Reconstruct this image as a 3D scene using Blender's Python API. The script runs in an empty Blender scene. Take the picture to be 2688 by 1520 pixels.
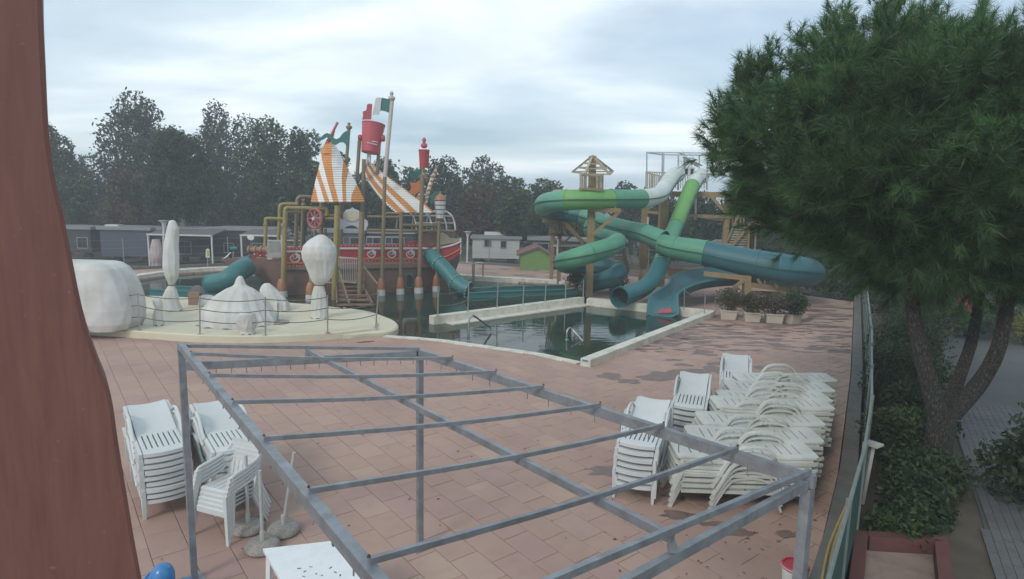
import bpy, math, random
import numpy as np
from mathutils import Vector, Matrix, noise as mnoise
from mathutils.geometry import tessellate_polygon
random.seed(7); np.random.seed(7)
scene = bpy.context.scene
C = scene.collection
rad = math.radians

# ------------------------------------------------------------------ camera
F, HOR, HC, ROLL = 1600.0, 530.0, 4.25, rad(1.2)     # focal length in photo pixels, horizon row, eye height
PITCH = math.atan((760 - HOR) / F)
cd = bpy.data.cameras.new('camera'); cam = bpy.data.objects.new('camera', cd); C.objects.link(cam)
cd.sensor_width = 36.0; cd.lens = 36.0 * F / 2688.0
cd.clip_start = 0.05; cd.clip_end = 2000
cam.matrix_world = (Matrix.Translation((0, 0, HC)) @ Matrix.Rotation(rad(90) - PITCH, 4, 'X') @ Matrix.Rotation(ROLL, 4, 'Z'))
scene.camera = cam

# ------------------------------------------------------------------ world, sun, exposure
SUN_EL, SUN_AZ = rad(38), rad(215)
world = bpy.data.worlds.new('World'); scene.world = world; world.use_nodes = True
wn = world.node_tree; wn.nodes.clear()
def N(t, **k):
    n = wn.nodes.new(t)
    for a, b in k.items(): setattr(n, a, b)
    return n
wl = wn.links.new
out = N('ShaderNodeOutputWorld'); bg = N('ShaderNodeBackground'); wl(bg.outputs[0], out.inputs[0])
sky = N('ShaderNodeTexSky', sky_type='NISHITA', sun_disc=False, sun_elevation=SUN_EL, sun_rotation=SUN_AZ)
bg.inputs[1].default_value = 0.1
tc = N('ShaderNodeTexCoord'); sep = N('ShaderNodeSeparateXYZ'); wl(tc.outputs['Generated'], sep.inputs[0])
mx = N('ShaderNodeMath', operation='MAXIMUM'); wl(sep.outputs[2], mx.inputs[0]); mx.inputs[1].default_value = 0.0
ad = N('ShaderNodeMath', operation='ADD'); wl(mx.outputs[0], ad.inputs[0]); ad.inputs[1].default_value = 0.22
dx = N('ShaderNodeMath', operation='DIVIDE'); wl(sep.outputs[0], dx.inputs[0]); wl(ad.outputs[0], dx.inputs[1])
dy = N('ShaderNodeMath', operation='DIVIDE'); wl(sep.outputs[1], dy.inputs[0]); wl(ad.outputs[0], dy.inputs[1])
cmb = N('ShaderNodeCombineXYZ'); wl(dx.outputs[0], cmb.inputs[0]); wl(dy.outputs[0], cmb.inputs[1])
mp = N('ShaderNodeMapping'); wl(cmb.outputs[0], mp.inputs[0]); mp.inputs['Rotation'].default_value = (0, 0, rad(-18)); mp.inputs['Scale'].default_value = (0.6, 1.0, 1)
n1 = N('ShaderNodeTexNoise'); wl(mp.outputs[0], n1.inputs['Vector']); n1.inputs['Scale'].default_value = 0.9; n1.inputs['Detail'].default_value = 5; n1.inputs['Roughness'].default_value = 0.5; n1.inputs['Distortion'].default_value = 0.3
r1 = N('ShaderNodeValToRGB'); wl(n1.outputs[0], r1.inputs[0])
# cloud cover and cloud brightness
r1.color_ramp.elements[0].position = 0.36; r1.color_ramp.elements[0].color = (0.5, 0.5, 0.5, 1)
r1.color_ramp.elements[1].position = 0.58; r1.color_ramp.elements[1].color = (1, 1, 1, 1)
mp2 = N('ShaderNodeMapping'); wl(cmb.outputs[0], mp2.inputs[0]); mp2.inputs['Rotation'].default_value = (0, 0, rad(12)); mp2.inputs['Scale'].default_value = (0.5, 0.85, 1); mp2.inputs['Location'].default_value = (3.1, 1.7, 0)
n2 = N('ShaderNodeTexNoise'); wl(mp2.outputs[0], n2.inputs['Vector']); n2.inputs['Scale'].default_value = 1.3; n2.inputs['Detail'].default_value = 6; n2.inputs['Roughness'].default_value = 0.5; n2.inputs['Distortion'].default_value = 0.35
r2 = N('ShaderNodeValToRGB'); wl(n2.outputs[0], r2.inputs[0])
r2.color_ramp.elements[0].position = 0.36; r2.color_ramp.elements[0].color = (3.9, 5.25, 6.2, 1)
r2.color_ramp.elements[1].position = 0.62; r2.color_ramp.elements[1].color = (9.9, 10.6, 11.0, 1)
e = r2.color_ramp.elements.new(0.5); e.color = (6.6, 7.8, 8.55, 1)
mixs = N('ShaderNodeMix', data_type='RGBA'); wl(r1.outputs[0], mixs.inputs[0]); wl(sky.outputs[0], mixs.inputs[6]); wl(r2.outputs[0], mixs.inputs[7])
wl(mixs.outputs[2], bg.inputs[0])
sd = bpy.data.lights.new('sun', 'SUN'); sun = bpy.data.objects.new('sun', sd); C.objects.link(sun)
sd.energy = 1.1; sd.angle = rad(14); sd.color = (1.0, 0.96, 0.9)
sun.rotation_euler = (rad(90) - SUN_EL, 0, rad(180) - SUN_AZ)
vs = scene.view_settings
vs.view_transform = 'Standard'; vs.look = 'None'; vs.gamma = 1; vs.exposure = 0.34; vs.use_curve_mapping = False
scene.cycles.max_bounces = 6; scene.cycles.diffuse_bounces = 3; scene.cycles.glossy_bounces = 3; scene.cycles.transparent_max_bounces = 6
scene.cycles.volume_bounces = 1
scene.cycles.use_denoising = True

# ------------------------------------------------------------------ pixel -> place
def ray(px, py):
    u = (px - 1344) / F; v = (760 - py) / F
    c, s = math.cos(ROLL), math.sin(ROLL)
    u, v = u * c - v * s, u * s + v * c
    cp, sp = math.cos(PITCH), math.sin(PITCH)
    return (u, cp + v * sp, -sp + v * cp)
def G(px, py, z=0.0):
    d = ray(px, py); t = (z - HC) / d[2]
    return Vector((d[0] * t, d[1] * t, z))
def D(px, py, Y):
    d = ray(px, py); t = Y / d[1]
    return Vector((d[0] * t, Y, HC + d[2] * t))
def GG(pts, z=0.0): return [G(x, y, z) for x, y in pts]
def Z(ox, oy, s):                         # read-off from an enlarged crop back to photo pixels
    return lambda x, y: (ox + x * s, oy + y * s)

# ------------------------------------------------------------------ materials
MAT = {}
def mat(name, col, rough=0.6, var=0.12, scale=6.0, bump=0.0, bscale=40.0, metal=0.0, spec=0.5, rnd=0.0, dirt=None, dirt_amt=0.0, dscale=2.0, coat=0.0, sub=None):
    m = bpy.data.materials.new(name); m.use_nodes = True; MAT[name] = m
    t = m.node_tree; b = t.nodes['Principled BSDF']; L = t.links.new
    b.inputs['Roughness'].default_value = rough; b.inputs['Metallic'].default_value = metal
    b.inputs['Specular IOR Level'].default_value = spec; b.inputs['Coat Weight'].default_value = coat
    co = t.nodes.new('ShaderNodeTexCoord')
    nz = t.nodes.new('ShaderNodeTexNoise'); L(co.outputs['Object'], nz.inputs['Vector'])
    nz.inputs['Scale'].default_value = scale; nz.inputs['Detail'].default_value = 5; nz.inputs['Roughness'].default_value = 0.6
    rp = t.nodes.new('ShaderNodeValToRGB'); L(nz.outputs[0], rp.inputs[0])
    rp.color_ramp.elements[0].position = 0.3; rp.color_ramp.elements[1].position = 0.7
    rp.color_ramp.elements[0].color = [c * (1 - var) for c in col] + [1]
    rp.color_ramp.elements[1].color = [min(1, c * (1 + var)) for c in col] + [1]
    cur = rp.outputs[0]
    if dirt is not None:
        n3 = t.nodes.new('ShaderNodeTexNoise'); L(co.outputs['Object'], n3.inputs['Vector'])
        n3.inputs['Scale'].default_value = dscale; n3.inputs['Detail'].default_value = 8; n3.inputs['Roughness'].default_value = 0.7
        r3 = t.nodes.new('ShaderNodeValToRGB'); L(n3.outputs[0], r3.inputs[0])
        r3.color_ramp.elements[0].position = 0.47; r3.color_ramp.elements[1].position = 0.72
        r3.color_ramp.elements[0].color = (0, 0, 0, 1); r3.color_ramp.elements[1].color = (dirt_amt,) * 3 + (1,)
        mm = t.nodes.new('ShaderNodeMix'); mm.data_type = 'RGBA'
        L(r3.outputs[0], mm.inputs[0]); L(cur, mm.inputs[6]); mm.inputs[7].default_value = list(dirt) + [1]
        cur = mm.outputs[2]
    if rnd:
        oi = t.nodes.new('ShaderNodeObjectInfo'); hs = t.nodes.new('ShaderNodeHueSaturation')
        mr = t.nodes.new('ShaderNodeMapRange'); L(oi.outputs['Random'], mr.inputs[0])
        mr.inputs[3].default_value = 1 - rnd; mr.inputs[4].default_value = 1 + rnd
        L(mr.outputs[0], hs.inputs['Value']); L(cur, hs.inputs['Color']); cur = hs.outputs[0]
    L(cur, b.inputs['Base Color'])
    if bump:
        n4 = t.nodes.new('ShaderNodeTexNoise'); L(co.outputs['Object'], n4.inputs['Vector']); n4.inputs['Scale'].default_value = bscale; n4.inputs['Detail'].default_value = 4
        bp = t.nodes.new('ShaderNodeBump'); bp.inputs['Strength'].default_value = bump; bp.inputs['Distance'].default_value = 0.02
        L(n4.outputs[0], bp.inputs['Height']); L(bp.outputs[0], b.inputs['Normal'])
    return m

# ------------------------------------------------------------------ mesh building
class MB:
    def __init__(s): s.v = []; s.f = []; s.m = []
    def add(s, vs, fs, mi=0):
        o = len(s.v); s.v += [tuple(p) for p in vs]
        for f in fs: s.f.append(tuple(o + i for i in f)); s.m.append(mi)
        return s
    def hexa(s, p, mi=0):     # 8 corners: bottom 0-3 ccw, top 4-7
        return s.add(p, [(3, 2, 1, 0), (4, 5, 6, 7), (0, 1, 5, 4), (1, 2, 6, 5), (2, 3, 7, 6), (3, 0, 4, 7)], mi)
    def box(s, c, size, rz=0.0, mi=0, M=None):
        x, y, z = [q / 2 for q in size]
        p = [Vector(q) for q in ((-x, -y, -z), (x, -y, -z), (x, y, -z), (-x, y, -z), (-x, -y, z), (x, -y, z), (x, y, z), (-x, y, z))]
        R = M if M is not None else Matrix.Rotation(rz, 3, 'Z')
        return s.hexa([R @ q + Vector(c) for q in p], mi)
    def beam(s, a, b, w, h, up=(0, 0, 1), mi=0):
        a, b = Vector(a), Vector(b); d = (b - a).normalized(); up = Vector(up)
        sd_ = d.cross(up)
        if sd_.length < 1e-4: sd_ = d.cross(Vector((1, 0, 0)))
        sd_.normalize(); u = sd_.cross(d).normalized()
        q = lambda p, i, j: p + sd_ * (i * w / 2) + u * (j * h / 2)
        return s.hexa([q(a, 1, -1), q(b, 1, -1), q(b, -1, -1), q(a, -1, -1), q(a, 1, 1), q(b, 1, 1), q(b, -1, 1), q(a, -1, 1)], mi)
    def tube(s, pts, r, n=8, caps=True, mi=0, arc=None, th=0.0, mis=None):
        pts = [Vector(p) for p in pts]; k = len(pts)
        rs = r if isinstance(r, (list, tuple)) else [r] * k
        T = []
        for i in range(k):
            t = pts[min(i + 1, k - 1)] - pts[max(i - 1, 0)]
            T.append(t.normalized() if t.length > 1e-9 else Vector((0, 0, 1)))
        ref = Vector((0, 0, 1)) if abs(T[0].z) < 0.9 else Vector((1, 0, 0))
        o = len(s.v); full = arc is None
        a0, a1 = arc if arc else (0, 2 * math.pi)
        m = n if full else n + 1
        for i in range(k):
            if abs(T[i].z) < 0.9 or arc: ref2 = Vector((0, 0, 1)) if arc or abs(T[0].z) < 0.9 else ref
            else: ref2 = ref
            x = T[i].cross(ref2)
            if x.length < 1e-3: x = T[i].cross(Vector((0, 1, 0)))
            x.normalize()
            if i and not arc and x.dot(px_) < 0 : x = -x
            px_ = x
            y = x.cross(T[i]).normalized()
            if y.z < 0 and not arc and abs(T[i].z) < 0.9: pass
            for j in range(m):
                a = a0 + (a1 - a0) * j / n
                s.v.append(tuple(pts[i] + (x * math.cos(a) + y * math.sin(a)) * rs[i]))
        for i in range(k - 1):
            mm = mis[i] if mis else mi
            for j in range(n):
                j2 = (j + 1) % n if full else j + 1
                s.f.append((o + i * m + j, o + i * m + j2, o + (i + 1) * m + j2, o + (i + 1) * m + j)); s.m.append(mm)
        if full and caps:
            s.f.append(tuple(o + j for j in range(n))[::-1]); s.m.append(mis[0] if mis else mi)
            s.f.append(tuple(o + (k - 1) * m + j for j in range(n))); s.m.append(mis[-1] if mis else mi)
        return s
    def lathe(s, prof, c=(0, 0, 0), n=16, mi=0, M=None, sx=1.0, sy=1.0):
        c = Vector(c); o = len(s.v); k = len(prof)
        for r, z in prof:
            for j in range(n):
                a = 2 * math.pi * j / n; p = Vector((r * sx * math.cos(a), r * sy * math.sin(a), z))
                s.v.append(tuple((M @ p if M is not None else p) + c))
        for i in range(k - 1):
            for j in range(n):
                s.f.append((o + i * n + j, o + i * n + (j + 1) % n, o + (i + 1) * n + (j + 1) % n, o + (i + 1) * n + j)); s.m.append(mi)
        s.f.append(tuple(o + j for j in range(n))[::-1]); s.m.append(mi)
        s.f.append(tuple(o + (k - 1) * n + j for j in range(n))); s.m.append(mi)
        return s
    def prism(s, poly, z0, z1, mi=0, holes=(), mi_side=None):
        loops = [[Vector((p[0], p[1], 0)) for p in poly]] + [[Vector((p[0], p[1], 0)) for p in h] for h in holes]
        tris = tessellate_polygon(loops); flat = [p for l in loops for p in l]; n = len(flat); o = len(s.v)
        s.v += [(p.x, p.y, z1) for p in flat] + [(p.x, p.y, z0) for p in flat]
        for t in tris:
            a, b, c = [flat[i] for i in t]
            if (b - a).cross(c - a).z < 0: t = t[::-1]
            s.f.append(tuple(o + i for i in t)); s.m.append(mi)
            s.f.append(tuple(o + n + i for i in t[::-1])); s.m.append(mi)
        k = 0
        for l in loops:
            m = len(l); area = sum(l[i].x * l[(i + 1) % m].y - l[(i + 1) % m].x * l[i].y for i in range(m))
            for i in range(m):
                a, b = o + k + i, o + k + (i + 1) % m
                out_ = (area > 0) == (l is loops[0])
                s.f.append((a + n, b + n, b, a) if out_ else (a, b, b + n, a + n)); s.m.append(mi if mi_side is None else mi_side)
            k += m
        return s
    def plate(s, pts, nrm, th, mi=0):       # flat outline (3-D points) given a thickness
        nrm = Vector(nrm).normalized(); pts = [Vector(p) for p in pts]; n = len(pts); o = len(s.v)
        ux = (pts[1] - pts[0]).normalized(); uy = nrm.cross(ux)
        fl = [Vector((p.dot(ux), p.dot(uy), 0)) for p in pts]
        tris = tessellate_polygon([fl])
        s.v += [tuple(p + nrm * th / 2) for p in pts] + [tuple(p - nrm * th / 2) for p in pts]
        for t in tris:
            a, b, c = [fl[i] for i in t]
            if (b - a).cross(c - a).z < 0: t = t[::-1]
            s.f.append(tuple(o + i for i in t)); s.m.append(mi); s.f.append(tuple(o + n + i for i in t[::-1])); s.m.append(mi)
        ar = sum(fl[i].x * fl[(i + 1) % n].y - fl[(i + 1) % n].x * fl[i].y for i in range(n))
        for i in range(n):
            a, b = o + i, o + (i + 1) % n
            s.f.append((a + n, b + n, b, a) if ar > 0 else (a, b, b + n, a + n)); s.m.append(mi)
        return s
    def mesh(s, name, mats, off=(0, 0, 0), smooth=True):
        me = bpy.data.meshes.new(name); ox, oy, oz = off
        me.from_pydata([(x - ox, y - oy, z - oz) for x, y, z in s.v], [], s.f)
        for m in (mats if isinstance(mats, (list, tuple)) else [mats]): me.materials.append(MAT[m] if isinstance(m, str) else m)
        if any(s.m): me.polygons.foreach_set('material_index', s.m)
        if smooth:
            me.polygons.foreach_set('use_smooth', [True] * len(me.polygons)); me.set_sharp_from_angle(angle=rad(38))
        me.update(); return me
    def build(s, name, mats, parent=None, off=None, smooth=True, **tags):
        w = wloc(parent) if parent is not None else Vector((0, 0, 0))
        own = Vector(off) if off is not None else Vector((0, 0, 0))
        me = s.mesh(name, mats, w + own if parent is not None else own, smooth)
        o = bpy.data.objects.new(name, me); C.objects.link(o); o.location = own
        if parent is not None: o.parent = parent
        return tag(o, **tags)
def wloc(o):
    p = Vector((0, 0, 0))
    while o is not None: p += Vector(o.location); o = o.parent
    return p
def tag(o, label=None, cat=None, group=None, kind=None):
    if label: o['label'] = label
    if cat: o['category'] = cat
    if group: o['group'] = group
    if kind: o['kind'] = kind
    return o
def thing(name, loc, label, cat, group=None):
    o = bpy.data.objects.new(name, None); C.objects.link(o); o.location = loc; o.empty_display_size = 0.2
    return tag(o, label, cat, group)
def link_mesh(name, me, parent=None, loc=(0, 0, 0), rz=0.0):
    o = bpy.data.objects.new(name, me); C.objects.link(o); o.location = loc; o.rotation_euler = (0, 0, rz)
    if parent is not None: o.parent = parent
    return o
def copy_tree(o, parent=None):
    c = o.copy(); C.objects.link(c); c.parent = parent
    for ch in list(o.children): copy_tree(ch, c)
    return c
def lerp(a, b, t): return a + (b - a) * t
def poly_at(tab, t):                       # piecewise linear table [(t, v), ...]
    if t <= tab[0][0]: return tab[0][1]
    for (a, u), (b, w) in zip(tab, tab[1:]):
        if t <= b: return u + (w - u) * (t - a) / (b - a) if b > a else w
    return tab[-1][1]
def spline(pts, n):                        # Catmull-Rom through points, n samples per span
    P = [Vector(p) for p in pts]; P = [P[0] * 2 - P[1]] + P + [P[-1] * 2 - P[-2]]; o = []
    for i in range(1, len(P) - 2):
        for k in range(n):
            t = k / n; a, b, c, d = P[i - 1:i + 3]
            o.append(0.5 * (2 * b + (c - a) * t + (2 * a - 5 * b + 4 * c - d) * t * t + (3 * b - a - 3 * c + d) * t ** 3))
    return o + [P[-2]]
def inside(p, poly):
    x, y = p[0], p[1]; r = False; n = len(poly); j = n - 1
    for i in range(n):
        xi, yi, xj, yj = poly[i][0], poly[i][1], poly[j][0], poly[j][1]
        if (yi > y) != (yj > y) and x < (xj - xi) * (y - yi) / (yj - yi) + xi: r = not r
        j = i
    return r
def numpy_mesh(name, V, Fc, mats, mi=None, smooth=False):
    me = bpy.data.meshes.new(name); n, k = Fc.shape
    me.vertices.add(len(V)); me.vertices.foreach_set('co', np.asarray(V, np.float32).ravel())
    me.loops.add(n * k); me.loops.foreach_set('vertex_index', Fc.astype(np.int32).ravel())
    me.polygons.add(n); me.polygons.foreach_set('loop_start', np.arange(0, n * k, k, dtype=np.int32))
    me.polygons.foreach_set('loop_total', np.full(n, k, np.int32))
    for m in mats: me.materials.append(MAT[m])
    if mi is not None: me.polygons.foreach_set('material_index', np.asarray(mi, np.int32))
    me.update(calc_edges=True); me.validate(); return me
# ================================================================== materials of the setting
mat('soil', (0.09, 0.075, 0.055), 0.95, 0.3, 1.5, bump=0.5, bscale=9)
mat('grout', (0.13, 0.085, 0.07), 0.9, 0.2, 8)
mat('cream', (0.60, 0.55, 0.41), 0.55, 0.05, 1.2, bump=0.05, bscale=60, dirt=(0.36, 0.33, 0.25), dirt_amt=0.35, dscale=0.9)
mat('coping', (0.62, 0.59, 0.50), 0.6, 0.1, 3, bump=0.15, bscale=30, dirt=(0.25, 0.22, 0.16), dirt_amt=0.6, dscale=2.2)
mat('concrete', (0.14, 0.135, 0.125), 0.85, 0.18, 5, bump=0.3, bscale=40, dirt=(0.07, 0.075, 0.05), dirt_amt=0.6, dscale=1.6)
mat('galv', (0.27, 0.29, 0.315), 0.5, 0.2, 9, metal=0.5, bump=0.06, bscale=60, dirt=(0.16, 0.14, 0.12), dirt_amt=0.55, dscale=6)
mat('steel', (0.45, 0.46, 0.46), 0.3, 0.08, 12, metal=0.85)
mat('rope', (0.13, 0.115, 0.095), 0.9, 0.2, 40)
mat('plastic_white', (0.56, 0.58, 0.575), 0.5, 0.05, 3, rnd=0.05, dirt=(0.42, 0.41, 0.34), dirt_amt=0.4, dscale=3.0)
mat('plastic_old', (0.52, 0.53, 0.49), 0.55, 0.07, 3, rnd=0.07, dirt=(0.31, 0.30, 0.23), dirt_amt=0.55, dscale=3.4)
mat('dark_hole', (0.02, 0.02, 0.02), 0.9, 0.1, 4)
mat('wet', (0.185, 0.125, 0.105), 0.45, 0.2, 5)

def tile_material(name, brick):
    m = bpy.data.materials.new(name); m.use_nodes = True; MAT[name] = m
    t = m.node_tree; b = t.nodes['Principled BSDF']; L = t.links.new
    geo = t.nodes.new('ShaderNodeNewGeometry'); oi = t.nodes.new('ShaderNodeObjectInfo')
    rp = t.nodes.new('ShaderNodeValToRGB'); rp.color_ramp.interpolation = 'LINEAR'
    rp.color_ramp.elements[0].color = (0.375, 0.245, 0.20, 1); rp.color_ramp.elements[1].color = (0.42, 0.295, 0.23, 1)
    e_ = rp.color_ramp.elements.new(0.35); e_.color = (0.405, 0.27, 0.21, 1)
    e_ = rp.color_ramp.elements.new(0.7); e_.color = (0.38, 0.245, 0.21, 1)
    if brick:
        mp_ = t.nodes.new('ShaderNodeMapping'); L(geo.outputs['Position'], mp_.inputs[0])
        mp_.inputs['Rotation'].default_value = (0, 0, -TILE_A)
        mp_.vector_type = 'POINT'
        br = t.nodes.new('ShaderNodeTexBrick'); L(mp_.outputs[0], br.inputs['Vector'])
        br.inputs['Scale'].default_value = 1; br.inputs['Brick Width'].default_value = 0.6; br.inputs['Row Height'].default_value = 0.4
        br.inputs['Mortar Size'].default_value = 0.008; br.offset = 0.5
        br.inputs['Color1'].default_value = (0.37, 0.24, 0.19, 1); br.inputs['Color2'].default_value = (0.42, 0.29, 0.23, 1); br.inputs['Mortar'].default_value = (0.20, 0.125, 0.10, 1)
        cur = br.outputs[0]
    else:
        L((geo.outputs['Random Per Island'] if name == 'tile_far' else oi.outputs['Random']), rp.inputs[0]); cur = rp.outputs[0]
    for sc, lo, hi, amt, colr in ((0.45, 0.45, 0.75, 0.5, (0.22, 0.135, 0.115, 1)), (5.0, 0.5, 0.8, 0.28, (0.25, 0.16, 0.135, 1)), (38.0, 0.55, 0.8, 0.25, (0.45, 0.33, 0.26, 1))):
        n_ = t.nodes.new('ShaderNodeTexNoise'); L(geo.outputs['Position'], n_.inputs['Vector']); n_.inputs['Scale'].default_value = sc; n_.inputs['Detail'].default_value = 6
        mr_ = t.nodes.new('ShaderNodeMapRange'); L(n_.outputs[0], mr_.inputs[0]); mr_.inputs[1].default_value = lo; mr_.inputs[2].default_value = hi; mr_.inputs[3].default_value = 0; mr_.inputs[4].default_value = amt
        mm = t.nodes.new('ShaderNodeMix'); mm.data_type = 'RGBA'; L(mr_.outputs[0], mm.inputs[0]); L(cur, mm.inputs[6]); mm.inputs[7].default_value = colr; cur = mm.outputs[2]
    L(cur, b.inputs['Base Color']); b.inputs['Roughness'].default_value = 0.72; b.inputs['Specular IOR Level'].default_value = 0.35
    n_ = t.nodes.new('ShaderNodeTexNoise'); L(geo.outputs['Position'], n_.inputs['Vector']); n_.inputs['Scale'].default_value = 25
    bp_ = t.nodes.new('ShaderNodeBump'); bp_.inputs['Strength'].default_value = 0.12; bp_.inputs['Distance'].default_value = 0.01; L(n_.outputs[0], bp_.inputs['Height']); L(bp_.outputs[0], b.inputs['Normal'])
TILE_A = rad(-52)
tile_material('tile', False); tile_material('tile_far', False); tile_material('tile_slab', True)

# water: murky green, mirror-like at this low angle, small ripples
m = bpy.data.materials.new('water'); m.use_nodes = True; MAT['water'] = m
t = m.node_tree; b = t.nodes['Principled BSDF']; L = t.links.new
geo = t.nodes.new('ShaderNodeNewGeometry')
nz = t.nodes.new('ShaderNodeTexNoise'); L(geo.outputs['Position'], nz.inputs['Vector']); nz.inputs['Scale'].default_value = 0.22; nz.inputs['Detail'].default_value = 3
rp = t.nodes.new('ShaderNodeValToRGB'); L(nz.outputs[0], rp.inputs[0])
rp.color_ramp.elements[0].position = 0.4; rp.color_ramp.elements[0].color = (0.028, 0.036, 0.024, 1)
rp.color_ramp.elements[1].position = 0.62; rp.color_ramp.elements[1].color = (0.018, 0.052, 0.038, 1)
L(rp.outputs[0], b.inputs['Base Color']); b.inputs['Roughness'].default_value = 0.03; b.inputs['IOR'].default_value = 1.33; b.inputs['Specular IOR Level'].default_value = 0.36
n_ = t.nodes.new('ShaderNodeTexNoise'); mpw = t.nodes.new('ShaderNodeMapping'); L(geo.outputs['Position'], mpw.inputs[0]); mpw.inputs['Scale'].default_value = (0.7, 1.6, 1)
L(mpw.outputs[0], n_.inputs['Vector']); n_.inputs['Scale'].default_value = 2.2; n_.inputs['Detail'].default_value = 3
bp_ = t.nodes.new('ShaderNodeBump'); bp_.inputs['Strength'].default_value = 0.10; bp_.inputs['Distance'].default_value = 0.05
L(n_.outputs[0], bp_.inputs['Height']); L(bp_.outputs[0], b.inputs['Normal'])

# ================================================================== ground, deck, pools
WZ = -0.10
o_ = MB().add([(-400, -60, -0.55), (400, -60, -0.55), (400, 700, -0.55), (-400, 700, -0.55)], [(0, 1, 2, 3)]).build('ground', 'soil', kind='structure')
tag(o_, 'dark bare soil under and beyond the pool deck')

POOL = [(1008, 882), (1150, 893), (1300, 914), (1420, 931), (1524, 955), (1700, 893), (1893, 827), (1700, 806), (1560, 786), (1548, 768), (1500, 748), (1360, 739), (1224, 731), (1040, 716), (820, 706), (604, 709), (470, 717), (340, 737), (210, 775), (200, 850), (238, 868), (522, 893), (863, 889)]
pool_w = GG(POOL, 0.0)
KERB = [(2096, 1600), (2160, 1407), (2200, 1240), (2232, 990), (2241, 792)]
outer = GG(KERB) + GG([(2117, 775), (1900, 741), (1445, 706), (1208, 690), (900, 688), (600, 697), (327, 709), (60, 720)]) + [Vector((-34, 20, 0)), Vector((-16, 1.5, 0)), Vector((0, -3, 0)), Vector((2.0, -3, 0))]
deck = MB().prism(outer, -0.55, -0.009, holes=[pool_w]).build('deck', ['tile_slab'], kind='structure', smooth=False)
tag(deck, 'terracotta paved pool deck laid in running bond')

TL, TW, GAP = 0.6, 0.4, 0.008
ux = Vector((math.cos(TILE_A), math.sin(TILE_A), 0)); uy = Vector((-ux.y, ux.x, 0))
def tile_mesh_pts():
    a, b_, c = (TL - GAP) / 2, (TW - GAP) / 2, 0.004
    bot = [(-a, -b_, -0.008), (a, -b_, -0.008), (a, b_, -0.008), (-a, b_, -0.008)]
    mid = [(-a, -b_, -0.003), (a, -b_, -0.003), (a, b_, -0.003), (-a, b_, -0.003)]
    top = [(-a + c, -b_ + c, 0), (a - c, -b_ + c, 0), (a - c, b_ - c, 0), (-a + c, b_ - c, 0)]
    fs = [(8, 9, 10, 11)]
    for k in range(4):
        fs.append((k, (k + 1) % 4, 4 + (k + 1) % 4, 4 + k)); fs.append((4 + k, 4 + (k + 1) % 4, 8 + (k + 1) % 4, 8 + k))
    return bot + mid + top, fs
tv, tf = tile_mesh_pts()
tm = bpy.data.meshes.new('tile'); tm.from_pydata(tv, [], tf); tm.materials.append(MAT['tile'])
PLAT_OUT = GG([(200, 860), (238, 873), (360, 887), (522, 900), (700, 899), (863, 893), (1000, 880), (1046, 866), (1046, 850), (1000, 820), (700, 780), (200, 780)])
cands = []
for j in range(-60, 70):
    for i in range(-60, 70):
        c0 = ux * (TL * (i + (0.5 if j % 2 else 0.0)) + TL / 2) + uy * (TW * j + TW / 2)
        if c0.y < 1.2 or c0.y > 21.5 or abs(c0.x) > 0.9 * c0.y + 1.5: continue
        cr = [c0 + ux * a * TL / 2 + uy * b2 * TW / 2 for a in (-1, 1) for b2 in (-1, 1)]
        if not all(inside(p, outer) and not inside(p, pool_w) for p in cr): continue
        if inside(c0, PLAT_OUT): continue
        d = c0.length; vx = 1344 + c0.x / max(c0.y, .1) * 1560; vy = 530 + 4.25 / max(c0.y, .1) * 1600
        cands.append((0 if (60 < vx < 2300 and vy < 1560) else 1, d, c0))
cands.sort(key=lambda q: (q[0], q[1]))
rest = MB()
for k, (_, d, c0) in enumerate(cands):
    dz = random.uniform(-0.0012, 0.0012); ra = random.gauss(0, 0.0025); jx, jy = random.gauss(0, 0.0012), random.gauss(0, 0.0012)
    if k < 300:
        link_mesh('tile', tm, deck, (c0.x + jx, c0.y + jy, dz), TILE_A + ra)
    else:
        rest.add([(c0.x + p[0] * ux.x + p[1] * uy.x, c0.y + p[0] * ux.y + p[1] * uy.y, p[2] + dz) for p in tv], tf)
rest.build('tile_field', 'tile_far', deck, kind='stuff', smooth=False)

wp = [G(x, y, WZ) for x, y in POOL]
water = MB().prism([(p.x * 1.0, p.y * 1.0) for p in pool_w], -0.5, WZ).build('water', 'water', kind='structure', smooth=False)
tag(water, 'still murky green pool water reflecting the slides')

def wall_strip(px_top_a, px_top_b, z, w, side, z0=-0.5):
    """low wall whose visible top edge runs between two photo points; body lies on `side` (+1 = to the far/left side)"""
    a, b_ = G(*px_top_a, z), G(*px_top_b, z); d = (b_ - a).normalized(); n_ = Vector((-d.y, d.x, 0)) * (w * side)
    pts = [a, b_, b_ + n_, a + n_]
    if side < 0: pts = pts[::-1]
    m_ = MB(); c = 0.015
    base = [Vector((p.x, p.y, z0)) for p in pts]; cen = sum(pts, Vector()) / 4
    shoulder = [Vector((p.x, p.y, z - c)) for p in pts]
    top = [p + (cen - p).normalized() * c for p in pts]
    m_.add(base + shoulder + top, [(8, 9, 10, 11)] + [(k, (k + 1) % 4, 4 + (k + 1) % 4, 4 + k) for k in range(4)] + [(4 + k, 4 + (k + 1) % 4, 8 + (k + 1) % 4, 8 + k) for k in range(4)])
    return m_, a, b_, n_
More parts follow.
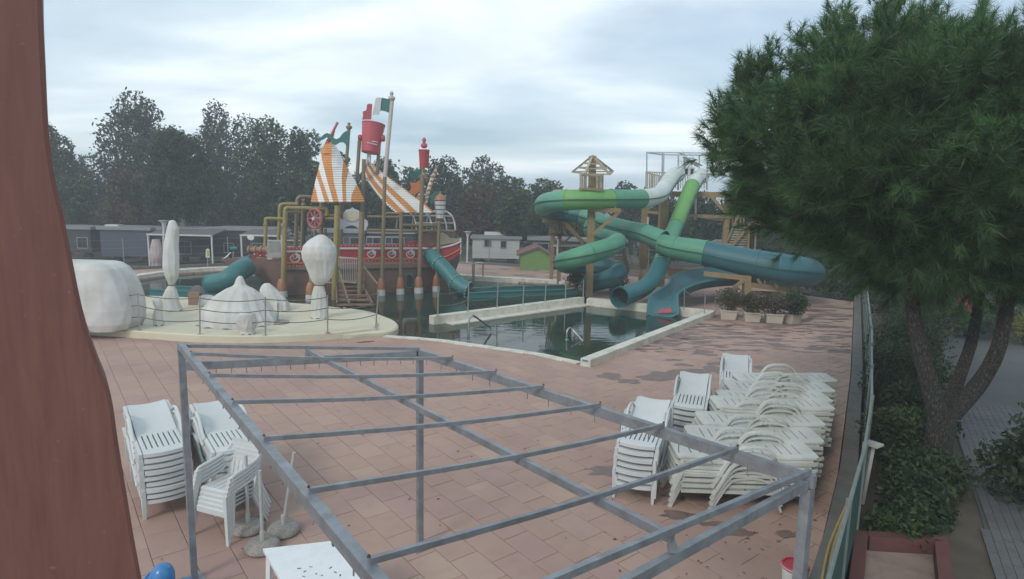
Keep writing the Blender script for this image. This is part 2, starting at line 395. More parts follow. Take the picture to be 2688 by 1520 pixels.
# raised east wall of the lap basin
mw, ea, eb, en = wall_strip((1524, 940), (1852, 817), 0.2, 0.30, -1)
ew = mw.build('pool_wall', 'coping', label='low cream rendered wall along the open deck side of the square basin', cat='wall')
zb = Z(960, 640, .3883)
pl = MB().box(lerp(ea, eb, 0.0) + Vector((0, 0, -0.045)) + en * 0.45 - (eb - ea).normalized() * 0.006, (0.012, 0.16, 0.05), math.atan2((eb - ea).y, (eb - ea).x))
mat('blue_tile', (0.06, 0.22, 0.45), 0.3, 0.2, 30)
pl.build('depth_plate', 'blue_tile', ew)
mw, na, nb, nn = wall_strip((1540, 783), (1872, 818), 0.22, 0.35, 1)
mw.build('pool_wall', 'coping', label='low cream wall under the slide mouths at the back of the square basin', cat='wall')
mw, da, db, dn = wall_strip((1139, 831), (1534, 781), 0.2, 0.30, 1)
dw = mw.build('pool_wall', 'coping', label='cream dividing wall carrying a rope fence between the two basins', cat='wall')
# underwater ledge in front of the dividing wall
dd = (db - da).normalized(); pn = Vector((dd.y, -dd.x, 0))
MB().hexa([Vector((p.x, p.y, z)) for z in (-0.5, -0.06) for p in (da + pn * .45 + dd * .5, db + pn * .45, db + pn * .002, da + pn * .002 + dd * .5)]).build('ledge', 'coping', dw)
# flush coping along the near edge, in slabs
near = spline(GG([(1012, 881), (1150, 891.5), (1300, 912), (1420, 929), (1524, 952)]), 3)
cop = thing('pool_coping', near[0], 'worn cream coping strip flush with the paving along the near pool edge', 'coping')
for k in range(len(near) - 1):
    a, b_ = near[k], near[k + 1]; d = (b_ - a).normalized(); n_ = Vector((d.y, -d.x, 0)); w = 0.22 + 0.03 * math.sin(k * 2.1)
    a2, b2 = a + d * .004, b_ - d * .004
    MB().hexa([Vector((p.x, p.y, z)) for z in (-0.3, 0.012 + 0.004 * (k % 2)) for p in (a2 + n_ * w, b2 + n_ * (w + .01), b2 - n_ * .05, a2 - n_ * .05)]).build('slab', 'coping', cop)
# rim of the big pool at the back: curved cream kerb
rim1 = spline(GG([(215, 775), (340, 737), (470, 717), (604, 709), (820, 705)]), 4)
rim2 = spline(GG([(1040, 716), (1224, 731), (1360, 739), (1504, 748)]), 4)
for rim, lab in ((rim1, 'curved cream kerb of the ship pool behind the covered parasol'), (rim2, 'curved cream kerb of the ship pool beside the round tube slide')):
    k_ = MB()
    for a, b_ in zip(rim, rim[1:]):
        d = (b_ - a).normalized(); n_ = Vector((-d.y, d.x, 0)) * 0.55
        k_.hexa([Vector((p.x, p.y, z)) for z in (-0.4, 0.16) for p in (a, b_, b_ + n_, a + n_)])
    k_.build('pool_kerb', 'coping', label=lab, cat='kerb')

# damp stains on the deck
def blob(c, rx, ry, ang, z, n=22, rough=0.45, sd=0):
    ps = []
    for k in range(n):
        a = 2 * math.pi * k / n
        r = 1 + rough * mnoise.noise(Vector((math.cos(a) * 1.7 + sd * 7.3, math.sin(a) * 1.7, sd * 3.1)))*1.6 + random.uniform(-.12, .12)
        x, y = rx * r * math.cos(a), ry * r * math.sin(a)
        ps.append((c.x + x * math.cos(ang) - y * math.sin(ang), c.y + x * math.sin(ang) + y * math.cos(ang), z))
    return ps
st = MB()
big = [(1600, 988, .5, .3), (1650, 1001, .55, .22), (1730, 992, .9, .32), (1760, 985, .9, .4), (1815, 975, .9, .3), (1875, 970, .5, .4), (1905, 955, .8, .35), (1795, 958, .4, .2), (1600, 983, .4, .2), (1930, 942, .7, .25), (1850, 930, .6, .2), (2000, 965, .6, .2), (2010, 985, .5, .2), (1770, 945, .5, .15), (1585, 1232, .35, .15), (1600, 1240, .45, .2), (1790, 1352, .5, .16), (1770, 1300, .3, .16), (1930, 1398, .5, .12), (1870, 1375, .5, .08), (1820, 1358, .4, .1), (2060, 1400, .3, .1)]
sidx = 0
def stain(c, rx, ry):
    global sidx; sidx += 1
    p = blob(c, rx, ry, rad(random.uniform(-12, 12)), 0.0035 + (sidx % 9) * 0.00015, sd=sidx)
    st.add([(c.x, c.y, p[0][2])] + p, [(0, k + 1, (k + 1) % len(p) + 1) for k in range(len(p))])
for x, y, rx, ry in big: stain(G(x, y), rx * .55, ry * .8)
for k in range(330):
    y = random.uniform(800, 925); x = random.uniform(1620 + (930 - y) * 2.2, 2232)
    c = G(x, y)
    if inside(c, pool_w) or not inside(c, outer): continue
    stain(c, abs(random.gauss(0, .26)) + .08, random.uniform(.03, .10))
for k in range(60):
    y = random.uniform(695, 735); c = G(random.uniform(1250, 2100), y)
    if inside(c, pool_w) or not inside(c, outer): continue
    stain(c, abs(random.gauss(0, .4)) + .1, random.uniform(.08, .25))
o_ = st.build('damp_stains', 'wet', kind='stuff', smooth=False); tag(o_, 'dark damp stains and streaks on the terracotta paving')
# drain grate
dg = thing('drain_grate', G(960, 898, .004), 'small rusty drain grate in the paving by the cream platform', 'drain')
mat('rust', (0.10, 0.055, 0.04), 0.8, 0.3, 20)
c0 = G(960, 898)
for k in range(5): MB().box(c0 + uy * (k - 2) * .05 + Vector((0, 0, .006)), (.34, .03, .012), TILE_A + rad(70)).build('bar', 'rust', dg)

# ================================================================== cream platform
PZ = 0.22
top_px = [(150, 852), (238, 861), (365, 869), (525, 879), (696, 881), (863, 873), (986, 860)]
fr = spline(GG(top_px, PZ), 5)
bk = spline(GG([(992, 845), (960, 818), (862, 804), (758, 794), (488, 780), (351, 775), (150, 772)], PZ), 4)
plat = thing('platform', G(600, 850), 'low cream rendered island platform holding the wrapped play figures', 'platform')
def bevel_slab(out_, z0, z1, c=0.03):
    m_ = MB(); n = len(out_)
    cen = sum(out_, Vector()) / n
    ins = []
    for i in range(n):
        a, b_, d = out_[i - 1], out_[i], out_[(i + 1) % n]
        t1 = (b_ - a).normalized(); t2 = (d - b_).normalized(); nv = Vector((-(t1 + t2).y, (t1 + t2).x, 0))
        nv = nv.normalized() if nv.length > 1e-6 else Vector((0, 0, 0)); ins.append(b_ + nv * c)
    area = sum(out_[i].x * out_[(i + 1) % n].y - out_[(i + 1) % n].x * out_[i].y for i in range(n))
    if area < 0: ins = [2 * o - i for o, i in zip(out_, ins)]
    o0 = [(p.x, p.y, z0) for p in out_]; o1 = [(p.x, p.y, z1 - c) for p in out_]; o2 = [(p.x, p.y, z1) for p in ins]
    m_.add(o0 + o1 + o2, [((k, (k + 1) % n, n + (k + 1) % n, n + k) if area > 0 else (n + k, n + (k + 1) % n, (k + 1) % n, k)) for k in range(n)] + [((n + k, n + (k + 1) % n, 2 * n + (k + 1) % n, 2 * n + k) if area > 0 else (2 * n + k, 2 * n + (k + 1) % n, n + (k + 1) % n, n + k)) for k in range(n)])
    tris = tessellate_polygon([[Vector((p[0], p[1], 0)) for p in o2]]); off = 2 * n
    for tt in tris:
        a, b_, d = [Vector(o2[i]) for i in tt]
        if (b_ - a).cross(d - a).z < 0: tt = tt[::-1]
        m_.f.append(tuple(off + i for i in tt)); m_.m.append(0)
    return m_
bevel_slab(fr + bk, -0.5, PZ).build('slab', 'cream', plat)
lob = spline(GG([(900, 880), (960, 872), (1010, 869), (1036, 864), (1046, 853), (1036, 841), (1010, 830), (970, 817), (900, 806)], 0.13), 4)
bevel_slab(lob, -0.5, 0.13, 0.05).build('rounded_lip', 'cream', plat)
# ================================================================== pergola frame
def proj(p):
    x, y, z = p[0], p[1], p[2] - HC
    cp, sp = math.cos(PITCH), math.sin(PITCH)
    f = y * cp - z * sp; v = (y * sp + z * cp) / f; u = x / f
    c, s = math.cos(ROLL), math.sin(ROLL)
    return 1344 + (u * c + v * s) * F, 760 - (-u * s + v * c) * F
def t_on(a, b_, px):
    best = min(range(0, 1001), key=lambda k: (proj(a + (b_ - a) * (k / 1000))[0] - px[0]) ** 2 + (proj(a + (b_ - a) * (k / 1000))[1] - px[1]) ** 2)
    return best / 1000
PT = 2.45
A0 = G(478, 962, PT); B0 = G(1102, 930, PT); C0 = G(2122, 1268, PT)
AT = D(462, 908, A0.y); AH = AT.z                       # high side of the sloping frame
A1 = Vector((A0.x, A0.y, AH)); B1 = Vector((B0.x, B0.y, PT + .02)); C1 = Vector((C0.x, C0.y, PT + .02))
q1 = G(848, 1356, AH); dAD = Vector((q1.x - A1.x, q1.y - A1.y, 0)).normalized()
q2 = G(1700, 1500, PT); dCD = Vector((q2.x - C0.x, q2.y - C0.y, 0)).normalized()
den = dAD.x * dCD.y - dAD.y * dCD.x
tt_ = ((C0.x - A1.x) * dCD.y - (C0.y - A1.y) * dCD.x) / den
D1 = A1 + dAD * tt_; D1.z = AH; D0 = Vector((D1.x, D1.y, PT))
perg = thing('pergola_frame', (A0 + C0) / 2 - Vector((0, 0, PT)), 'bare galvanised steel pergola frame without its cover on the terracotta deck', 'pergola')
def pbeam(n, a, b_, w, h): return MB().beam(a, b_, w, h).build(n, 'galv', perg)
W_ = 0.066
for p, top in ((A1, AH), (B1, PT), (C1, PT), (D1, AH)):
    po = MB().box((p.x, p.y, (top - .03) / 2), (W_, W_, top - .03), TILE_A).build('post', 'galv', perg)
    MB().box((p.x, p.y, .006), (.2, .2, .012), TILE_A).build('base_plate', 'galv', po)
pbeam('beam', A1 - dAD * .04, D1, .058, .07)
dBC = (C1 - B1).normalized()
pbeam('beam', B1 - dBC * .03, C1 + dBC * .04, .055, .085)
dAB = (B0 - A0).normalized()
pbeam('tie_beam', A0 + dAB * .04, B0 - dAB * .04, .05, .085)
pbeam('rafter', A1 + dAB * .04, B1 + Vector((0, 0, .045)), .03, .035)
pbeam('tie_beam', C0 + dCD * .04, D0 - dCD * .04, .04, .06)
pbeam('rafter', C1 + Vector((0, 0, .06)), D1 + Vector((0, 0, .02)), .03, .036)
e1 = lerp(A1, B1, .5); e2 = lerp(D1, C1, .5)
e1.z -= .015; e2.z -= .01
pbeam('ridge_beam', e1, e2, .036, .05)
for e_, lo in ((e1, A0), (e2, D0)):
    pbeam('strut', Vector((e_.x, e_.y, PT + .04)), Vector((e_.x, e_.y, e_.z - .02)), .04, .04)
lp = [(499, 944), (547, 1003), (610, 1073), (694, 1170), (825, 1300), (1007, 1470)]
rp_ = [(1188, 956), (1301, 996), (1423, 1041), (1571, 1091), (1738, 1146), (1931, 1206)]
for a, b_ in zip(lp, rp_):
    ta, tb = t_on(A1, D1, a), t_on(B1, C1, b_)
    pa, pb = lerp(A1, D1, ta), lerp(B1, C1, tb)
    pa = pa + Vector((0, 0, .05)); pb = pb + Vector((0, 0, .062))
    pts = [lerp(pa, pb, k / 6) - Vector((0, 0, .03 * math.sin(math.pi * k / 6))) for k in range(7)]
    cb = MB()
    for u_, w_ in zip(pts, pts[1:]): cb.beam(u_, w_, .024, .03)
    cbo = cb.build('cross_bar', 'galv', perg, smooth=False)
    for q_ in (pts[0], pts[-1]):
        MB().lathe([(.009, 0), (.009, .005), (.005, .007), (.005, .012), (.001, .013)], q_ + Vector((0, 0, .018)), 6).build('bolt', 'rust', cbo)
hm = MB().tube([(0, 0, 0), (0, 0, -.05), (.006, 0, -.062), (.014, 0, -.06)], .0045, 5).mesh('hook', 'galv')
for a, b_, dz, n in ((A0 + dAB * .1, B0, -.042, 16), (A1 - Vector((0, 0, 0)), D1, -.04, 20), (B1, C1, -.05, 16)):
    for k in range(n):
        p = lerp(a, b_, (k + .5) / n) + Vector((0, 0, dz)); link_mesh('hook', hm, perg, p - wloc(perg), random.uniform(0, 6))

# ================================================================== red timber column beside the camera
m = bpy.data.materials.new('red_wood'); m.use_nodes = True; MAT['red_wood'] = m
t = m.node_tree; b = t.nodes['Principled BSDF']; L = t.links.new
co = t.nodes.new('ShaderNodeTexCoord'); mp_ = t.nodes.new('ShaderNodeMapping'); L(co.outputs['Object'], mp_.inputs[0]); mp_.inputs['Scale'].default_value = (14, 14, 1.2); mp_.inputs['Rotation'].default_value = (0, rad(-4), 0)
nz = t.nodes.new('ShaderNodeTexNoise'); L(mp_.outputs[0], nz.inputs['Vector']); nz.inputs['Scale'].default_value = 4; nz.inputs['Detail'].default_value = 8; nz.inputs['Roughness'].default_value = .65
rp = t.nodes.new('ShaderNodeValToRGB'); L(nz.outputs[0], rp.inputs[0])
rp.color_ramp.elements[0].position = .3; rp.color_ramp.elements[0].color = (0.185, 0.075, 0.06, 1)
rp.color_ramp.elements[1].position = .72; rp.color_ramp.elements[1].color = (0.25, 0.108, 0.085, 1)
n2_ = t.nodes.new('ShaderNodeTexNoise'); L(co.outputs['Object'], n2_.inputs['Vector']); n2_.inputs['Scale'].default_value = 70; n2_.inputs['Detail'].default_value = 2
mr_ = t.nodes.new('ShaderNodeMapRange'); L(n2_.outputs[0], mr_.inputs[0]); mr_.inputs[1].default_value = .70; mr_.inputs[2].default_value = .78; mr_.inputs[4].default_value = .5
mm = t.nodes.new('ShaderNodeMix'); mm.data_type = 'RGBA'; L(mr_.outputs[0], mm.inputs[0]); L(rp.outputs[0], mm.inputs[6]); mm.inputs[7].default_value = (.42, .2, .14, 1)
L(mm.outputs[2], b.inputs['Base Color']); b.inputs['Roughness'].default_value = .62
bp_ = t.nodes.new('ShaderNodeBump'); bp_.inputs['Strength'].default_value = .2; bp_.inputs['Distance'].default_value = .004; L(nz.outputs[0], bp_.inputs['Height']); L(bp_.outputs[0], b.inputs['Normal'])
vdir = Vector(ray(180, 760)).normalized(); vdir.z = 0; vdir.normalize()
side = Vector((vdir.y, -vdir.x, 0)); c0 = vdir * 1.55
def on_col(px, py):
    d = Vector(ray(px, py)); k = 1.55 / d.dot(vdir); return Vector((0, 0, HC)) + d * k
edge = [(108, -260), (111, 0), (117, 150), (126, 330), (145, 470), (170, 580), (220, 830), (262, 960), (292, 1040), (312, 1170), (335, 1310), (372, 1520), (470, 2000)]
er = spline([on_col(*p) for p in edge], 4)
bottom = Vector((er[-1].x + side.x * .25, er[-1].y + side.y * .25, -0.1)); er.append(bottom)
el = [Vector((p.x, p.y, p.z)) - side * (0.55 if i < len(er) - 1 else .6) for i, p in enumerate(er)]
col = MB(); n = len(er); th = .14
rows = []
for a, b_ in zip(er, el):
    e_ = .008
    rows.append([a + vdir * th, a + vdir * e_, a - side * e_, b_, b_ + vdir * th])
for r in rows: col.v += [tuple(p) for p in r]
for i in range(n - 1):
    for j in range(5):
        col.f.append((i * 5 + j, i * 5 + (j + 1) % 5, (i + 1) * 5 + (j + 1) % 5, (i + 1) * 5 + j)); col.m.append(0)
col.f.append((0, 1, 2, 3, 4)); col.m.append(0); col.f.append(tuple((n - 1) * 5 + j for j in range(5))[::-1]); col.m.append(0)
col.build('timber_column', 'red_wood', smooth=False, label='curved red stained timber column standing at the edge of the terrace', cat='column')

# ================================================================== sun loungers
def ribbed_panel(m_, x0, x1, y0, y1, zf, th, nslot, along, margin=.05, slot=.018):
    """panel in local XY with slots; zf(y) gives the height; slots run along Y (along=True) or across"""
    def bx(a, b_, c, d):
        k = max(1, int((d - c) / .12))
        for i in range(k):
            ya, yb = c + (d - c) * i / k, c + (d - c) * (i + 1) / k
            za, zb_ = zf(ya), zf(yb)
            m_.hexa([(a, ya, za - th), (b_, ya, za - th), (b_, yb, zb_ - th), (a, yb, zb_ - th), (a, ya, za), (b_, ya, za), (b_, yb, zb_), (a, yb, zb_)])
    if along:
        bx(x0, x1, y0, y0 + margin); bx(x0, x1, y1 - margin, y1)
        w = (x1 - x0 - nslot * slot) / (nslot + 1)
        for k in range(nslot + 1): bx(x0 + k * (w + slot), x0 + k * (w + slot) + w, y0 + margin, y1 - margin)
    else:
        bx(x0, x0 + margin, y0, y1); bx(x1 - margin, x1, y0, y1)
        w = (y1 - y0 - nslot * slot) / (nslot + 1)
        for k in range(nslot + 1): bx(x0 + margin, x1 - margin, y0 + k * (w + slot), y0 + k * (w + slot) + w)
def profile1(y):                            # foot 0 -> head 1.85
    return poly_at([(0, .285), (.06, .315), (.25, .325), (.8, .33), (.95, .36), (1.3, .44), (1.65, .50), (1.85, .505)], y)
def lounger_smooth(name):
    """one-piece lounger: slotted seat, ribbed curved back, low side rails with arm loops"""
    r = thing(name, (0, 0, 0), 'x', 'sun lounger')
    s = MB(); ribbed_panel(s, -.29, .29, .10, .80, profile1, .022, 7, True, .07, .02)
    # rounded front lip
    xs = np.linspace(-.29, .29, 13)
    for a, b_ in zip(xs, xs[1:]):
        ya, yb = .0 + .10 * (a / .29) ** 2 * .5, .0 + .10 * (b_ / .29) ** 2 * .5
        s.hexa([(a, ya, .245), (b_, yb, .245), (b_, .10, .30), (a, .10, .30), (a, ya, .30), (b_, yb, .30), (b_, .10, profile1(.1)), (a, .10, profile1(.1))])
    s.build('seat', 'plastic_white', r, smooth=False)
    bk_ = MB()
    ys = np.linspace(.805, 1.83, 15)
    for a, b_ in zip(ys, ys[1:]):           # transverse ribs, each dished
        for xa, xb in zip(np.linspace(-.29, .29, 7), np.linspace(-.29, .29, 7)[1:]):
            dz = lambda x: -.028 * (1 - (x / .29) ** 2)
            m1 = lerp(a, b_, .82)
            bk_.hexa([(xa, a, profile1(a) + dz(xa) - .03), (xb, a, profile1(a) + dz(xb) - .03), (xb, m1, profile1(m1) + dz(xb) - .03), (xa, m1, profile1(m1) + dz(xa) - .03),
                      (xa, a, profile1(a) + dz(xa) - .004), (xb, a, profile1(a) + dz(xb) - .004), (xb, m1, profile1(m1) + dz(xb) + .004), (xa, m1, profile1(m1) + dz(xa) + .004)])
            bk_.hexa([(xa, m1, profile1(m1) + dz(xa) - .03), (xb, m1, profile1(m1) + dz(xb) - .03), (xb, b_, profile1(b_) + dz(xb) - .03), (xa, b_, profile1(b_) + dz(xa) - .03),
                      (xa, m1, profile1(m1) + dz(xa) - .012), (xb, m1, profile1(m1) + dz(xb) - .012), (xb, b_, profile1(b_) + dz(xb) - .012), (xa, b_, profile1(b_) + dz(xa) - .012)])
    bk_.build('backrest', 'plastic_white', r, smooth=False)
    for sx in (-1, 1):
        rl = MB()
        rl.beam((sx * .325, .06, .27), (sx * .325, .9, .29), .05, .055); rl.beam((sx * .325, .9, .29), (sx * .325, 1.6, .43), .05, .055); rl.beam((sx * .325, 1.6, .43), (sx * .325, 1.85, .46), .05, .05)
        rl.build('side_rail', 'plastic_white', r)
        arm = MB(); arm.tube(spline([(sx * .345, .62, .30), (sx * .352, .75, .40), (sx * .352, .95, .53), (sx * .352, 1.18, .555), (sx * .345, 1.36, .50), (sx * .34, 1.45, .42)], 3), .024, 6)
        arm.beam((sx * .351, .9, .47), (sx * .351, 1.25, .49), .02, .03)
        arm.build('armrest', 'plastic_white', r)
        for y in (.08, 1.5):
            lg = MB(); z1 = .25 if y < 1 else .40
            lg.hexa([(sx * .325 - .022, y - .0, 0), (sx * .325 + .022, y, 0), (sx * .325 + .022, y + .045, 0), (sx * .325 - .022, y + .045, 0), (sx * .325 - .03, y - .02, z1), (sx * .325 + .03, y - .02, z1), (sx * .325 + .03, y + .07, z1), (sx * .325 - .03, y + .07, z1)])
            lg.build('leg', 'plastic_white', r)
    return r
def lounger_arched(name):
    """flat lounger with slotted panels and arched arm loops whose feet splay; long axis X 0..1.95"""
    r = thing(name, (0, 0, 0), 'x', 'sun lounger')
    def plate_slots(part, x0, x1, zf, cross):
        m_ = MB(); hw = .325; c = .07; nS = 6
        # slots across: strips along y between slots (slots run across the length axis)
        ws = .020; w = (x1 - x0 - .10 - nS * ws) / (nS + 1)
        def bx(xa, xb, ya, yb):
            za, zb_ = zf(xa), zf(xb)
            m_.hexa([(xa, ya, za - .028), (xb, ya, zb_ - .028), (xb, yb, zb_ - .028), (xa, yb, za - .028), (xa, ya, za), (xb, ya, zb_), (xb, yb, zb_), (xa, yb, za)])
        # rounded end plates
        def endp(xa, xb, round_first):
            p = [(xa, -hw), (xb, -hw), (xb, hw), (xa, hw)]
            if round_first: p = [(xa, -hw + c), (xa + c * .3, -hw + c * .3), (xa + c * .8, -hw), (xb, -hw), (xb, hw), (xa + c * .8, hw), (xa + c * .3, hw - c * .3), (xa, hw - c)]
            else: p = [(xa, -hw), (xb - c * .8, -hw), (xb - c * .3, -hw + c * .3), (xb, -hw + c), (xb, hw - c), (xb - c * .3, hw - c * .3), (xb - c * .8, hw), (xa, hw)]
            o = len(m_.v); nn_ = len(p)
            m_.v += [(x, y, zf(x) - .028) for x, y in p] + [(x, y, zf(x)) for x, y in p]
            m_.f.append(tuple(o + i for i in range(nn_))[::-1]); m_.f.append(tuple(o + nn_ + i for i in range(nn_))); m_.m += [0, 0]
            for i in range(nn_): m_.f.append((o + i, o + (i + 1) % nn_, o + nn_ + (i + 1) % nn_, o + nn_ + i)); m_.m.append(0)
        if cross == 0: endp(x0, x0 + .10, True); xs0 = x0 + .10; xs1 = x1
        else: endp(x1 - .10, x1, False); xs0 = x0; xs1 = x1 - .10
        bx(xs0, xs1, -hw, -hw + .15); bx(xs0, xs1, hw - .15, hw)
        w = (xs1 - xs0 - nS * ws) / (nS + 1)
        for k in range(nS + 1): bx(xs0 + k * (w + ws), xs0 + k * (w + ws) + w, -hw + .15, hw - .15)
        # skirt on the long sides with two open slots
        for sy in (-1, 1):
            m_.beam((xs0, sy * (hw + .008), zf(xs0) - .05), (xs1, sy * (hw + .008), zf(xs1) - .05), .016, .035)
        m_.build(part, 'plastic_old', r, smooth=False)
    z1 = lambda x: .335 - .02 * max(0, (.12 - x)) / .12
    z2 = lambda x: .335 + .05 * (x - 1.0) / .95
    plate_slots('seat', 0.0, .98, z1, 0); plate_slots('backrest', 1.0, 1.95, z2, 1)
    for sy in (-1, 1):
        y = sy * .365
        arm = MB()
        pts = spline([(.50, sy * .385, .015), (.62, y, .22), (.72, y, .40), (.84, y, .49), (1.05, y, .515), (1.22, y, .49), (1.33, y, .40), (1.40, y, .27), (1.47, sy * .375, .05)], 3)
        nrm = (0, sy, 0)
        for a, b_ in zip(pts, pts[1:]): arm.beam(a, b_ + (b_ - a) * .05, .03, .085, up=(0, 1, 0))
        arm.build('arm_loop', 'plastic_old', r, smooth=False)
        lg = MB(); lg.beam((-.04, sy * .30, .0), (.09, sy * .30, .31), .05, .035, up=(0, 1, 0)); lg.build('leg', 'plastic_old', r)
        ru = MB(); ru.beam((.1, sy * .345, .272), (1.9, sy * .345, .30), .028, .045); ru.build('side_rail', 'plastic_old', r)
    MB().box((.045, 0, .20), (.03, .56, .05)).build('cross_rail', 'plastic_old', r)
    return r
ORD = ['lowest', 'second', 'third', 'fourth', 'fifth', 'sixth', 'seventh', 'eighth', 'ninth', 'tenth']
def put(o, p, rz, label, group):
    o.location = p; o.rotation_euler = (0, 0, rz); o['label'] = label; o['group'] = group
AX = rad(127)
sm = lounger_smooth('sun_lounger')
used = [False, False]
def stack(kind, proto, base, rz, n, pitch, labels, group, jit=.012):
    for k in range(n):
        o = proto if not used[kind] else copy_tree(proto)
        used[kind] = True
        p = Vector((base.x + random.gauss(0, jit), base.y + random.gauss(0, jit), base.z + pitch * k))
        lab = labels[0] if k == n - 1 else (labels[2] if k == 0 else labels[1].replace('#', ORD[k]))
        put(o, p, rz + random.gauss(0, .012), lab, group)
        if kind == 0: o.scale = (.86, .95, .9)
GL = 'sun loungers stacked behind the plastic armchairs'
rzL = AX - rad(90)
s1 = G(450, 1352); s2 = G(628, 1345)
s1 = G(446, 1358); s2 = G(632, 1348)
stack(0, sm, s1, rzL, 9, .081, ['white slatted sun lounger on top of the stack beside the red column', 'white sun lounger, # from the bottom of the stack beside the red column', 'lowest white sun lounger of the stack beside the red column'], GL)
stack(0, sm, s2, rzL, 9, .081, ['white slatted sun lounger on top of the stack behind the parasol bases', 'white sun lounger, # from the bottom of the stack behind the parasol bases', 'lowest white sun lounger of the stack behind the parasol bases'], GL)
FDIR = math.atan2((G(2232, 990) - G(2160, 1407)).y, (G(2232, 990) - G(2160, 1407)).x)     # along the fence
GR = 'sun loungers stacked along the green fence'
n1 = G(1660, 1322); rzN = FDIR - rad(90) + rad(10)
dv = Vector((math.cos(FDIR), math.sin(FDIR), 0))
for i, (p, n, nm) in enumerate(((n1, 7, 'first'), (G(1800, 1180), 6, 'second'), (G(1925, 1083), 5, 'third'))):
    stack(0, sm, p, rzN, n, .10, [f'cream ribbed sun lounger topping the {nm} narrow stack counted from the pergola', f'cream sun lounger, # from the bottom of the {nm} narrow stack counted from the pergola', f'bottom cream sun lounger of the {nm} narrow stack counted from the pergola'], GR)
ar = lounger_arched('sun_lounger')
r0 = G(1768, 1334); rEnd = G(2135, 1352); rzA = math.atan2((rEnd - r0).y, (rEnd - r0).x)
nz_ = ['first', 'second', 'third', 'fourth', 'fifth', 'sixth', 'seventh']
for i in range(7):
    p = r0 + dv * (.74 * i) + Vector((.04 * (i % 2), 0, 0)); n = [6, 6, 6, 7, 6, 6, 6][i]
    hx = Matrix.Rotation(rzA, 3, 'Z') @ Vector((0, .33, 0))
    stack(1, ar, p + hx, rzA + rad(random.uniform(-.8, .8)), n, .088, [f'weathered arched-arm sun lounger on top of the {nz_[i]} wide stack from the pergola corner post', f'arched-arm sun lounger, # from the bottom of the {nz_[i]} wide stack from the pergola', f'bottom arched-arm sun lounger of the {nz_[i]} wide stack from the pergola corner post'], GR, .015)

# ================================================================== armchair stack
def armchair():
    r = thing('armchair', (0, 0, 0), 'x', 'chair')
    st_ = MB()
    for k in range(5):                          # seat, faces -Y
        x0 = -.22 + .088 * k; st_.hexa([(x0 + .003, -.22, .40), (x0 + .085, -.22, .40), (x0 + .08, .2, .385), (x0 + .008, .2, .385), (x0 + .003, -.22, .42), (x0 + .085, -.22, .42), (x0 + .08, .2, .405), (x0 + .008, .2, .405)])
    st_.hexa([(-.23, -.25, .33), (.23, -.25, .33), (.23, -.22, .38), (-.23, -.22, .38), (-.23, -.25, .40), (.23, -.25, .40), (.23, -.22, .42), (-.23, -.22, .42)])
    st_.build('seat', 'plastic_white', r, smooth=False)
    bk_ = MB()
    for k in range(6):
        x0 = -.21 + .07 * k; bk_.hexa([(x0 + .004, .2, .40), (x0 + .066, .2, .40), (x0 + .066, .22, .40), (x0 + .004, .22, .40), (x0 + .004, .31, .80), (x0 + .066, .31, .80), (x0 + .066, .33, .80), (x0 + .004, .33, .80)])
    bk_.beam((-.24, .325, .82), (.24, .325, .82), .03, .06)
    bk_.build('backrest', 'plastic_white', r, smooth=False)
    for sx in (-1, 1):
        MB().tube(spline([(sx * .235, .32, .80), (sx * .27, .2, .69), (sx * .285, -.02, .65), (sx * .285, -.2, .635), (sx * .27, -.26, .60)], 4), .022, 6).build('armrest', 'plastic_white', r)
        w = .045
        MB().hexa([(sx * .30 - .02, -.30, 0), (sx * .30 + .02, -.30, 0), (sx * .30 + .02, -.27, 0), (sx * .30 - .02, -.27, 0), (sx * .265 - .025, -.28, .62), (sx * .265 + .025, -.28, .62), (sx * .265 + .025, -.19, .62), (sx * .265 - .025, -.19, .62)]).build('leg', 'plastic_white', r)
        MB().hexa([(sx * .28 - .02, .36, 0), (sx * .28 + .02, .36, 0), (sx * .28 + .02, .39, 0), (sx * .28 - .02, .39, 0), (sx * .225 - .025, .2, .42), (sx * .225 + .025, .2, .42), (sx * .225 + .025, .25, .42), (sx * .225 - .025, .25, .42)]).build('leg', 'plastic_white', r)
        MB().hexa([(sx * .225 - .02, .2, .40), (sx * .225 + .02, .2, .40), (sx * .225 + .02, .24, .40), (sx * .225 - .02, .24, .40), (sx * .225 - .02, .31, .82), (sx * .225 + .02, .31, .82), (sx * .225 + .02, .34, .82), (sx * .225 - .02, .34, .82)]).build('back_upright', 'plastic_white', r)
    return r
ch = armchair(); cp_ = (G(492, 1402) + G(613, 1436)) / 2
crz = math.atan2((G(613, 1436) - G(492, 1402)).y, (G(613, 1436) - G(492, 1402)).x)
back = Vector((-math.sin(crz), math.cos(crz), 0))
for k in range(5):
    o = ch if k == 0 else copy_tree(ch)
    lab = 'white plastic armchair on top of the armchair stack beside the pergola post' if k == 4 else ('lowest white plastic armchair, standing on the deck beside the pergola post' if k == 0 else f'white plastic armchair, {ORD[k]} from the bottom of the armchair stack by the pergola post')
    put(o, cp_ + back * (.28 + .018 * k) + Vector((0, 0, .052 * k)), crz + .004 * k, lab, 'stacked plastic armchairs')

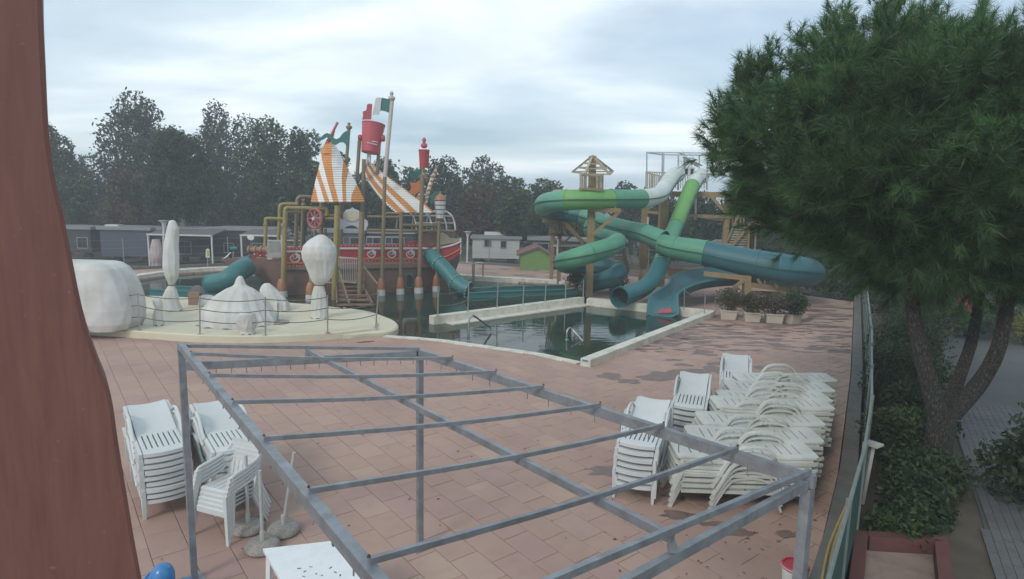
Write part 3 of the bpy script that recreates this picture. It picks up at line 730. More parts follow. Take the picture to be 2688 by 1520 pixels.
# ================================================================== parasol bases, table, blue toy, bucket
mat('granite', (0.30, 0.275, 0.245), 0.85, 0.35, 60, bump=0.4, bscale=70, dirt=(.12, .11, .1), dirt_amt=.5, dscale=8)
mat('pole_white', (0.46, 0.46, 0.45), 0.5, 0.1, 10, dirt=(.25, .2, .15), dirt_amt=.5, dscale=7)
for (x, y), top, lab, lean in (((652, 1392), (645, 1195), 'granite parasol base with its pole, beside the lounger stack and armchairs', 0),
                        ((745, 1398), (772, 1188), 'granite parasol base whose thin pole leans out over the deck', 1), ((690, 1442), (682, 1235), 'granite parasol base touching the white table corner', 2)):
    g = G(x, y); r = thing('parasol_base', g, lab, 'parasol base', 'parasol bases by the table')
    MB().lathe([(.02, 0), (.185, 0.004), (.205, .03), (.20, .065), (.165, .10), (.09, .118), (.04, .122)], g, 22).build('base', 'granite', r)
    tp = D(top[0], top[1], g.y + (.02 if lean else -.02))
    MB().tube([g + Vector((0, 0, .11)), g + Vector((0, 0, .24))], .03, 10).build('collar', 'pole_white', r)
    MB().tube([g + Vector((0, 0, .13)), tp], .021, 10).build('pole', 'pole_white', r)
mat('table_white', (0.72, 0.735, 0.745), 0.35, 0.03, 3, dirt=(.4, .4, .38), dirt_amt=.3, dscale=6)
mat('black_print', (0.04, 0.04, 0.04), .6, .1, 5)
TZ = .73
a = G(690, 1440, TZ); b_ = G(905, 1416, TZ); c_ = G(1010, 1545, TZ)
vx_ = (b_ - a).normalized(); vy_ = -(c_ - b_).normalized(); S_ = (b_ - a).length
tb = thing('table', (a + vx_ * S_ / 2 - vy_ * S_ / 2) - Vector((0, 0, TZ)), 'square white plastic table with small black marks on its top', 'table')
q = [a, a + vx_ * S_, a + vx_ * S_ - vy_ * S_, a - vy_ * S_]
tpm = MB(); cen = sum(q, Vector()) / 4
tpm.hexa([Vector((p.x, p.y, TZ - .035)) for p in (q[3], q[2], q[1], q[0])] + [Vector((p.x, p.y, TZ)) for p in (q[3], q[2], q[1], q[0])])
tp_o = tpm.build('table_top', 'table_white', tb, smooth=False)
for p in q:
    pi = lerp(p, cen, .13); po = lerp(p, cen, .06)
    MB().beam(Vector((po.x, po.y, 0)), Vector((pi.x, pi.y, TZ - .03)), .05, .05).build('leg', 'table_white', tb)
pk = MB()
for x, y, w, h in ((785, 1492, .035, .012), (800, 1500, .012, .03), (816, 1488, .03, .01), (868, 1490, .012, .035), (880, 1502, .03, .012), (893, 1510, .012, .03), (845, 1510, .02, .01), (830, 1506, .01, .02), (797, 1513, .03, .008)):
    g = G(x, y, TZ + .0015); pk.box(g, (w, h, .001), random.uniform(-.5, .5))
pk.build('print', 'black_print', tp_o, smooth=False)
mat('blue_plastic', (0.035, 0.19, 0.44), 0.35, 0.08, 3, coat=.2)
bl = thing('water_toy', G(440, 1610), 'blue moulded plastic play toy with a pointed fin, on the deck by the pergola post', 'toy')
bp0 = G(440, 1610)
hd = D(437, 1482, bp0.y); k = MB()
k.tube(spline([bp0 + Vector((-.14, .05, 0)), bp0 + Vector((-.12, .03, .25)), D(420, 1530, bp0.y), D(430, 1498, bp0.y), D(436, 1484, bp0.y)], 5), [.19 * (1 - i / 21) ** .6 + .012 for i in range(21)], 12)
k.build('fin', 'blue_plastic', bl)
c2 = D(478, 1545, bp0.y); MB().lathe([(.17, -c2.z), (.175, -.2), (.155, -.05), (.10, .05), (.045, .085), (.005, .095)], c2, 16, sx=1.0, sy=1.2).build('body', 'blue_plastic', bl)
mat('bucket_red', (0.40, 0.025, 0.045), 0.4, 0.08, 4)
mat('bucket_white', (0.6, 0.6, 0.58), 0.4, 0.05, 5, dirt=(.3, .28, .25), dirt_amt=.4)
bz = .36; bc = G(2088, 1482, bz); bk0 = thing('bucket', (bc.x, bc.y, 0), 'white paint bucket with a red lid at the foot of the green fence', 'bucket')
g0 = Vector((bc.x, bc.y, 0)); R_ = .135
MB().lathe([(.02, .005), (R_ * .82, .005), (R_ * .84, .02), (R_ * .97, .30), (R_ * 1.02, .305), (R_ * 1.02, .325)], g0, 26).build('bucket_body', 'bucket_white', bk0)
ld = MB().lathe([(R_ * 1.06, .326), (R_ * 1.07, .355), (R_ * 1.0, .368), (R_ * .9, .366), (R_ * .87, .355), (.01, .355)], g0, 26).build('lid', 'bucket_red', bk0)
MB().lathe([(R_ * 1.075, .340), (R_ * 1.09, .346), (R_ * 1.075, .352), (R_ * 1.06, .346)], g0, 26).build('lid_rim', 'bucket_white', ld)
# ================================================================== pirate-ship water playground
mat('hull_brown', (0.135, 0.075, 0.058), 0.55, 0.1, 2, bump=.05, bscale=25, dirt=(.2, .14, .11), dirt_amt=.4, dscale=1.2)
mat('post_tan', (0.20, 0.15, 0.085), 0.5, 0.1, 3, dirt=(.18, .13, .08), dirt_amt=.4, dscale=2)
mat('pipe_yellow', (0.27, 0.215, 0.07), 0.42, 0.08, 3, dirt=(.2, .16, .08), dirt_amt=.35, dscale=2)
mat('foot_orange', (0.34, 0.15, 0.07), 0.5, 0.1, 4)
mat('ship_red', (0.33, 0.032, 0.038), 0.4, 0.08, 3)
mat('ship_white', (0.54, 0.535, 0.51), 0.45, 0.05, 4)
mat('ship_orange', (0.50, 0.17, 0.055), 0.45, 0.06, 4)
mat('sail_white', (0.70, 0.69, 0.66), 0.5, 0.04, 4)
mat('sail_orange', (0.55, 0.235, 0.07), 0.5, 0.08, 4)
mat('bucket_pink', (0.45, 0.07, 0.085), 0.4, 0.06, 3)
mat('flag_green', (0.045, 0.16, 0.145), 0.5, 0.06, 3)
mat('flag_white', (0.62, 0.62, 0.62), 0.5, 0.04, 3)
mat('teal', (0.035, 0.155, 0.155), 0.48, 0.1, 2, spec=.4, dirt=(.09, .2, .2), dirt_amt=.4, dscale=1.5)
mat('cage_pale', (0.48, 0.42, 0.39), 0.5, 0.06, 4)
mat('crest_lilac', (0.50, 0.485, 0.53), 0.45, 0.04, 4)
mat('crest_cream', (0.52, 0.47, 0.34), 0.5, 0.1, 8)
mat('step_brown', (0.20, 0.125, 0.085), 0.6, 0.12, 5)
mat('wheel_red', (0.36, 0.10, 0.095), 0.45, 0.08, 4)
mat('hollow_shade_band', (0.015, 0.02, 0.02), 0.3, 0.1, 4)  # near-black: shade painted inside openings, also the lantern bands
z1 = Z(560, 220, .2747); zq = Z(560, 500, .1923); zr = Z(860, 560, .1648); zk = Z(1000, 370, .1717); zf = Z(900, 230, .1305)
def Yf(px): return 26.8 + .00596 * (px - 741)
def S(p, d=0.0): return D(p[0], p[1], Yf(p[0]) + d)
FRONT = Vector((1, (Yf(1100) - Yf(700)) / (S((1100, 700)).x - S((700, 700)).x), 0)).normalized()
NRM = Vector((FRONT.y, -FRONT.x, 0))                        # towards the viewer side
ship = thing('pirate_ship', G(960, 775, 0), 'pirate ship water playground with red bulwarks, striped awnings and tipping buckets', 'play ship')
def pipe(name, pts, r, m_='post_tan', d=0.0, n=10, smooth=4, parent=None, f=None):
    P = [S(p[:2], d + (p[2] if len(p) > 2 else 0)) for p in pts]
    if len(P) > 2 and smooth: P = spline(P, smooth)
    return MB().tube(P, r, n).build(name, m_, parent or ship)
# hull
hull = MB(); st_ = [(580, 682, 685, .06), (605, 681, 690, .35), (640, 680.5, 699, .8), (672, 680, 724, 1.2), (700, 680, 746, 1.5), (741, 680, 778, 1.9)]
st2 = [(741, 697, 790, 1.9), (820, 697, 792, 2.0), (900, 697, 790, 2.0), (1000, 696, 785, 2.0), (1100, 695, 780, 2.0), (1150, 693, 778, 1.8), (1190, 680, 730, 1.3), (1207, 662, 680, .8)]
for stn in (st_, st2):
    o = len(hull.v)
    for px, yt, yb, hw in stn:
        t_, b_ = S((px, yt), 2 - hw), S((px, yb), 2 - hw)
        b_.z = max(b_.z, -0.45) if stn is st2 and px < 1160 else b_.z
        for p, k in ((t_, 0), (b_, 0), (b_, 1), (t_, 1)):
            q = Vector(p) - NRM * (2 * hw * k); hull.v.append(tuple(q))
    n_ = len(stn)
    for i in range(n_ - 1):
        for j in range(4):
            hull.f.append((o + i * 4 + j, o + i * 4 + (j + 1) % 4, o + (i + 1) * 4 + (j + 1) % 4, o + (i + 1) * 4 + j)); hull.m.append(0)
    hull.f.append((o, o + 1, o + 2, o + 3)); hull.f.append(tuple(o + (n_ - 1) * 4 + j for j in range(4))[::-1]); hull.m += [0, 0]
hull_o = hull.build('hull', 'hull_brown', ship, smooth=False)
# strakes: raised rubbing boards along the hull
MB().beam(S((745, 704), -.03), S((1150, 697), -.03), .06, .16).build('rubbing_board', 'step_brown', hull_o)
MB().beam(S((582, 681), 1.94), S((740, 679), .06), .05, .10).build('bow_rail', 'hull_brown', hull_o)
# red bulwark panels with rail, stripe and scroll
def panel(pts, name='bulwark_panel', d=-.02, th=.08, m_='ship_red'):
    return MB().plate([S(p, d) for p in pts], NRM, th).build(name, m_, ship, smooth=False)
def scroll(par, c, s, d=-.075):
    k = MB(); c = Vector(c)
    def at(a, r, ox=0, oy=0): return S((c.x + s * (ox + r * math.cos(a)), c.y - s * (oy + r * math.sin(a))), d)
    k.tube([at(rad(40 - 28 * i), 1.0 - .033 * i if i > 8 else 1.0 - .01 * i) for i in range(16)], .028, 6)
    k.tube([at(rad(60 + 40 * i), .15 + .045 * i, -.15, .1) for i in range(9)], .016, 5)
    k.build('scroll', 'ship_white', par)
    for ox, oy, r in ((.35, .75, .06), (.75, .35, .07), (.55, .55, .045), (.9, .0, .04)):
        MB().lathe([(.005, -.02), (r, -.012), (r, .012), (.005, .02)], S((c.x + s * ox, c.y - s * oy), d), 10, M=Matrix.Rotation(rad(90), 3, 'X')).build('bead', 'ship_white', par)
def bul(x0, x1, y, orn=None, s=11):
    """y = top, rail, orange stripe, bottom rows"""
    p = panel([(x0, y[0]), (x0, y[3]), (x1, y[3]), (x1, y[0])])
    MB().beam(S((x0, y[1]), -.09), S((x1, y[1]), -.09), .06, .085).build('rail', 'ship_white', p)
    MB().beam(S((x0, y[2]), -.075), S((x1, y[2]), -.075), .03, .07).build('stripe', 'ship_orange', p)
    n_ = max(3, int((x1 - x0) / 9)); bm_ = MB()
    for k in range(n_):
        for yy in (y[0] + 3, y[3] - 4):
            c = S((lerp(x0, x1, (k + .5) / n_), yy), -.065); bm_.box(c, (.035, .02, .035))
    bm_.build('studs', 'ship_white', p, smooth=False)
    if orn: scroll(p, orn + (0,), s)
    return p
YL = (649, 660, 690, 702); YR = (641, 652, 679, 689)
bul(746, 812, YL, (774, 676), 13); bul(812, 876, YL, (843, 677), 12)
bul(892, 941, YR); bul(952, 1001, YR, (975, 666)); bul(1007, 1053, YR, (1028, 666)); bul(1058, 1100, YR, (1077, 666))
# stern: bulwark sweeping up
top = [(1106, 641), (1130, 645), (1160, 645), (1190, 639), (1209, 630)]
bot = [(1209, 662), (1190, 678), (1160, 689), (1106, 690)]
sp = panel(top + bot, 'stern_bulwark', d=-.02)
pipe('rail', [(1106, 652, -.08), (1135, 653, -.08), (1165, 649, -.08), (1190, 643, -.08), (1210, 634, -.08)], .045, 'ship_white', parent=sp)
pipe('stripe', [(1150, 681, -.07), (1175, 672, -.07), (1195, 662, -.07), (1210, 652, -.07)], .032, 'ship_orange', parent=sp)
MB().beam(S((1209, 626), -.03), S((1209, 666), -.03), .07, .07).build('stern_post', 'ship_white', sp)
panel([(1063, 640), (1090, 631), (1101, 635), (1101, 641), (1063, 641)], 'bulwark_step')
# far-side bulwark and deck, seen between posts
MB().plate([S((746, 655), 3.9), S((746, 690), 3.9), S((1150, 690), 3.9), S((1150, 655), 3.9)], NRM, .08).build('far_bulwark', 'ship_red', ship, smooth=False)
dk = MB(); q = [S((745, 697), .05), S((1150, 690), .05), S((1150, 690), .05) - NRM * 3.8, S((745, 697), .05) - NRM * 3.8]
zdk = q[0].z
for k in range(24):                                        # deck boards
    a0, a1 = k / 24, (k + .94) / 24
    v_ = [lerp(q[0], q[1], a0), lerp(q[0], q[1], a1), lerp(q[3], q[2], a1), lerp(q[3], q[2], a0)]
    MB().hexa([Vector((p.x, p.y, zdk - .06)) for p in v_] + [Vector((p.x, p.y, zdk)) for p in v_]).build('deck_board', 'step_brown', ship, smooth=False)
# posts with orange feet
def post(base, top_, r, m_='post_tan', d=0.0, foot=True, rt=None, name='post'):
    b_ = G(base[0], base[1], WZ); b_.z = -.4
    t_ = D(top_[0], top_[1], b_.y)
    o = MB().tube([b_, lerp(b_, t_, .5), t_], [r, r, rt or r], 12).build(name, m_, ship)
    if foot:
        g = Vector((b_.x, b_.y, 0))
        MB().lathe([(r * 2.0, .17), (r * 1.95, .45), (r * 1.25, .66), (r * 1.12, .68)], g, 12).build('foot', 'foot_orange', o)
        MB().lathe([(r * 2.2, -.35), (r * 2.2, .02), (r * 2.1, .165)], g, 12).build('footing', 'ship_white', o)
    return o, b_, t_
pm, pb, pt = post((741, 779), (749, 556), .105, 'pipe_yellow')
MB().lathe([(.14, -.06), (.14, .06)], D(745.5, 590, pb.y), 12).build('collar', 'pipe_yellow', pm)
post((816, 789), (818, 640), .1, 'pipe_yellow')
post((876, 786), (886, 540), .125, 'pipe_yellow', foot=False); post((943, 790), (950, 556), .115, 'post_tan', foot=False); pipe('post', [(948, 690, 1.2), (955, 418, 1.2)], .09, smooth=0)
post((1001, 775), (1010, 465), .085); post((1051, 772), (1053, 556), .085); post((1099, 769), (1109, 459), .10); post((1145, 765), (1153, 580), .085)
for xs_, yb, yt in ((1190, 700, 604), (842, 690, 531), (895, 690, 531)):
    pipe('post', [(xs_ - 1, yb, 1.0), (xs_ + 2, yt, 1.0)], .095, smooth=0)
for x0, x1, y in ((962, 1002, 604), (964, 1004, 569), (1012, 1052, 570), (1012, 1052, 560), (1056, 1104, 591), (1111, 1151, 592), (1010, 1052, 606), (1056, 1100, 606), (1111, 1190, 606), (889, 952, 560), (850, 890, 566)):
    for d in (.05, 3.6):
        pipe('beam', [(x0, y, d), (x1, y + .5, d)], .07, smooth=0)
# yellow spray pipes on the foredeck
pipe('spray_pipe', [zq(706, 760), zq(716, 500), zq(716, 400), zq(738, 383), zq(790, 384), zq(948, 392)], .075, 'pipe_yellow', d=.5)
pipe('spray_pipe', [zq(887, 700), zq(903, 400), zq(905, 270), zq(915, 205), zq(960, 187), zq(1060, 186), zq(1150, 188)], .08, 'pipe_yellow', d=1.2)
pipe('spray_pipe', [zq(980, 330), zq(982, 270), zq(1010, 236), zq(1080, 240), zq(1330, 245), zq(1500, 250), zq(1543, 262), zq(1550, 345)], .085, 'pipe_yellow', d=0)
pipe('spray_pipe', [zq(1125, 770), zq(1140, 300), zq(1145, 160), zq(1165, 100), zq(1215, 85), zq(1345, 92)], .09, 'post_tan', d=1.8)
pipe('spray_pipe', [zq(1010, 296), zq(1200, 302)], .06, 'post_tan', d=1.5, smooth=0)
pipe('post', [zq(1205, 760), zq(1222, 215)], .07, d=2.4, smooth=0)
MB().lathe([(.10, -.2), (.12, -.1), (.05, .0), (.09, .1), (.04, .18), (.01, .2)], S(zq(1229, 165), 2.4), 10).build('finial', 'post_tan', ship)
for a, b2 in ((1380, 620), (1450, 620), (1520, 600)): pipe('post', [zq(a, 800), zq(a + 10, 520 if a > 1400 else 540)], .07, d=1.0, smooth=0)
pipe('pipe_arm', [zq(1530, 385), zq(1690, 388)], .07, 'pipe_yellow', d=-.1, smooth=0)
MB().lathe([(.06, -.05), (.09, 0), (.06, .05)], S(zq(705, 470), .5), 10).build('nozzle', 'foot_orange', ship)
# railing of white balusters
def railing(x0, x1, yt, yb, n, d, dy=0.0):
    k = MB()
    k.beam(S((x0, yt), d), S((x1, yt + dy), d), .06, .06); k.beam(S((x0, yb), d), S((x1, yb + dy), d), .05, .06)
    for i in range(n):
        t = i / (n - 1); k.beam(S((lerp(x0, x1, t) + .8, yt + dy * t), d), S((lerp(x0, x1, t) - .8, yb + dy * t), d), .022, .022)
    k.build('railing', 'ship_white', ship, smooth=False)
railing(702, 738, 631, 679, 13, .35, 1.5); railing(752, 790, 631, 648, 2, 2.5); railing(888, 935, 675, 738, 11, -1.1, 4); railing(855, 872, 690, 741, 4, -1.1, 1)
railing(912, 942, 646, 650, 2, .1)
railing(962, 1000, 622, 641, 2, 3.2); railing(1012, 1050, 622, 641, 2, 3.2)
# cannon on the bow
ca = MB(); c0 = S(zq(480, 812), 1.6); c1 = S(zq(760, 812), 1.2); ax_ = (c1 - c0)
pr = [(0, .15), (.03, .185), (.10, .185), (.13, .14), (.30, .14), (.32, .18), (.40, .18), (.42, .15), (.58, .15), (.60, .185), (.70, .185), (.72, .16), (.9, .165), (.93, .19), (1.0, .15)]
ca.tube([c0 + ax_ * a for a, r in pr], [r for a, r in pr], 14)
co_ = ca.build('cannon', 'step_brown', ship)
for a in (.065, .36, .65, .95): MB().tube([c0 + ax_ * (a - .035), c0 + ax_ * (a + .035)], .195, 14).build('ring', 'foot_orange', co_)
MB().tube([c0 - ax_ * .004, c0 + ax_ * .01], .10, 12).build('muzzle', 'hollow_shade_band', co_)  # dark disc paints the shaded bore
cr_ = MB().plate([S(zq(*p), 1.05) for p in ((528, 930), (530, 880), (560, 855), (600, 848), (640, 865), (700, 850), (745, 865), (750, 930))], NRM, .35).build('carriage', 'ship_red', ship, smooth=False)
bd = MB()
for x, y in ((560, 872), (640, 888), (722, 885), (600, 922), (625, 918), (650, 926), (670, 922)): bd.box(S(zq(x, y), .86), (.05, .02, .05))
bd.build('studs', 'ship_white', cr_, smooth=False)
pipe('bow_spar', [(584, 680, 1.9), zq(180, 905) + (1.9,), zq(242, 845) + (1.9,)], .025, 'steel')
MB().tube([S(zq(225, 798), 1.9), S(zq(325, 798), 1.9)], .10, 12).build('spray_drum', 'teal', ship)
MB().beam(S(zq(272, 815), 1.9), S(zq(268, 935), 1.9), .03, .03).build('drum_stand', 'steel', ship)
MB().tube([S(zq(480, 935), 1.7), S(zq(505, 878), 1.7)], [.22, .04], 10).build('spray_cone', 'teal', ship)
MB().lathe([(.005, -.03), (.13, -.02), (.13, .02), (.005, .03)], S(zq(510, 642), 1.7), 14, M=Matrix.Rotation(rad(35), 3, 'Y') @ Matrix.Rotation(rad(60), 3, 'X'), sx=1.2).build('spray_target', 'ship_white', ship)
MB().beam(S(zq(512, 655), 1.7), S(zq(520, 935), 1.7), .02, .02).build('target_rod', 'steel', ship)
# spoked wheel
wc = S(zq(1385, 385), -.25); Rw = 24.5 / 1600 * Yf(826)
Mw = Matrix.Rotation(rad(-28), 3, 'Z') @ Matrix.Rotation(rad(90), 3, 'X')
wl_ = MB().tube([wc + Mw @ Vector((Rw * math.cos(a), Rw * math.sin(a), 0)) for a in np.linspace(0, 2 * math.pi, 33)], .05, 8, caps=False).build('wheel', 'wheel_red', ship)
for k in range(8):
    a = 2 * math.pi * k / 8; MB().beam(wc, wc + Mw @ Vector((Rw * .97 * math.cos(a), Rw * .97 * math.sin(a), 0)), .035, .06).build('spoke', 'wheel_red', wl_)
MB().tube([wc + Mw @ Vector((0, 0, .12)), wc + Mw @ Vector((0, 0, -.3))], .07, 10).build('hub', 'ship_white', wl_)
# crest over the entrance
cr = [(1330, 1180), (1352, 1197), (1390, 1210), (1412, 1255), (1410, 1300), (1440, 1287), (1472, 1308), (1478, 1350), (1455, 1390), (1425, 1399), (1385, 1380), (1350, 1358), (1318, 1352), (1285, 1360), (1240, 1386), (1205, 1393), (1172, 1372), (1160, 1325), (1175, 1290), (1205, 1284), (1243, 1300), (1242, 1245), (1265, 1207), (1308, 1197)]
c_o = MB().plate([S(z1(*p), -1.3) for p in cr], NRM, .09).build('crest', 'crest_lilac', ship, smooth=False)
MB().plate([S(z1(1327 + 68 * math.cos(a), 1262 - 50 * math.sin(a)), -1.37) for a in np.linspace(0, 2 * math.pi, 25)[:-1]], NRM, .05).build('crest_shield', 'crest_cream', c_o, smooth=False)
pipe('crest_arm', [z1(1240, 1330) + (-1.2,), z1(1210, 1335) + (-.3,)], .04, smooth=0); pipe('crest_arm', [z1(1400, 1340) + (-1.2,), z1(1430, 1345) + (-.3,)], .04, smooth=0)
# entrance stair
tA, tB = S(zr(135, 1100), -.9), S(zr(525, 1100), -.9); bA, bB = G(884, 800, .02), G(978, 800, .02)
for k in range(6):
    f = k / 5; a, b_ = lerp(tA, bA, f), lerp(tB, bB, f); dv_ = Vector((0, .32, 0))
    MB().hexa([p + Vector((0, 0, dz)) for dz in (-.06, 0) for p in (a, b_, b_ + dv_, a + dv_)]).build('tread', 'step_brown', ship, smooth=False)
for a, b_ in ((tA, bA), (tB, bB)): MB().beam(a, b_, .06, .2).build('stringer', 'step_brown', ship)
lo = Vector((0, 0, -.02))
for (a, b_), side_ in (((S(zr(530, 800), -.9), D(992, 747, bB.y)), 'r'), ((S(zr(140, 800), -.9), D(917, 797, bA.y - .4)), 'l')):
    hr = MB().beam(a, b_, .05, .07).build('handrail', 'post_tan', ship)
    e0, e1 = (tB, bB) if side_ == 'r' else (tA, bA)
    bl_ = MB()
    for k in range(1, 12):
        f = k / 12; p = lerp(a, b_, f); qq = lerp(e0, e1, f); bl_.beam(p, Vector((p.x, p.y, max(qq.z, .0))), .02, .02)
    tag(bl_.build('balusters', 'step_brown', hr, smooth=False), kind='stuff')
lt = S(zr(130, 1105), -.9)
MB().hexa([p + Vector((0, 0, dz)) for dz in (-.1, 0) for p in (tA, tB, tB + Vector((0, 1.1, 0)), tA + Vector((0, 1.1, 0)))]).build('landing', 'step_brown', ship, smooth=False)
# tunnel mouth in the hull
tc_ = S(zr(1303, 1078), -.02)
tn = MB().tube([tc_ + Vector((.38 * math.cos(a) * .62, 0, .34 * math.sin(a))) for a in np.linspace(0, 2 * math.pi, 25)], .045, 6, caps=False).build('tunnel_ring', 'teal', ship)
MB().plate([tc_ + Vector((.23 * math.cos(a), 0, .33 * math.sin(a))) for a in np.linspace(0, 2 * math.pi, 25)[:-1]], NRM, .05).build('tunnel_mouth', 'hollow_shade_band', tn, smooth=False)  # flat dark plate paints the shade inside the tunnel
# striped awnings, one board per row
def row_edges(tabL, tabR, y): return poly_at(tabL, y), poly_at(tabR, y)
def awning(name, tabL, tabR, bounds, first, y0, y1, n, dfun, parent_label):
    par = bpy.data.objects.new(name, None); C.objects.link(par); par.parent = ship
    for k in range(n):
        ya, yb = lerp(y0, y1, k / n), lerp(y0, y1, (k + 1) / n); ym = (ya + yb) / 2
        xl, xr = row_edges(tabL, tabR, ym)
        cuts = [xl] + sorted(x for x in (poly_at(b_, ym) if b_[0][0] <= ym <= b_[-1][0] + 1 else None for b_ in bounds) if x is not None and xl + 2 < x < xr - 2) + [xr]
        # colour of the first cell: count the bounds already left of the left edge
        skipped = sum(1 for b_ in bounds if not (b_[0][0] <= ym <= b_[-1][0] + 1) and b_[0][2 if len(b_[0]) > 2 else 1] == 'L' or (b_[0][0] <= ym and poly_at([(q_[0], q_[1]) for q_ in b_], ym) <= xl + 2))
        col_ = (first + skipped) % 2
        m_ = MB()
        for i in range(len(cuts) - 1):
            a, b_ = cuts[i], cuts[i + 1]; mi = (col_ + i) % 2; seg = max(1, int((b_ - a) / 60))
            for s_ in range(seg):
                u, v = lerp(a, b_, s_ / seg), lerp(a, b_, (s_ + 1) / seg)
                pts = []
                for x in (u, v):
                    tt = (x - xl) / max(1, xr - xl); dd_ = dfun(ym, tt)
                    top_ = S(z1(x, ya), dd_); bt_ = S(z1(x, yb + (yb - ya) * .12), dd_)
                    pts.append((top_, bt_))
                (t0, b0), (t1, b1) = pts; mid0 = (t0 * .35 + b0 * .65) + NRM * .09; mid1 = (t1 * .35 + b1 * .65) + NRM * .09; bk_ = -NRM * .04
                o = len(m_.v)
                for p in (t0 + bk_, t0 + NRM * .01, mid0, b0 + NRM * .07, b0 + bk_, t1 + bk_, t1 + NRM * .01, mid1, b1 + NRM * .07, b1 + bk_): m_.v.append(tuple(p))
                for j in range(5): m_.f.append((o + j, o + (j + 1) % 5, o + 5 + (j + 1) % 5, o + 5 + j)); m_.m.append(mi)
                m_.f.append(tuple(o + j for j in range(5))[::-1]); m_.f.append(tuple(o + 5 + j for j in range(5))); m_.m += [mi, mi]
        m_.build('awning_board', ['sail_orange', 'sail_white'], par, smooth=False)
    return par
TL_ = [(535, 1082), (600, 1050), (640, 1024), (690, 1036), (800, 1006), (950, 970), (1100, 937), (1130, 932)]
TR_ = [(535, 1108), (560, 1140), (640, 1200), (730, 1240), (820, 1290), (920, 1350), (1020, 1400), (1130, 1447)]
BND = [[(960, 965), (1040, 985), (1130, 1004)], [(880, 985), (1000, 1025), (1130, 1064)], [(800, 1003), (900, 1032), (1130, 1110)], [(700, 1030), (900, 1080), (1130, 1145)],
       [(560, 1134), (750, 1130), (950, 1152), (1130, 1198)], [(735, 1240), (900, 1225), (1130, 1236)], [(830, 1292), (950, 1265), (1130, 1271)], [(960, 1370), (1060, 1320), (1130, 1314)]]
# cell colours counted from the left edge: bounds starting on the left edge flip the first cell below their start
def awning_left():
    par = bpy.data.objects.new('awning', None); C.objects.link(par); par.parent = ship
    n = 27; y0, y1 = 535, 1130
    for k in range(n):
        ya, yb = lerp(y0, y1, k / n), lerp(y0, y1, (k + 1) / n); ym = (ya + yb) / 2
        xl, xr = poly_at(TL_, ym), poly_at(TR_, ym)
        act = [b_ for b_ in BND if b_[0][0] <= ym]
        leftc = sum(1 for b_ in BND[:4] if b_[0][0] <= ym)
        first = 0 if leftc % 2 == 0 else 0
        first = [0, 1, 0, 1, 0][leftc]                    # 0 orange, 1 white
        cuts = [xl] + [min(max(poly_at(b_, ym), xl + 1), xr - 1) for b_ in act] + [xr]
        emit_row(par, cuts, first, xl, xr, ya, yb, lambda y, t: 1.6 - 1.7 * ((y - 535) / 595) - .35 * math.sin(math.pi * t))
    return par
def emit_row(par, cuts, first, xl, xr, ya, yb, dfun):
    m_ = MB(); ym = (ya + yb) / 2; cuts = sorted(cuts)
    for i in range(len(cuts) - 1):
        a, b_ = cuts[i], cuts[i + 1]; mi = (first + i) % 2; seg = max(1, int((b_ - a) / 50))
        for s_ in range(seg):
            u, v = lerp(a, b_, s_ / seg), lerp(a, b_, (s_ + 1) / seg); pts = []
            for x in (u, v):
                dd_ = dfun(ym, (x - xl) / max(1, xr - xl)); pts.append((S(z1(x, ya), dd_), S(z1(x, yb + (yb - ya) * .12), dd_)))
            (t0, b0), (t1, b1) = pts; mid0 = (t0 * .35 + b0 * .65) + NRM * .09; mid1 = (t1 * .35 + b1 * .65) + NRM * .09; bk_ = -NRM * .04
            o = len(m_.v)
            for p in (t0 + bk_, t0 + NRM * .01, mid0, b0 + NRM * .07, b0 + bk_, t1 + bk_, t1 + NRM * .01, mid1, b1 + NRM * .07, b1 + bk_): m_.v.append(tuple(p))
            for j in range(5): m_.f.append((o + j, o + (j + 1) % 5, o + 5 + (j + 1) % 5, o + 5 + j)); m_.m.append(mi)
            m_.f.append(tuple(o + j for j in range(5))[::-1]); m_.f.append(tuple(o + 5 + j for j in range(5))); m_.m += [mi, mi]
    m_.build('awning_board', ['sail_orange', 'sail_white'], par, smooth=False)
awning_left()
RL_ = [(725, 1424), (830, 1430), (940, 1482), (1050, 1562), (1150, 1652), (1232, 1745)]
RR_ = [(725, 1476), (800, 1562), (900, 1682), (1020, 1850), (1130, 2000), (1232, 2112)]
par = bpy.data.objects.new('awning', None); C.objects.link(par); par.parent = ship
nR = 30
for k in range(nR):
    ya, yb = lerp(725, 1232, k / nR), lerp(725, 1232, (k + 1) / nR); ym = (ya + yb) / 2
    xl, xr = poly_at(RL_, ym), poly_at(RR_, ym); w = xr - xl; g = (ym - 725) / 507
    fr_ = [.0, .10 - .06 * g, .30 - .06 * g, .44 - .08 * g, .66 - .10 * g, .94, 1.0]
    emit_row(par, [xl + w * f for f in fr_], 1, xl, xr, ya, yb, lambda y, t: 2.2 - 2.1 * ((y - 725) / 507))
# tipping bucket, masts and flags
bc_ = S(zf(585, 1010), 1.6); kb = Yf(976) / 1600 + .001
sc_ = .1305 * (Yf(976) + 1.6) / 1600
Mb = Matrix.Rotation(rad(6), 3, 'Y') @ Matrix.Rotation(rad(-8), 3, 'X')
bkt = MB().lathe([(160 * sc_, -300 * sc_), (170 * sc_, -290 * sc_), (205 * sc_, 100 * sc_), (222 * sc_, 255 * sc_), (230 * sc_, 262 * sc_), (230 * sc_, 278 * sc_), (205 * sc_, 278 * sc_), (195 * sc_, 150 * sc_), (5 * sc_, 140 * sc_)], bc_, 22, M=Mb).build('tipping_bucket', 'bucket_pink', ship)
for sx in (-1, 1): MB().lathe([(.01, -.10), (.14, -.08), (.16, 0), (.14, .08), (.01, .10)], bc_ + Vector((sx * 225 * sc_, -.05, -.02)), 12, M=Matrix.Rotation(rad(90), 3, 'Y')).build('pivot', 'bucket_pink', bkt)
lt_ = MB()
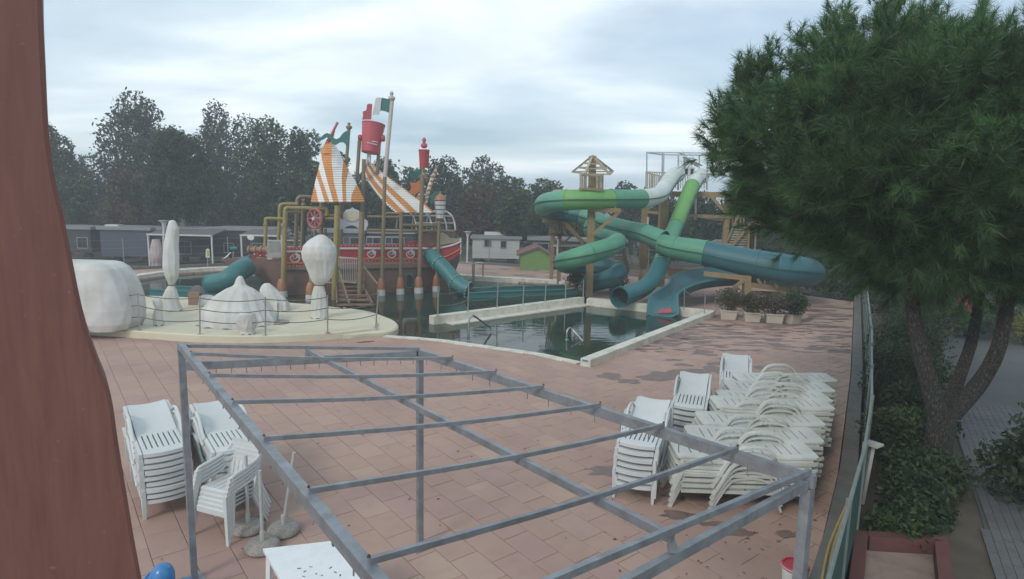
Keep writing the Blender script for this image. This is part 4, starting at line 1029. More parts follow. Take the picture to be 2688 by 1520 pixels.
for k, (x, y, w) in enumerate(((480, 1105, 20), (510, 1108, 26), (548, 1116, 22), (580, 1125, 24), (612, 1133, 26), (645, 1140, 20), (672, 1146, 30), (605, 1082, 30), (645, 1086, 36), (690, 1092, 24))):
    p = D(*zf(x, y), bc_.y - 205 * sc_ * math.sqrt(max(.05, 1 - ((x - 585) / 205) ** 2)) - .03); lt_.box(p, (w * sc_, .02, 20 * sc_), rad(-20 + (x - 480) * .2))
lt_.build('lettering', 'ship_white', bkt, smooth=False)
for a, b2 in ((zf(335, 1060), (937, 470)), (zf(735, 1090), (990, 460))): pipe('bucket_post', [a + (1.6,), b2 + (1.6,)], .085, smooth=0)
pipe('bucket_pipe', [zf(515, 1310) + (1.6,), zf(490, 1456) + (1.6,), (962, 430, 1.6)], .05, 'ship_white'); pipe('bucket_pipe', [zf(550, 1310) + (1.6,), zf(550, 1456) + (1.6,), (972, 425, 1.6)], .04, 'ship_white')
mst = pipe('flag_mast', [(1010, 468, .6), zf(990, 250) + (.6,)], .095, 'cage_pale', smooth=0)
MB().lathe([(.10, -.12), (.17, -.03), (.16, .05), (.06, .12), (.10, .22), (.06, .30), (.01, .32)], S(zf(982, 215), .6), 12).build('finial', 'cage_pale', mst)
def flag(pts, m_, d, parent, name='flag', th=.05): return MB().plate([S(zf(*p), d) for p in pts], NRM, th).build(name, m_, parent, smooth=False)
flag([(958, 232), (890, 228), (830, 212), (780, 205), (765, 335), (752, 468), (790, 462), (850, 476), (935, 505)], 'flag_green', .6, mst, 'flag_band')
flag([(778, 205), (740, 198), (680, 202), (655, 230), (640, 330), (595, 560), (640, 540), (710, 552), (735, 540), (750, 470), (763, 335)], 'flag_white', .55, mst, 'flag_band')
flag([(592, 332), (520, 325), (485, 345), (475, 440), (455, 465), (400, 480), (405, 560), (390, 650), (440, 642), (510, 642), (570, 640), (580, 500)], 'bucket_pink', .5, mst, 'flag_band')
m2 = pipe('flag_mast', [z1(1270, 780) + (1.4,), z1(1297, 410) + (1.4,)], .075, 'post_tan', smooth=0)
MB().lathe([(.08, -.1), (.15, -.03), (.14, .04), (.05, .1), (.08, .18), (.01, .22)], S(z1(1297, 415), 1.4), 12).build('finial', 'post_tan', m2)
MB().plate([S(z1(*p), 1.3) for p in ((1308, 445), (1265, 452), (1235, 475), (1205, 515), (1175, 530), (1148, 515), (1115, 480), (1085, 470), (1055, 485), (1025, 512), (1000, 515), (980, 495), (960, 460), (965, 490), (985, 525), (1015, 543), (1050, 535), (1085, 512), (1110, 530), (1140, 570), (1170, 585), (1210, 560), (1245, 560), (1280, 595), (1290, 600))], NRM, .05).build('pennant', 'flag_green', m2, smooth=False)
pipe('sprit', [z1(1090, 560) + (1.4,), z1(1188, 368) + (1.4,)], [.02] * 0 or .06, 'bucket_pink', smooth=0)
MB().plate([S(z1(*p), 1.45) for p in ((1075, 545), (1160, 430), (1165, 440), (1140, 560), (1110, 545))], NRM, .05).build('sail_tip', 'sail_orange', ship, smooth=False)
# aft mast: red top-basket, orange and teal banners, shell sail
m3 = pipe('aft_mast', [(1109, 462, .3), zk(660, 360) + (.3,), zk(668, 130) + (.3,)], .06, 'foot_orange', smooth=0)
bk3 = S(zk(660, 270), .3)
MB().lathe([(.19, -.42), (.215, -.36), (.25, .32), (.27, .35), (.27, .40), (.22, .42), (.02, .42)], bk3, 16).build('basket', 'bucket_pink', m3)
MB().lathe([(.08, .48), (.16, .56), (.15, .66), (.06, .74), (.10, .84), (.08, .92), (.01, .98)], bk3, 12).build('finial', 'bucket_pink', m3)
MB().lathe([(.18, -.12), (.12, -.02), (.08, .15), (.12, .22), (.06, .3)], S(zk(663, 530), .3), 12).build('collar', 'post_tan', m3)
MB().plate([S(zk(*p), .5) for p in ((440, 622), (480, 640), (540, 640), (580, 600), (620, 590), (645, 610), (645, 770), (590, 775), (550, 800), (515, 825), (470, 800), (440, 775), (465, 710))], NRM, .05).build('banner', 'ship_orange', m3, smooth=False)
MB().plate([S(zk(*p), 3.2) for p in ((415, 520), (430, 470), (520, 470), (600, 430), (640, 420), (640, 520), (560, 540), (500, 600), (480, 570))], NRM, .05).build('banner', 'teal', m3, smooth=False)
MB().plate([S(zk(*p), 3.0) for p in ((760, 830), (830, 780), (910, 765), (900, 850), (830, 900), (780, 960), (750, 950))], NRM, .05).build('banner', 'teal', m3, smooth=False)
for (x0, y0), (x1, y1), n_, w0 in (((845, 420), (690, 960), 17, 34), ((615, 800), (575, 900), 5, 22)):
    for k in range(n_):
        f = k / (n_ - 1); x = lerp(x0, x1, f) - 22 * math.sin(math.pi * f); y = lerp(y0, y1, f); w = w0 * (.35 + .65 * math.sin(math.pi * min(1, f * .8 + .12)))
        c = S(zk(x, y), .9); r = w * .1717 * 28 / 1600
        MB().lathe([(.01, -.13), (r * .7, -.1), (r, 0), (r * .8, .08), (.01, .1)], c, 8, M=Matrix.Rotation(rad(35), 3, 'Y')).build('shell_scale', 'sail_white' if k % 2 else 'sail_orange', m3)
# stern lantern
lc = S(zk(905, 1040), -.05)
ln = MB().lathe([(.10, -.55), (.16, -.5), (.17, -.44)], lc, 12).build('lantern', 'step_brown', ship)
for k in range(4): MB().lathe([(.19 + .024 * k, -.43 + .21 * k), (.215 + .024 * k, -.25 + .21 * k)], lc, 8).build('lantern_pane', 'ship_white', ln); MB().lathe([(.23 + .024 * k, -.25 + .21 * k), (.23 + .024 * k, -.225 + .21 * k)], lc, 8).build('lantern_band', 'hollow_shade_band', ln)
MB().lathe([(.31, .415), (.28, .5), (.18, .63), (.05, .7), (.02, .85)], lc, 12).build('lantern_cap', 'foot_orange', ln)
# caged dome over the stern cabin
dome = bpy.data.objects.new('cage_dome', None); C.objects.link(dome); dome.parent = ship
ribs_ = []
for xb in (1093, 1134, 1172, 1195):
    P_ = spline([S((xb, 604), .1), S((xb - 1, 590), .15), S((xb - 7, 571), .6), S((xb - 17, 559), 1.3), S((xb - 30, 554), 2.2), S((xb - 42, 560), 3.0), S((xb - 50, 575), 3.6), S((xb - 53, 606), 3.9)], 4)
    ribs_.append(P_); MB().tube(P_, .045, 6).build('rib', 'cage_pale', dome)
for k in (5, 9, 13, 17, 22):
    MB().tube([r_[k] for r_ in ribs_], .035, 6).build('hoop', 'cage_pale', dome)
MB().plate([S((1106, 645), 2.8), S((1106, 606), 2.8), S((1190, 606), 2.8), S((1190, 640), 2.8)], NRM, .06).build('cabin_wall', 'hull_brown', ship, smooth=False)
MB().plate([S(zr(*p), .4) for p in ((1505, 500), (1505, 350), (1580, 310), (1690, 305), (1740, 330), (1740, 500))], NRM, .08).build('cabin_bench', 'step_brown', ship, smooth=False)
MB().plate([S(zr(*p), .5) for p in ((1780, 500), (1780, 340), (1830, 300), (1900, 345), (1940, 390), (2110, 410), (2110, 440), (2000, 470))], NRM, .08).build('stern_board', 'crest_cream', ship, smooth=False)

# ------------------------------------------------------------------ teal slides of the ship
ts = thing('tube_slide', G(1200, 790, WZ), 'short dark teal tube slide dropping from the ship stern into a splash trough', 'slide')
P_ = spline([S(zr(1590, 640), .25), S(zr(1660, 690), -.25), S(zr(1770, 790), -.7), S(zr(1900, 930), -1.1), S(zr(2030, 1080), -1.5), S(zr(2140, 1170), -1.8), S(zr(2240, 1215), -2.0)], 4)
nS = len(P_)
for a, b_ in ((0, 9), (8, 17), (16, nS)):
    MB().tube(P_[a:b_], .36, 18, caps=False).build('tube_section', 'teal', ts)
def bolts(par, c, ax, r, n=14):
    x = ax.cross(Vector((0, 0, 1))).normalized(); y = x.cross(ax); k = MB()
    for i in range(n):
        a = 2 * math.pi * i / n; k.box(c + (x * math.cos(a) + y * math.sin(a)) * r, (.035, .035, .035))
    k.build('bolts', 'ship_white', par, smooth=False)
for i in (0, 8, 16, nS - 1):
    ax = (P_[min(i + 1, nS - 1)] - P_[max(i - 1, 0)]).normalized()
    fl = MB().tube([P_[i] - ax * .03, P_[i] + ax * .03], .385, 18).build('flange', 'teal', ts); bolts(fl, P_[i], ax, .39)
MB().tube([P_[-1] + (P_[-1] - P_[-2]).normalized() * .035, P_[-1] + (P_[-1] - P_[-2]).normalized() * .04], .33, 18).build('mouth', 'hollow_shade_band', ts)  # dark disc painted in for the shaded inside of the tube
def trough(name, path, w, h, label, z=WZ + .02, thk=.05, parent=None):
    L_, R_2 = [], []
    for i, p in enumerate(path):
        d = (path[min(i + 1, len(path) - 1)] - path[max(i - 1, 0)]).normalized(); nv = Vector((-d.y, d.x, 0)); L_.append(p + nv * w / 2); R_2.append(p - nv * w / 2)
    t_ = thing(name, path[0], label, 'slide') if parent is None else parent
    fl = MB(); 
    for i in range(len(path) - 1): fl.hexa([Vector((q.x, q.y, z + dz)) for dz in (-.3, .0) for q in (R_2[i], R_2[i + 1], L_[i + 1], L_[i])])
    fl.build('floor', 'teal', t_)
    for E_, s_ in ((L_, 1), (R_2, -1)):
        k = MB()
        for i in range(len(path) - 1):
            k.beam(Vector((E_[i].x, E_[i].y, z + h / 2 - .1)), Vector((E_[i + 1].x, E_[i + 1].y, z + h / 2 - .1)), thk, h + .2)
            k.beam(Vector((E_[i].x, E_[i].y, z + h + .01)), Vector((E_[i + 1].x, E_[i + 1].y, z + h + .01)), thk * 2.6, .05)
        k.build('side_wall', 'teal', t_)
    return t_
trough('runout', [G(1215, 772, 0), G(1300, 768, 0), G(1400, 765, 0), G(1500, 762, 0)], 1.5, .22, '', parent=ts)
ls = thing('half_pipe_slide', G(600, 740, WZ), 'teal covered slide coming down from under the ship bow into a long trough', 'slide')
z5 = Z(400, 640, .1398)
Q_ = spline([D(*z5(1760, 420), 26.6), D(*z5(1650, 480), 26.1), D(*z5(1540, 570), 25.7), D(*z5(1420, 660), 25.5), D(*z5(1290, 720), 25.6), D(*z5(1120, 735), 25.9)], 4)
MB().tube(Q_, .40, 20, arc=(rad(-35), rad(215))).build('cover', 'teal', ls)
MB().tube(Q_, .46, 16, arc=(rad(180), rad(360))).build('chute', 'teal', ls)
MB().tube([Q_[-1], Q_[-1] + (Q_[-1] - Q_[-2]).normalized() * .05], .43, 20, arc=(rad(-10), rad(190))).build('mouth_rim', 'teal', ls)
trough('runout', [D(*z5(1180, 830), 25.6), D(*z5(800, 838), 25.8), D(*z5(430, 838), 26.0), D(*z5(160, 842), 26.2)], 1.15, .32, '', parent=ls)
# ================================================================== wrapped figures on the platform
m = bpy.data.materials.new('tarp'); m.use_nodes = True; MAT['tarp'] = m
t = m.node_tree; b = t.nodes['Principled BSDF']; L = t.links.new
co = t.nodes.new('ShaderNodeTexCoord')
nz = t.nodes.new('ShaderNodeTexNoise'); L(co.outputs['Object'], nz.inputs['Vector']); nz.inputs['Scale'].default_value = 1.4; nz.inputs['Detail'].default_value = 6
rp = t.nodes.new('ShaderNodeValToRGB'); L(nz.outputs[0], rp.inputs[0]); rp.color_ramp.elements[0].position = .35; rp.color_ramp.elements[0].color = (.46, .45, .405, 1); rp.color_ramp.elements[1].position = .6; rp.color_ramp.elements[1].color = (.58, .575, .55, 1)
L(rp.outputs[0], b.inputs['Base Color']); b.inputs['Roughness'].default_value = .6
mpf = t.nodes.new('ShaderNodeMapping'); L(co.outputs['Object'], mpf.inputs[0]); mpf.inputs['Scale'].default_value = (1.5, 1.5, .55); mpf.inputs['Rotation'].default_value = (.25, .2, 0)
n2_ = t.nodes.new('ShaderNodeTexNoise'); n2_.noise_type = 'RIDGED_MULTIFRACTAL'; L(mpf.outputs[0], n2_.inputs['Vector']); n2_.inputs['Scale'].default_value = 1.6; n2_.inputs['Detail'].default_value = 2.5; n2_.inputs['Distortion'].default_value = .5
bp_ = t.nodes.new('ShaderNodeBump'); bp_.inputs['Strength'].default_value = .6; bp_.inputs['Distance'].default_value = .10; L(n2_.outputs[0], bp_.inputs['Height']); L(bp_.outputs[0], b.inputs['Normal'])
z4 = Z(180, 560, .3417)
def wrap(name, rows, label, base_y, depth=.85, pleats=9, amp=.06, seed=0, n=132, zb=PZ, sq=2.0, cat='covered figure'):
    """rows: (photo y, left x, right x) from top to bottom; a cloth hung round whatever is inside, folds deepening downwards"""
    rows = sorted(rows); Yd = G((rows[-1][1] + rows[-1][2]) / 2, base_y, zb).y
    xc0 = (rows[-1][1] + rows[-1][2]) / 2; o = thing(name, D(xc0, base_y, Yd), label, cat)
    tabL = [(y, l) for y, l, r in rows]; tabR = [(y, r) for y, l, r in rows]; m_ = MB(); ny = max(26, int((rows[-1][0] - rows[0][0]) / 2.5)); rings = []
    for i in range(ny + 1):
        f = i / ny; y = lerp(rows[0][0], rows[-1][0], f); l, r = poly_at(tabL, y), poly_at(tabR, y)
        a, b_ = D(l, y, Yd), D(r, y, Yd); c = (a + b_) / 2; hw = (b_ - a).length / 2; ring = []
        for j in range(n):
            t_ = 2 * math.pi * j / n
            ph1 = pleats * t_ * .5 + seed + 1.1 * math.sin(2.5 * f + seed) + .9 * math.sin(2 * t_ + seed * 1.7)
            ridge = 1 - abs(math.sin(ph1)) ** .7; ridge2 = 1 - abs(math.sin(ph1 * 2.3 + 1.9 + 2.2 * f)) ** .6
            nx, nyy = math.cos(t_) * 1.6 + seed, math.sin(t_) * 1.6
            hgt = f * ny * 2.5 / max(20, (rows[-1][2] - rows[-1][1]))
            v1 = mnoise.voronoi(Vector((nx * 1.1, nyy * 1.1, hgt * .8 + seed)))[0]; v2 = mnoise.voronoi(Vector((nx * 2.4 + 5, nyy * 2.4, hgt * 1.9 - seed)))[0]
            lump = mnoise.noise(Vector((nx, nyy, f * 2.6 + seed)))
            rr = hw * (1 + amp * ((ridge - .5) * 1.1 + (ridge2 - .5) * .5) * (.2 + 1.1 * f) + .02 * lump + .13 * (v1[0] - .35) + .05 * (v2[0] - .35))
            ct, sn = math.cos(t_), math.sin(t_); kq = (abs(ct) ** sq + abs(sn) ** sq) ** (-1 / sq)
            p = c + Vector((rr * kq * ct, rr * depth * kq * sn, 0))
            if i == ny: p.z = zb + .004 + .03 * max(0, math.sin(pleats * t_ + seed + 2))
            ring.append(p)
        rings.append(ring)
    for ring in rings: m_.v += [tuple(p) for p in ring]
    for i in range(ny):
        for j in range(n): m_.f.append(((i + 1) * n + j, (i + 1) * n + (j + 1) % n, i * n + (j + 1) % n, i * n + j)); m_.m.append(0)
    m_.f.append(tuple(range(n))); m_.m.append(0)
    ob = m_.build('cover', 'tarp', o); ob.data.polygons.foreach_set('use_smooth', [True] * len(ob.data.polygons))
    return o, Yd
def pz(rows): return [(z4(0, y)[1], z4(l, 0)[0], z4(r, 0)[0]) for y, l, r in rows]
def cord(o, x0, x1, y, Yd, r=.018, dp=.85):
    a, b_ = D(x0, y, Yd), D(x1, y, Yd); c = (a + b_) / 2; hw = (b_ - a).length / 2 * 1.04
    MB().tube([c + Vector((hw * math.cos(t_), hw * dp * math.sin(t_), 0)) for t_ in np.linspace(0, 2 * math.pi, 21)], r, 6, caps=False).build('tie_cord', 'rope', o)
o, Yd = wrap('covered_parasol', pz([(52, 790, 806), (60, 775, 820), (85, 768, 832), (120, 760, 846), (190, 745, 842), (250, 735, 838), (330, 731, 843), (420, 731, 842), (480, 745, 840), (530, 765, 820), (552, 772, 808), (590, 748, 826), (640, 728, 838), (690, 716, 848), (745, 716, 872)]), 'tall narrow parasol wrapped in white tarpaulin tied near its foot', z4(0, 745)[1], pleats=6, amp=.07, seed=1.0)
cord(o, z4(770, 0)[0], z4(810, 0)[0], z4(0, 552)[1], Yd)
zq_ = lambda x, y: zq(x, y)
def pq(rows): return [(zq(0, y)[1], zq(l, 0)[0], zq(r, 0)[0]) for y, l, r in rows]
o, Yd = wrap('covered_parasol', pq([(604, 1440, 1500), (625, 1400, 1545), (680, 1310, 1600), (760, 1235, 1655), (850, 1212, 1672), (930, 1225, 1668), (1020, 1262, 1650), (1110, 1298, 1632), (1190, 1332, 1608), (1240, 1355, 1565), (1290, 1393, 1502), (1340, 1370, 1515), (1420, 1350, 1535), (1560, 1335, 1545), (1735, 1320, 1552)]), 'balloon-shaped white tarpaulin cover tied at its waist beside the ship stair', zq(0, 1735)[1], pleats=7, amp=.055, seed=2.7)
cord(o, zq(1390, 0)[0], zq(1506, 0)[0], zq(0, 1290)[1], Yd)
wrap('covered_fountain', pz([(482, 1306, 1332), (500, 1292, 1342), (545, 1276, 1358), (560, 1262, 1375), (580, 1215, 1415), (620, 1155, 1465), (670, 1100, 1505), (730, 1060, 1545), (790, 1035, 1575), (842, 1018, 1592)]), 'wide dome-shaped white tarpaulin with a knob on top', z4(0, 842)[1], pleats=13, amp=.055, seed=.4, depth=.8)
wrap('covered_figure', pz([(538, 1505, 1545), (555, 1486, 1568), (590, 1472, 1605), (640, 1475, 1655), (690, 1495, 1690), (745, 1510, 1702)]), 'slumped white tarpaulin cover leaning behind the dome cover', z4(0, 745)[1], pleats=6, amp=.09, seed=4.4, depth=.7)
wrap('covered_figure', pz([(758, 1310, 1410), (770, 1294, 1428), (810, 1286, 1436), (860, 1294, 1440), (900, 1312, 1430), (926, 1318, 1434)]), 'small bundle of white tarpaulin in front of the dome cover', z4(0, 926)[1], pleats=7, amp=.07, seed=6.2)
wrap('covered_figure', pz([(655, 660, 700), (668, 648, 712), (700, 655, 722), (725, 668, 722), (745, 660, 716), (790, 648, 720), (835, 652, 728), (860, 655, 730)]), 'small white wrapped figure in front of the tall wrapped parasol', z4(0, 860)[1], pleats=5, amp=.08, seed=8.1)
z6_ = Z(180, 660, .1649)
wrap('covered_slide', [(686, 112, 284), (688, 110, 293), (692, 110, 302), (702, 108, 316), (722, 106, 329), (748, 105, 341), (776, 104, 350), (805, 104, 356), (840, 106, 355), (858, 112, 346)], 'large boxy white tarpaulin cover sagging beside the red column', 858, pleats=8, amp=.05, seed=3.3, depth=.6, sq=3.4)
wrap('covered_figure', pz([(628, 1030, 1090), (645, 1008, 1140), (680, 1002, 1150), (712, 1000, 1120)]), 'low trailing fold of white tarpaulin beside the brown box', z4(0, 712)[1], pleats=5, amp=.08, seed=9.4, depth=.6)
# brown box with grey round lid
mat('cardboard', (0.26, 0.165, 0.105), 0.8, 0.1, 6); mat('grey_cloth', (0.17, 0.155, 0.165), 0.8, 0.15, 5)
bx0 = G(507, 801, PZ); wB = 27 / 1600 * bx0.y; hB = 33 / 1600 * bx0.y
bx_o = thing('storage_box', bx0, 'brown box with a rounded grey hood between the wrapped parasol and dome', 'box')
MB().box(bx0 + Vector((0, wB * .4, hB / 2)), (wB, wB * .8, hB), .15).build('box_body', 'cardboard', bx_o)
pp = [bx0 + Vector((wB * .72 * math.cos(a) - .02, wB * .95, hB * .55 + hB * .95 * math.sin(a))) for a in np.linspace(0, math.pi, 13)]
MB().plate([p for p in pp], (0, 1, 0), wB * .5).build('hood', 'grey_cloth', bx_o, smooth=False)
# sign stand: disc foot with thin pole
ss = G(*z4(1612, 842), PZ); so = thing('pole_stand', ss, 'thin bare pole on a round grey foot in front of the slumped cover', 'stand')
MB().lathe([(.02, 0), (.33, .005), (.34, .04), (.3, .06), (.02, .07)], ss, 20).build('foot', 'granite', so)
MB().tube([ss + Vector((0, 0, .05)), D(*z4(1607, 690), ss.y)], .025, 8).build('pole', 'steel', so)
# ================================================================== rope fences
def rope_fence(name, label, posts, z, ropes=(.36, .66, .95), sag=.10, r=.022, rope_r=.014, rope_from=0):
    b0 = [G(*p[0], z) for p in posts]; o = thing(name, b0[0], label, 'fence'); tops = []
    for (bp, tp), g in zip(posts, b0):
        t_ = D(tp[0], tp[1], g.y); k = MB(); k.tube([g, t_], r, 8); k.lathe([(.01, 0), (.07, .001), (.07, .012), (.03, .018)], g, 12); k.build('post', 'steel', o); tops.append(t_)
    for i in range(rope_from, len(posts) - 1):
        for h in ropes:
            a, b_ = lerp(b0[i], tops[i], h), lerp(b0[i + 1], tops[i + 1], h); s_ = sag * random.uniform(.8, 1.3) * min(1.6, (b_ - a).length / 2.2)
            MB().tube([lerp(a, b_, f) - Vector((0, 0, s_ * 4 * f * (1 - f))) for f in np.linspace(0, 1, 11)], rope_r, 6).build('rope', 'rope', o)
    return o
rope_fence('rope_fence', 'steel post and rope fence along the front of the cream platform', [((236, 857), (235, 759)), ((366, 867), (362, 768)), ((525, 877), (524, 777)), ((697, 879.5), (696, 780)), ((860, 873), (860, 775)), ((986, 859), (994, 765))], PZ)
zz = zb
rope_fence('rope_fence', 'rope fence standing on the cream wall that divides the two basins', [(zz(487, 486), zz(490, 320)), (zz(690, 458), zz(697, 280)), (zz(887, 433), zz(895, 262)), (zz(1062, 411), zz(1072, 255)), (zz(1212, 392), zz(1220, 255)), (zz(1350, 374), zz(1352, 255)), (zz(1470, 360), zz(1472, 245))], .2, ropes=(.45, .9), sag=.14, r=.024)
rope_fence('rope_fence', 'short rope fence at the slide end of the square basin', [(zz(2152, 440), zz(2155, 300)), (zz(2290, 470), zz(2296, 330)), (zz(2362, 455), zz(2367, 315))], .2, ropes=(.9,), sag=.25)
# grab rails of the pool
def grab(pts, label, depth=.0):
    g = G(*pts[0], WZ); o = thing('grab_rail', g, label, 'handrail', 'curved steel grab rails in the basin')
    for off in (0,):
        P = [D(x, y, g.y + dy) for x, y, dy in [(p[0], p[1], p[2] if len(p) > 2 else 0) for p in pts]]
        P[0].z = -.4
        MB().tube(spline(P, 4), .03, 10).build('rail', 'steel', o)
    MB().lathe([(.03, -.05), (.06, -.03), (.06, .02), (.03, .04)], Vector((P[0].x, P[0].y, WZ)), 10).build('collar', 'steel', o)
grab([(1231, 896), (1231, 850, .0), (1232, 838, .05), (1239, 829, .3), (1248, 832, .6), (1283, 857, 1.4), (1290, 866, 1.5)], 'curved steel grab rail near the end of the dividing wall')
grab([(1488, 893), (1488, 876, 0), (1490, 866, .05), (1496, 861, .2), (1502, 865, .35), (1536, 903, -.1), (1541, 912, -.2)], 'curved steel grab rail in the middle of the square basin')
# ================================================================== water slides and timber towers
def plastic(name, c): return mat(name, c, 0.5, 0.12, 1.2, spec=.4, dirt=tuple(q * .72 + .02 for q in c), dirt_amt=.6, dscale=1.6)
plastic('sl_white', (0.55, 0.60, 0.56)); plastic('sl_lime', (0.135, 0.33, 0.095)); plastic('sl_green', (0.085, 0.27, 0.165)); plastic('sl_mint', (0.10, 0.29, 0.20)); plastic('sl_teal', (0.03, 0.145, 0.16)); plastic('sl_deep', (0.028, 0.115, 0.135))
mat('sl_seam_shade', (.03, .09, .07), .6, .1, 3)  # dark rubber seam; its shadow line is put into the colour too
mat('timber', (0.25, 0.175, 0.085), 0.75, 0.15, 3, bump=.15, bscale=14, dirt=(.16, .11, .06), dirt_amt=.5, dscale=1.4)
mat('timber_pale', (0.38, 0.33, 0.24), 0.75, 0.12, 4, dirt=(.22, .19, .14), dirt_amt=.4)
mat('grey_pole', (0.40, 0.41, 0.42), 0.5, 0.1, 5)
z3 = Z(1360, 360, .3433)
def P3(p): return D(*z3(p[0], p[1]), p[2])
def slide(name, label, path, rads, sections, base, n=18, sub=5, opn=None, seam=True):
    o = thing(name, base, label, 'slide')
    P = spline([P3(p) for p in path], sub); k = len(path)
    R_ = []
    for i in range(k - 1):
        for s_ in range(sub): R_.append(lerp(rads[i], rads[i + 1], s_ / sub))
    R_.append(rads[-1])
    for a, b_, m_ in sections:
        i0, i1 = int(a * sub), int(b_ * sub) + 1
        q = MB().tube(P[i0:i1], R_[i0:i1], n, caps=False)
        so_ = q.build('tube_section', m_, o)
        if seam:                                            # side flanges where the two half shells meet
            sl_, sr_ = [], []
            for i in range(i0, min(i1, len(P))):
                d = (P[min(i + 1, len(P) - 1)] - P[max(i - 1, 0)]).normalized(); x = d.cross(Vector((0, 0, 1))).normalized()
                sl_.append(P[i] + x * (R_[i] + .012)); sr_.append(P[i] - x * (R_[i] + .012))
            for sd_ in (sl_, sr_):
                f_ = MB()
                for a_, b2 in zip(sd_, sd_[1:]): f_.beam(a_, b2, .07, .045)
                f_.build('seam_flange', 'sl_seam_shade', so_)
        for i in ((i0, i1 - 1) if a == 0 else (i1 - 1,)):
            ax = (P[min(i + 1, len(P) - 1)] - P[max(i - 1, 0)]).normalized()
            MB().tube([P[i] - ax * .04, P[i] - ax * .039, P[i] + ax * .039, P[i] + ax * .04], [R_[i] * .99, R_[i] * 1.055, R_[i] * 1.055, R_[i] * .99], n, caps=False).build('joint_flange', m_, so_)
    return o, P, R_
A_path = [(1215, 285, 34), (1180, 305, 33.2), (1120, 390, 32), (1070, 445, 30.4), (945, 472, 28.9), (710, 476, 27.7), (500, 478, 27.3), (375, 482, 27.5), (275, 492, 28.0), (215, 508, 29), (200, 530, 30.2), (250, 556, 31.3), (360, 580, 31.8), (480, 600, 31.5), (640, 652, 30.8), (800, 700, 30), (960, 735, 29.2), (1105, 790, 28.4)]
A_r = [.42] * 4 + [.45, .45, .45, .46, .46, .48, .48, .47, .45, .44, .44, .44, .45, .46]
slA, PA, RA = slide('helix_slide', 'long green tube slide looping out from the high platform past the timber column', A_path, A_r, [(0, 2, 'sl_white'), (2, 4, 'sl_white'), (4, 5, 'sl_green'), (5, 7, 'sl_lime'), (7, 10, 'sl_mint'), (10, 13, 'sl_teal'), (13, 16, 'sl_mint'), (16, 17, 'sl_mint')], G(1545, 775))
ax = (PA[-1] - PA[-2]).normalized()
MB().tube([PA[-1] + ax * .045, PA[-1] + ax * .05], RA[-1] * .95, 18).build('mouth', 'hollow_shade_band', slA)  # dark end cap stands for the shade in the opening
E_path = [(1095, 815, 28.3), (1200, 845, 27.9), (1430, 885, 27.1), (1700, 945, 26.3), (2000, 1000, 25.6), (2150, 1022, 25.9), (2230, 1040, 27.2), (2180, 1050, 29), (1950, 1060, 30)]
E_r = [.46, .52, .56, .58, .62, .62, .6, .6, .6]
slE, PE, RE = slide('curved_slide', 'wide green to dark teal tube sweeping past the planters beneath the pine', E_path, E_r, [(0, 1, 'sl_green'), (1, 2, 'sl_green'), (2, 3.4, 'sl_deep'), (3.4, 6, 'sl_deep'), (6, 8, 'sl_deep')], G(1850, 800))
B_path = [(1400, 300, 35), (1372, 318, 34.3), (1335, 370, 33.2), (1268, 520, 31.8), (1210, 665, 30.8), (1165, 770, 30.2), (1135, 850, 29.6), (1108, 920, 28.9), (1078, 1000, 28), (1035, 1080, 27.2), (965, 1150, 26.2), (880, 1192, 25.3), (780, 1222, 24.5)]
B_r = [.42, .42, .40, .38, .38, .38, .38, .38, .38, .37, .37, .37, .40]
slB, PB, RB = slide('straight_slide', 'steep lime to teal tube slide ending in a round mouth over the basin', B_path, B_r, [(0, 2, 'sl_white'), (2, 4, 'sl_lime'), (4, 6, 'sl_green'), (6, 7.6, 'sl_mint'), (7.6, 12, 'sl_teal')], G(1640, 795))
ax = (PB[-1] - PB[-2]).normalized()
MB().tube([PB[-1] - ax * .05, PB[-1] + ax * .07], .46, 20, caps=False).build('mouth_rim', 'sl_teal', slB)
MB().tube([PB[-1] - ax * .5, PB[-1] - ax * .49], .37, 18).build('mouth', 'hollow_shade_band', slB)  # dark disc set back in the tube as painted inner shade
C_path = [(600, 640, 30.2), (560, 700, 30.4), (600, 740, 30.4), (690, 775, 29.6), (755, 800, 28.0), (700, 840, 26.7), (560, 885, 25.9), (420, 930, 26.1), (345, 955, 27.3), (380, 975, 29.2), (500, 985, 30), (680, 990, 29.8), (765, 1020, 29), (740, 1060, 28.2), (640, 1100, 28.6), (540, 1120, 29.6)]
C_r = [.42] * 16
slide('spiral_slide', 'mint and teal spiral tube slide winding round the timber column', C_path, C_r, [(0, 4, 'sl_mint'), (4, 6, 'sl_green'), (6, 9, 'sl_green'), (9, 12, 'sl_teal'), (12, 15, 'sl_teal')], G(1500, 770))
# wide open chute
wc_ = thing('wide_chute', G(1740, 826, WZ), 'wide open dark teal chute with rolled rims and a red mark, entering the basin', 'slide')
stn = [((990, 1350, 23.9), (1226, 1354, 23.5), .12), ((1006, 1228, 24.3), (1218, 1222, 23.9), .22), ((1045, 1193, 24.9), (1232, 1192, 24.3), .36), ((1100, 1158, 25.7), (1275, 1160, 24.7), .45), ((1155, 1120, 26.8), (1340, 1132, 25.2), .48), ((1175, 1070, 28.1), (1430, 1105, 25.7), .48), ((1260, 1030, 28.7), (1560, 1086, 26.1), .48), ((1430, 1006, 28.9), (1720, 1076, 26.5), .48), ((1650, 1002, 29.1), (1900, 1066, 27.0), .48)]
secs = []
for fa, na_, dr in stn:
    f_, n_ = P3(fa), P3(na_); cx = (f_ + n_) / 2; row = [f_]
    for u in np.linspace(0, 1, 9):
        p = lerp(f_, n_, .04 + .92 * u); row.append(p - Vector((0, 0, dr * (1 - (abs(u - .5) * 2) ** 4))))
    row.append(n_); secs.append(row)
fine = []
for j in range(len(secs[0])): fine.append(spline([s_[j] for s_ in secs], 4))
ch_ = MB(); nr = len(fine[0]); nc = len(fine)
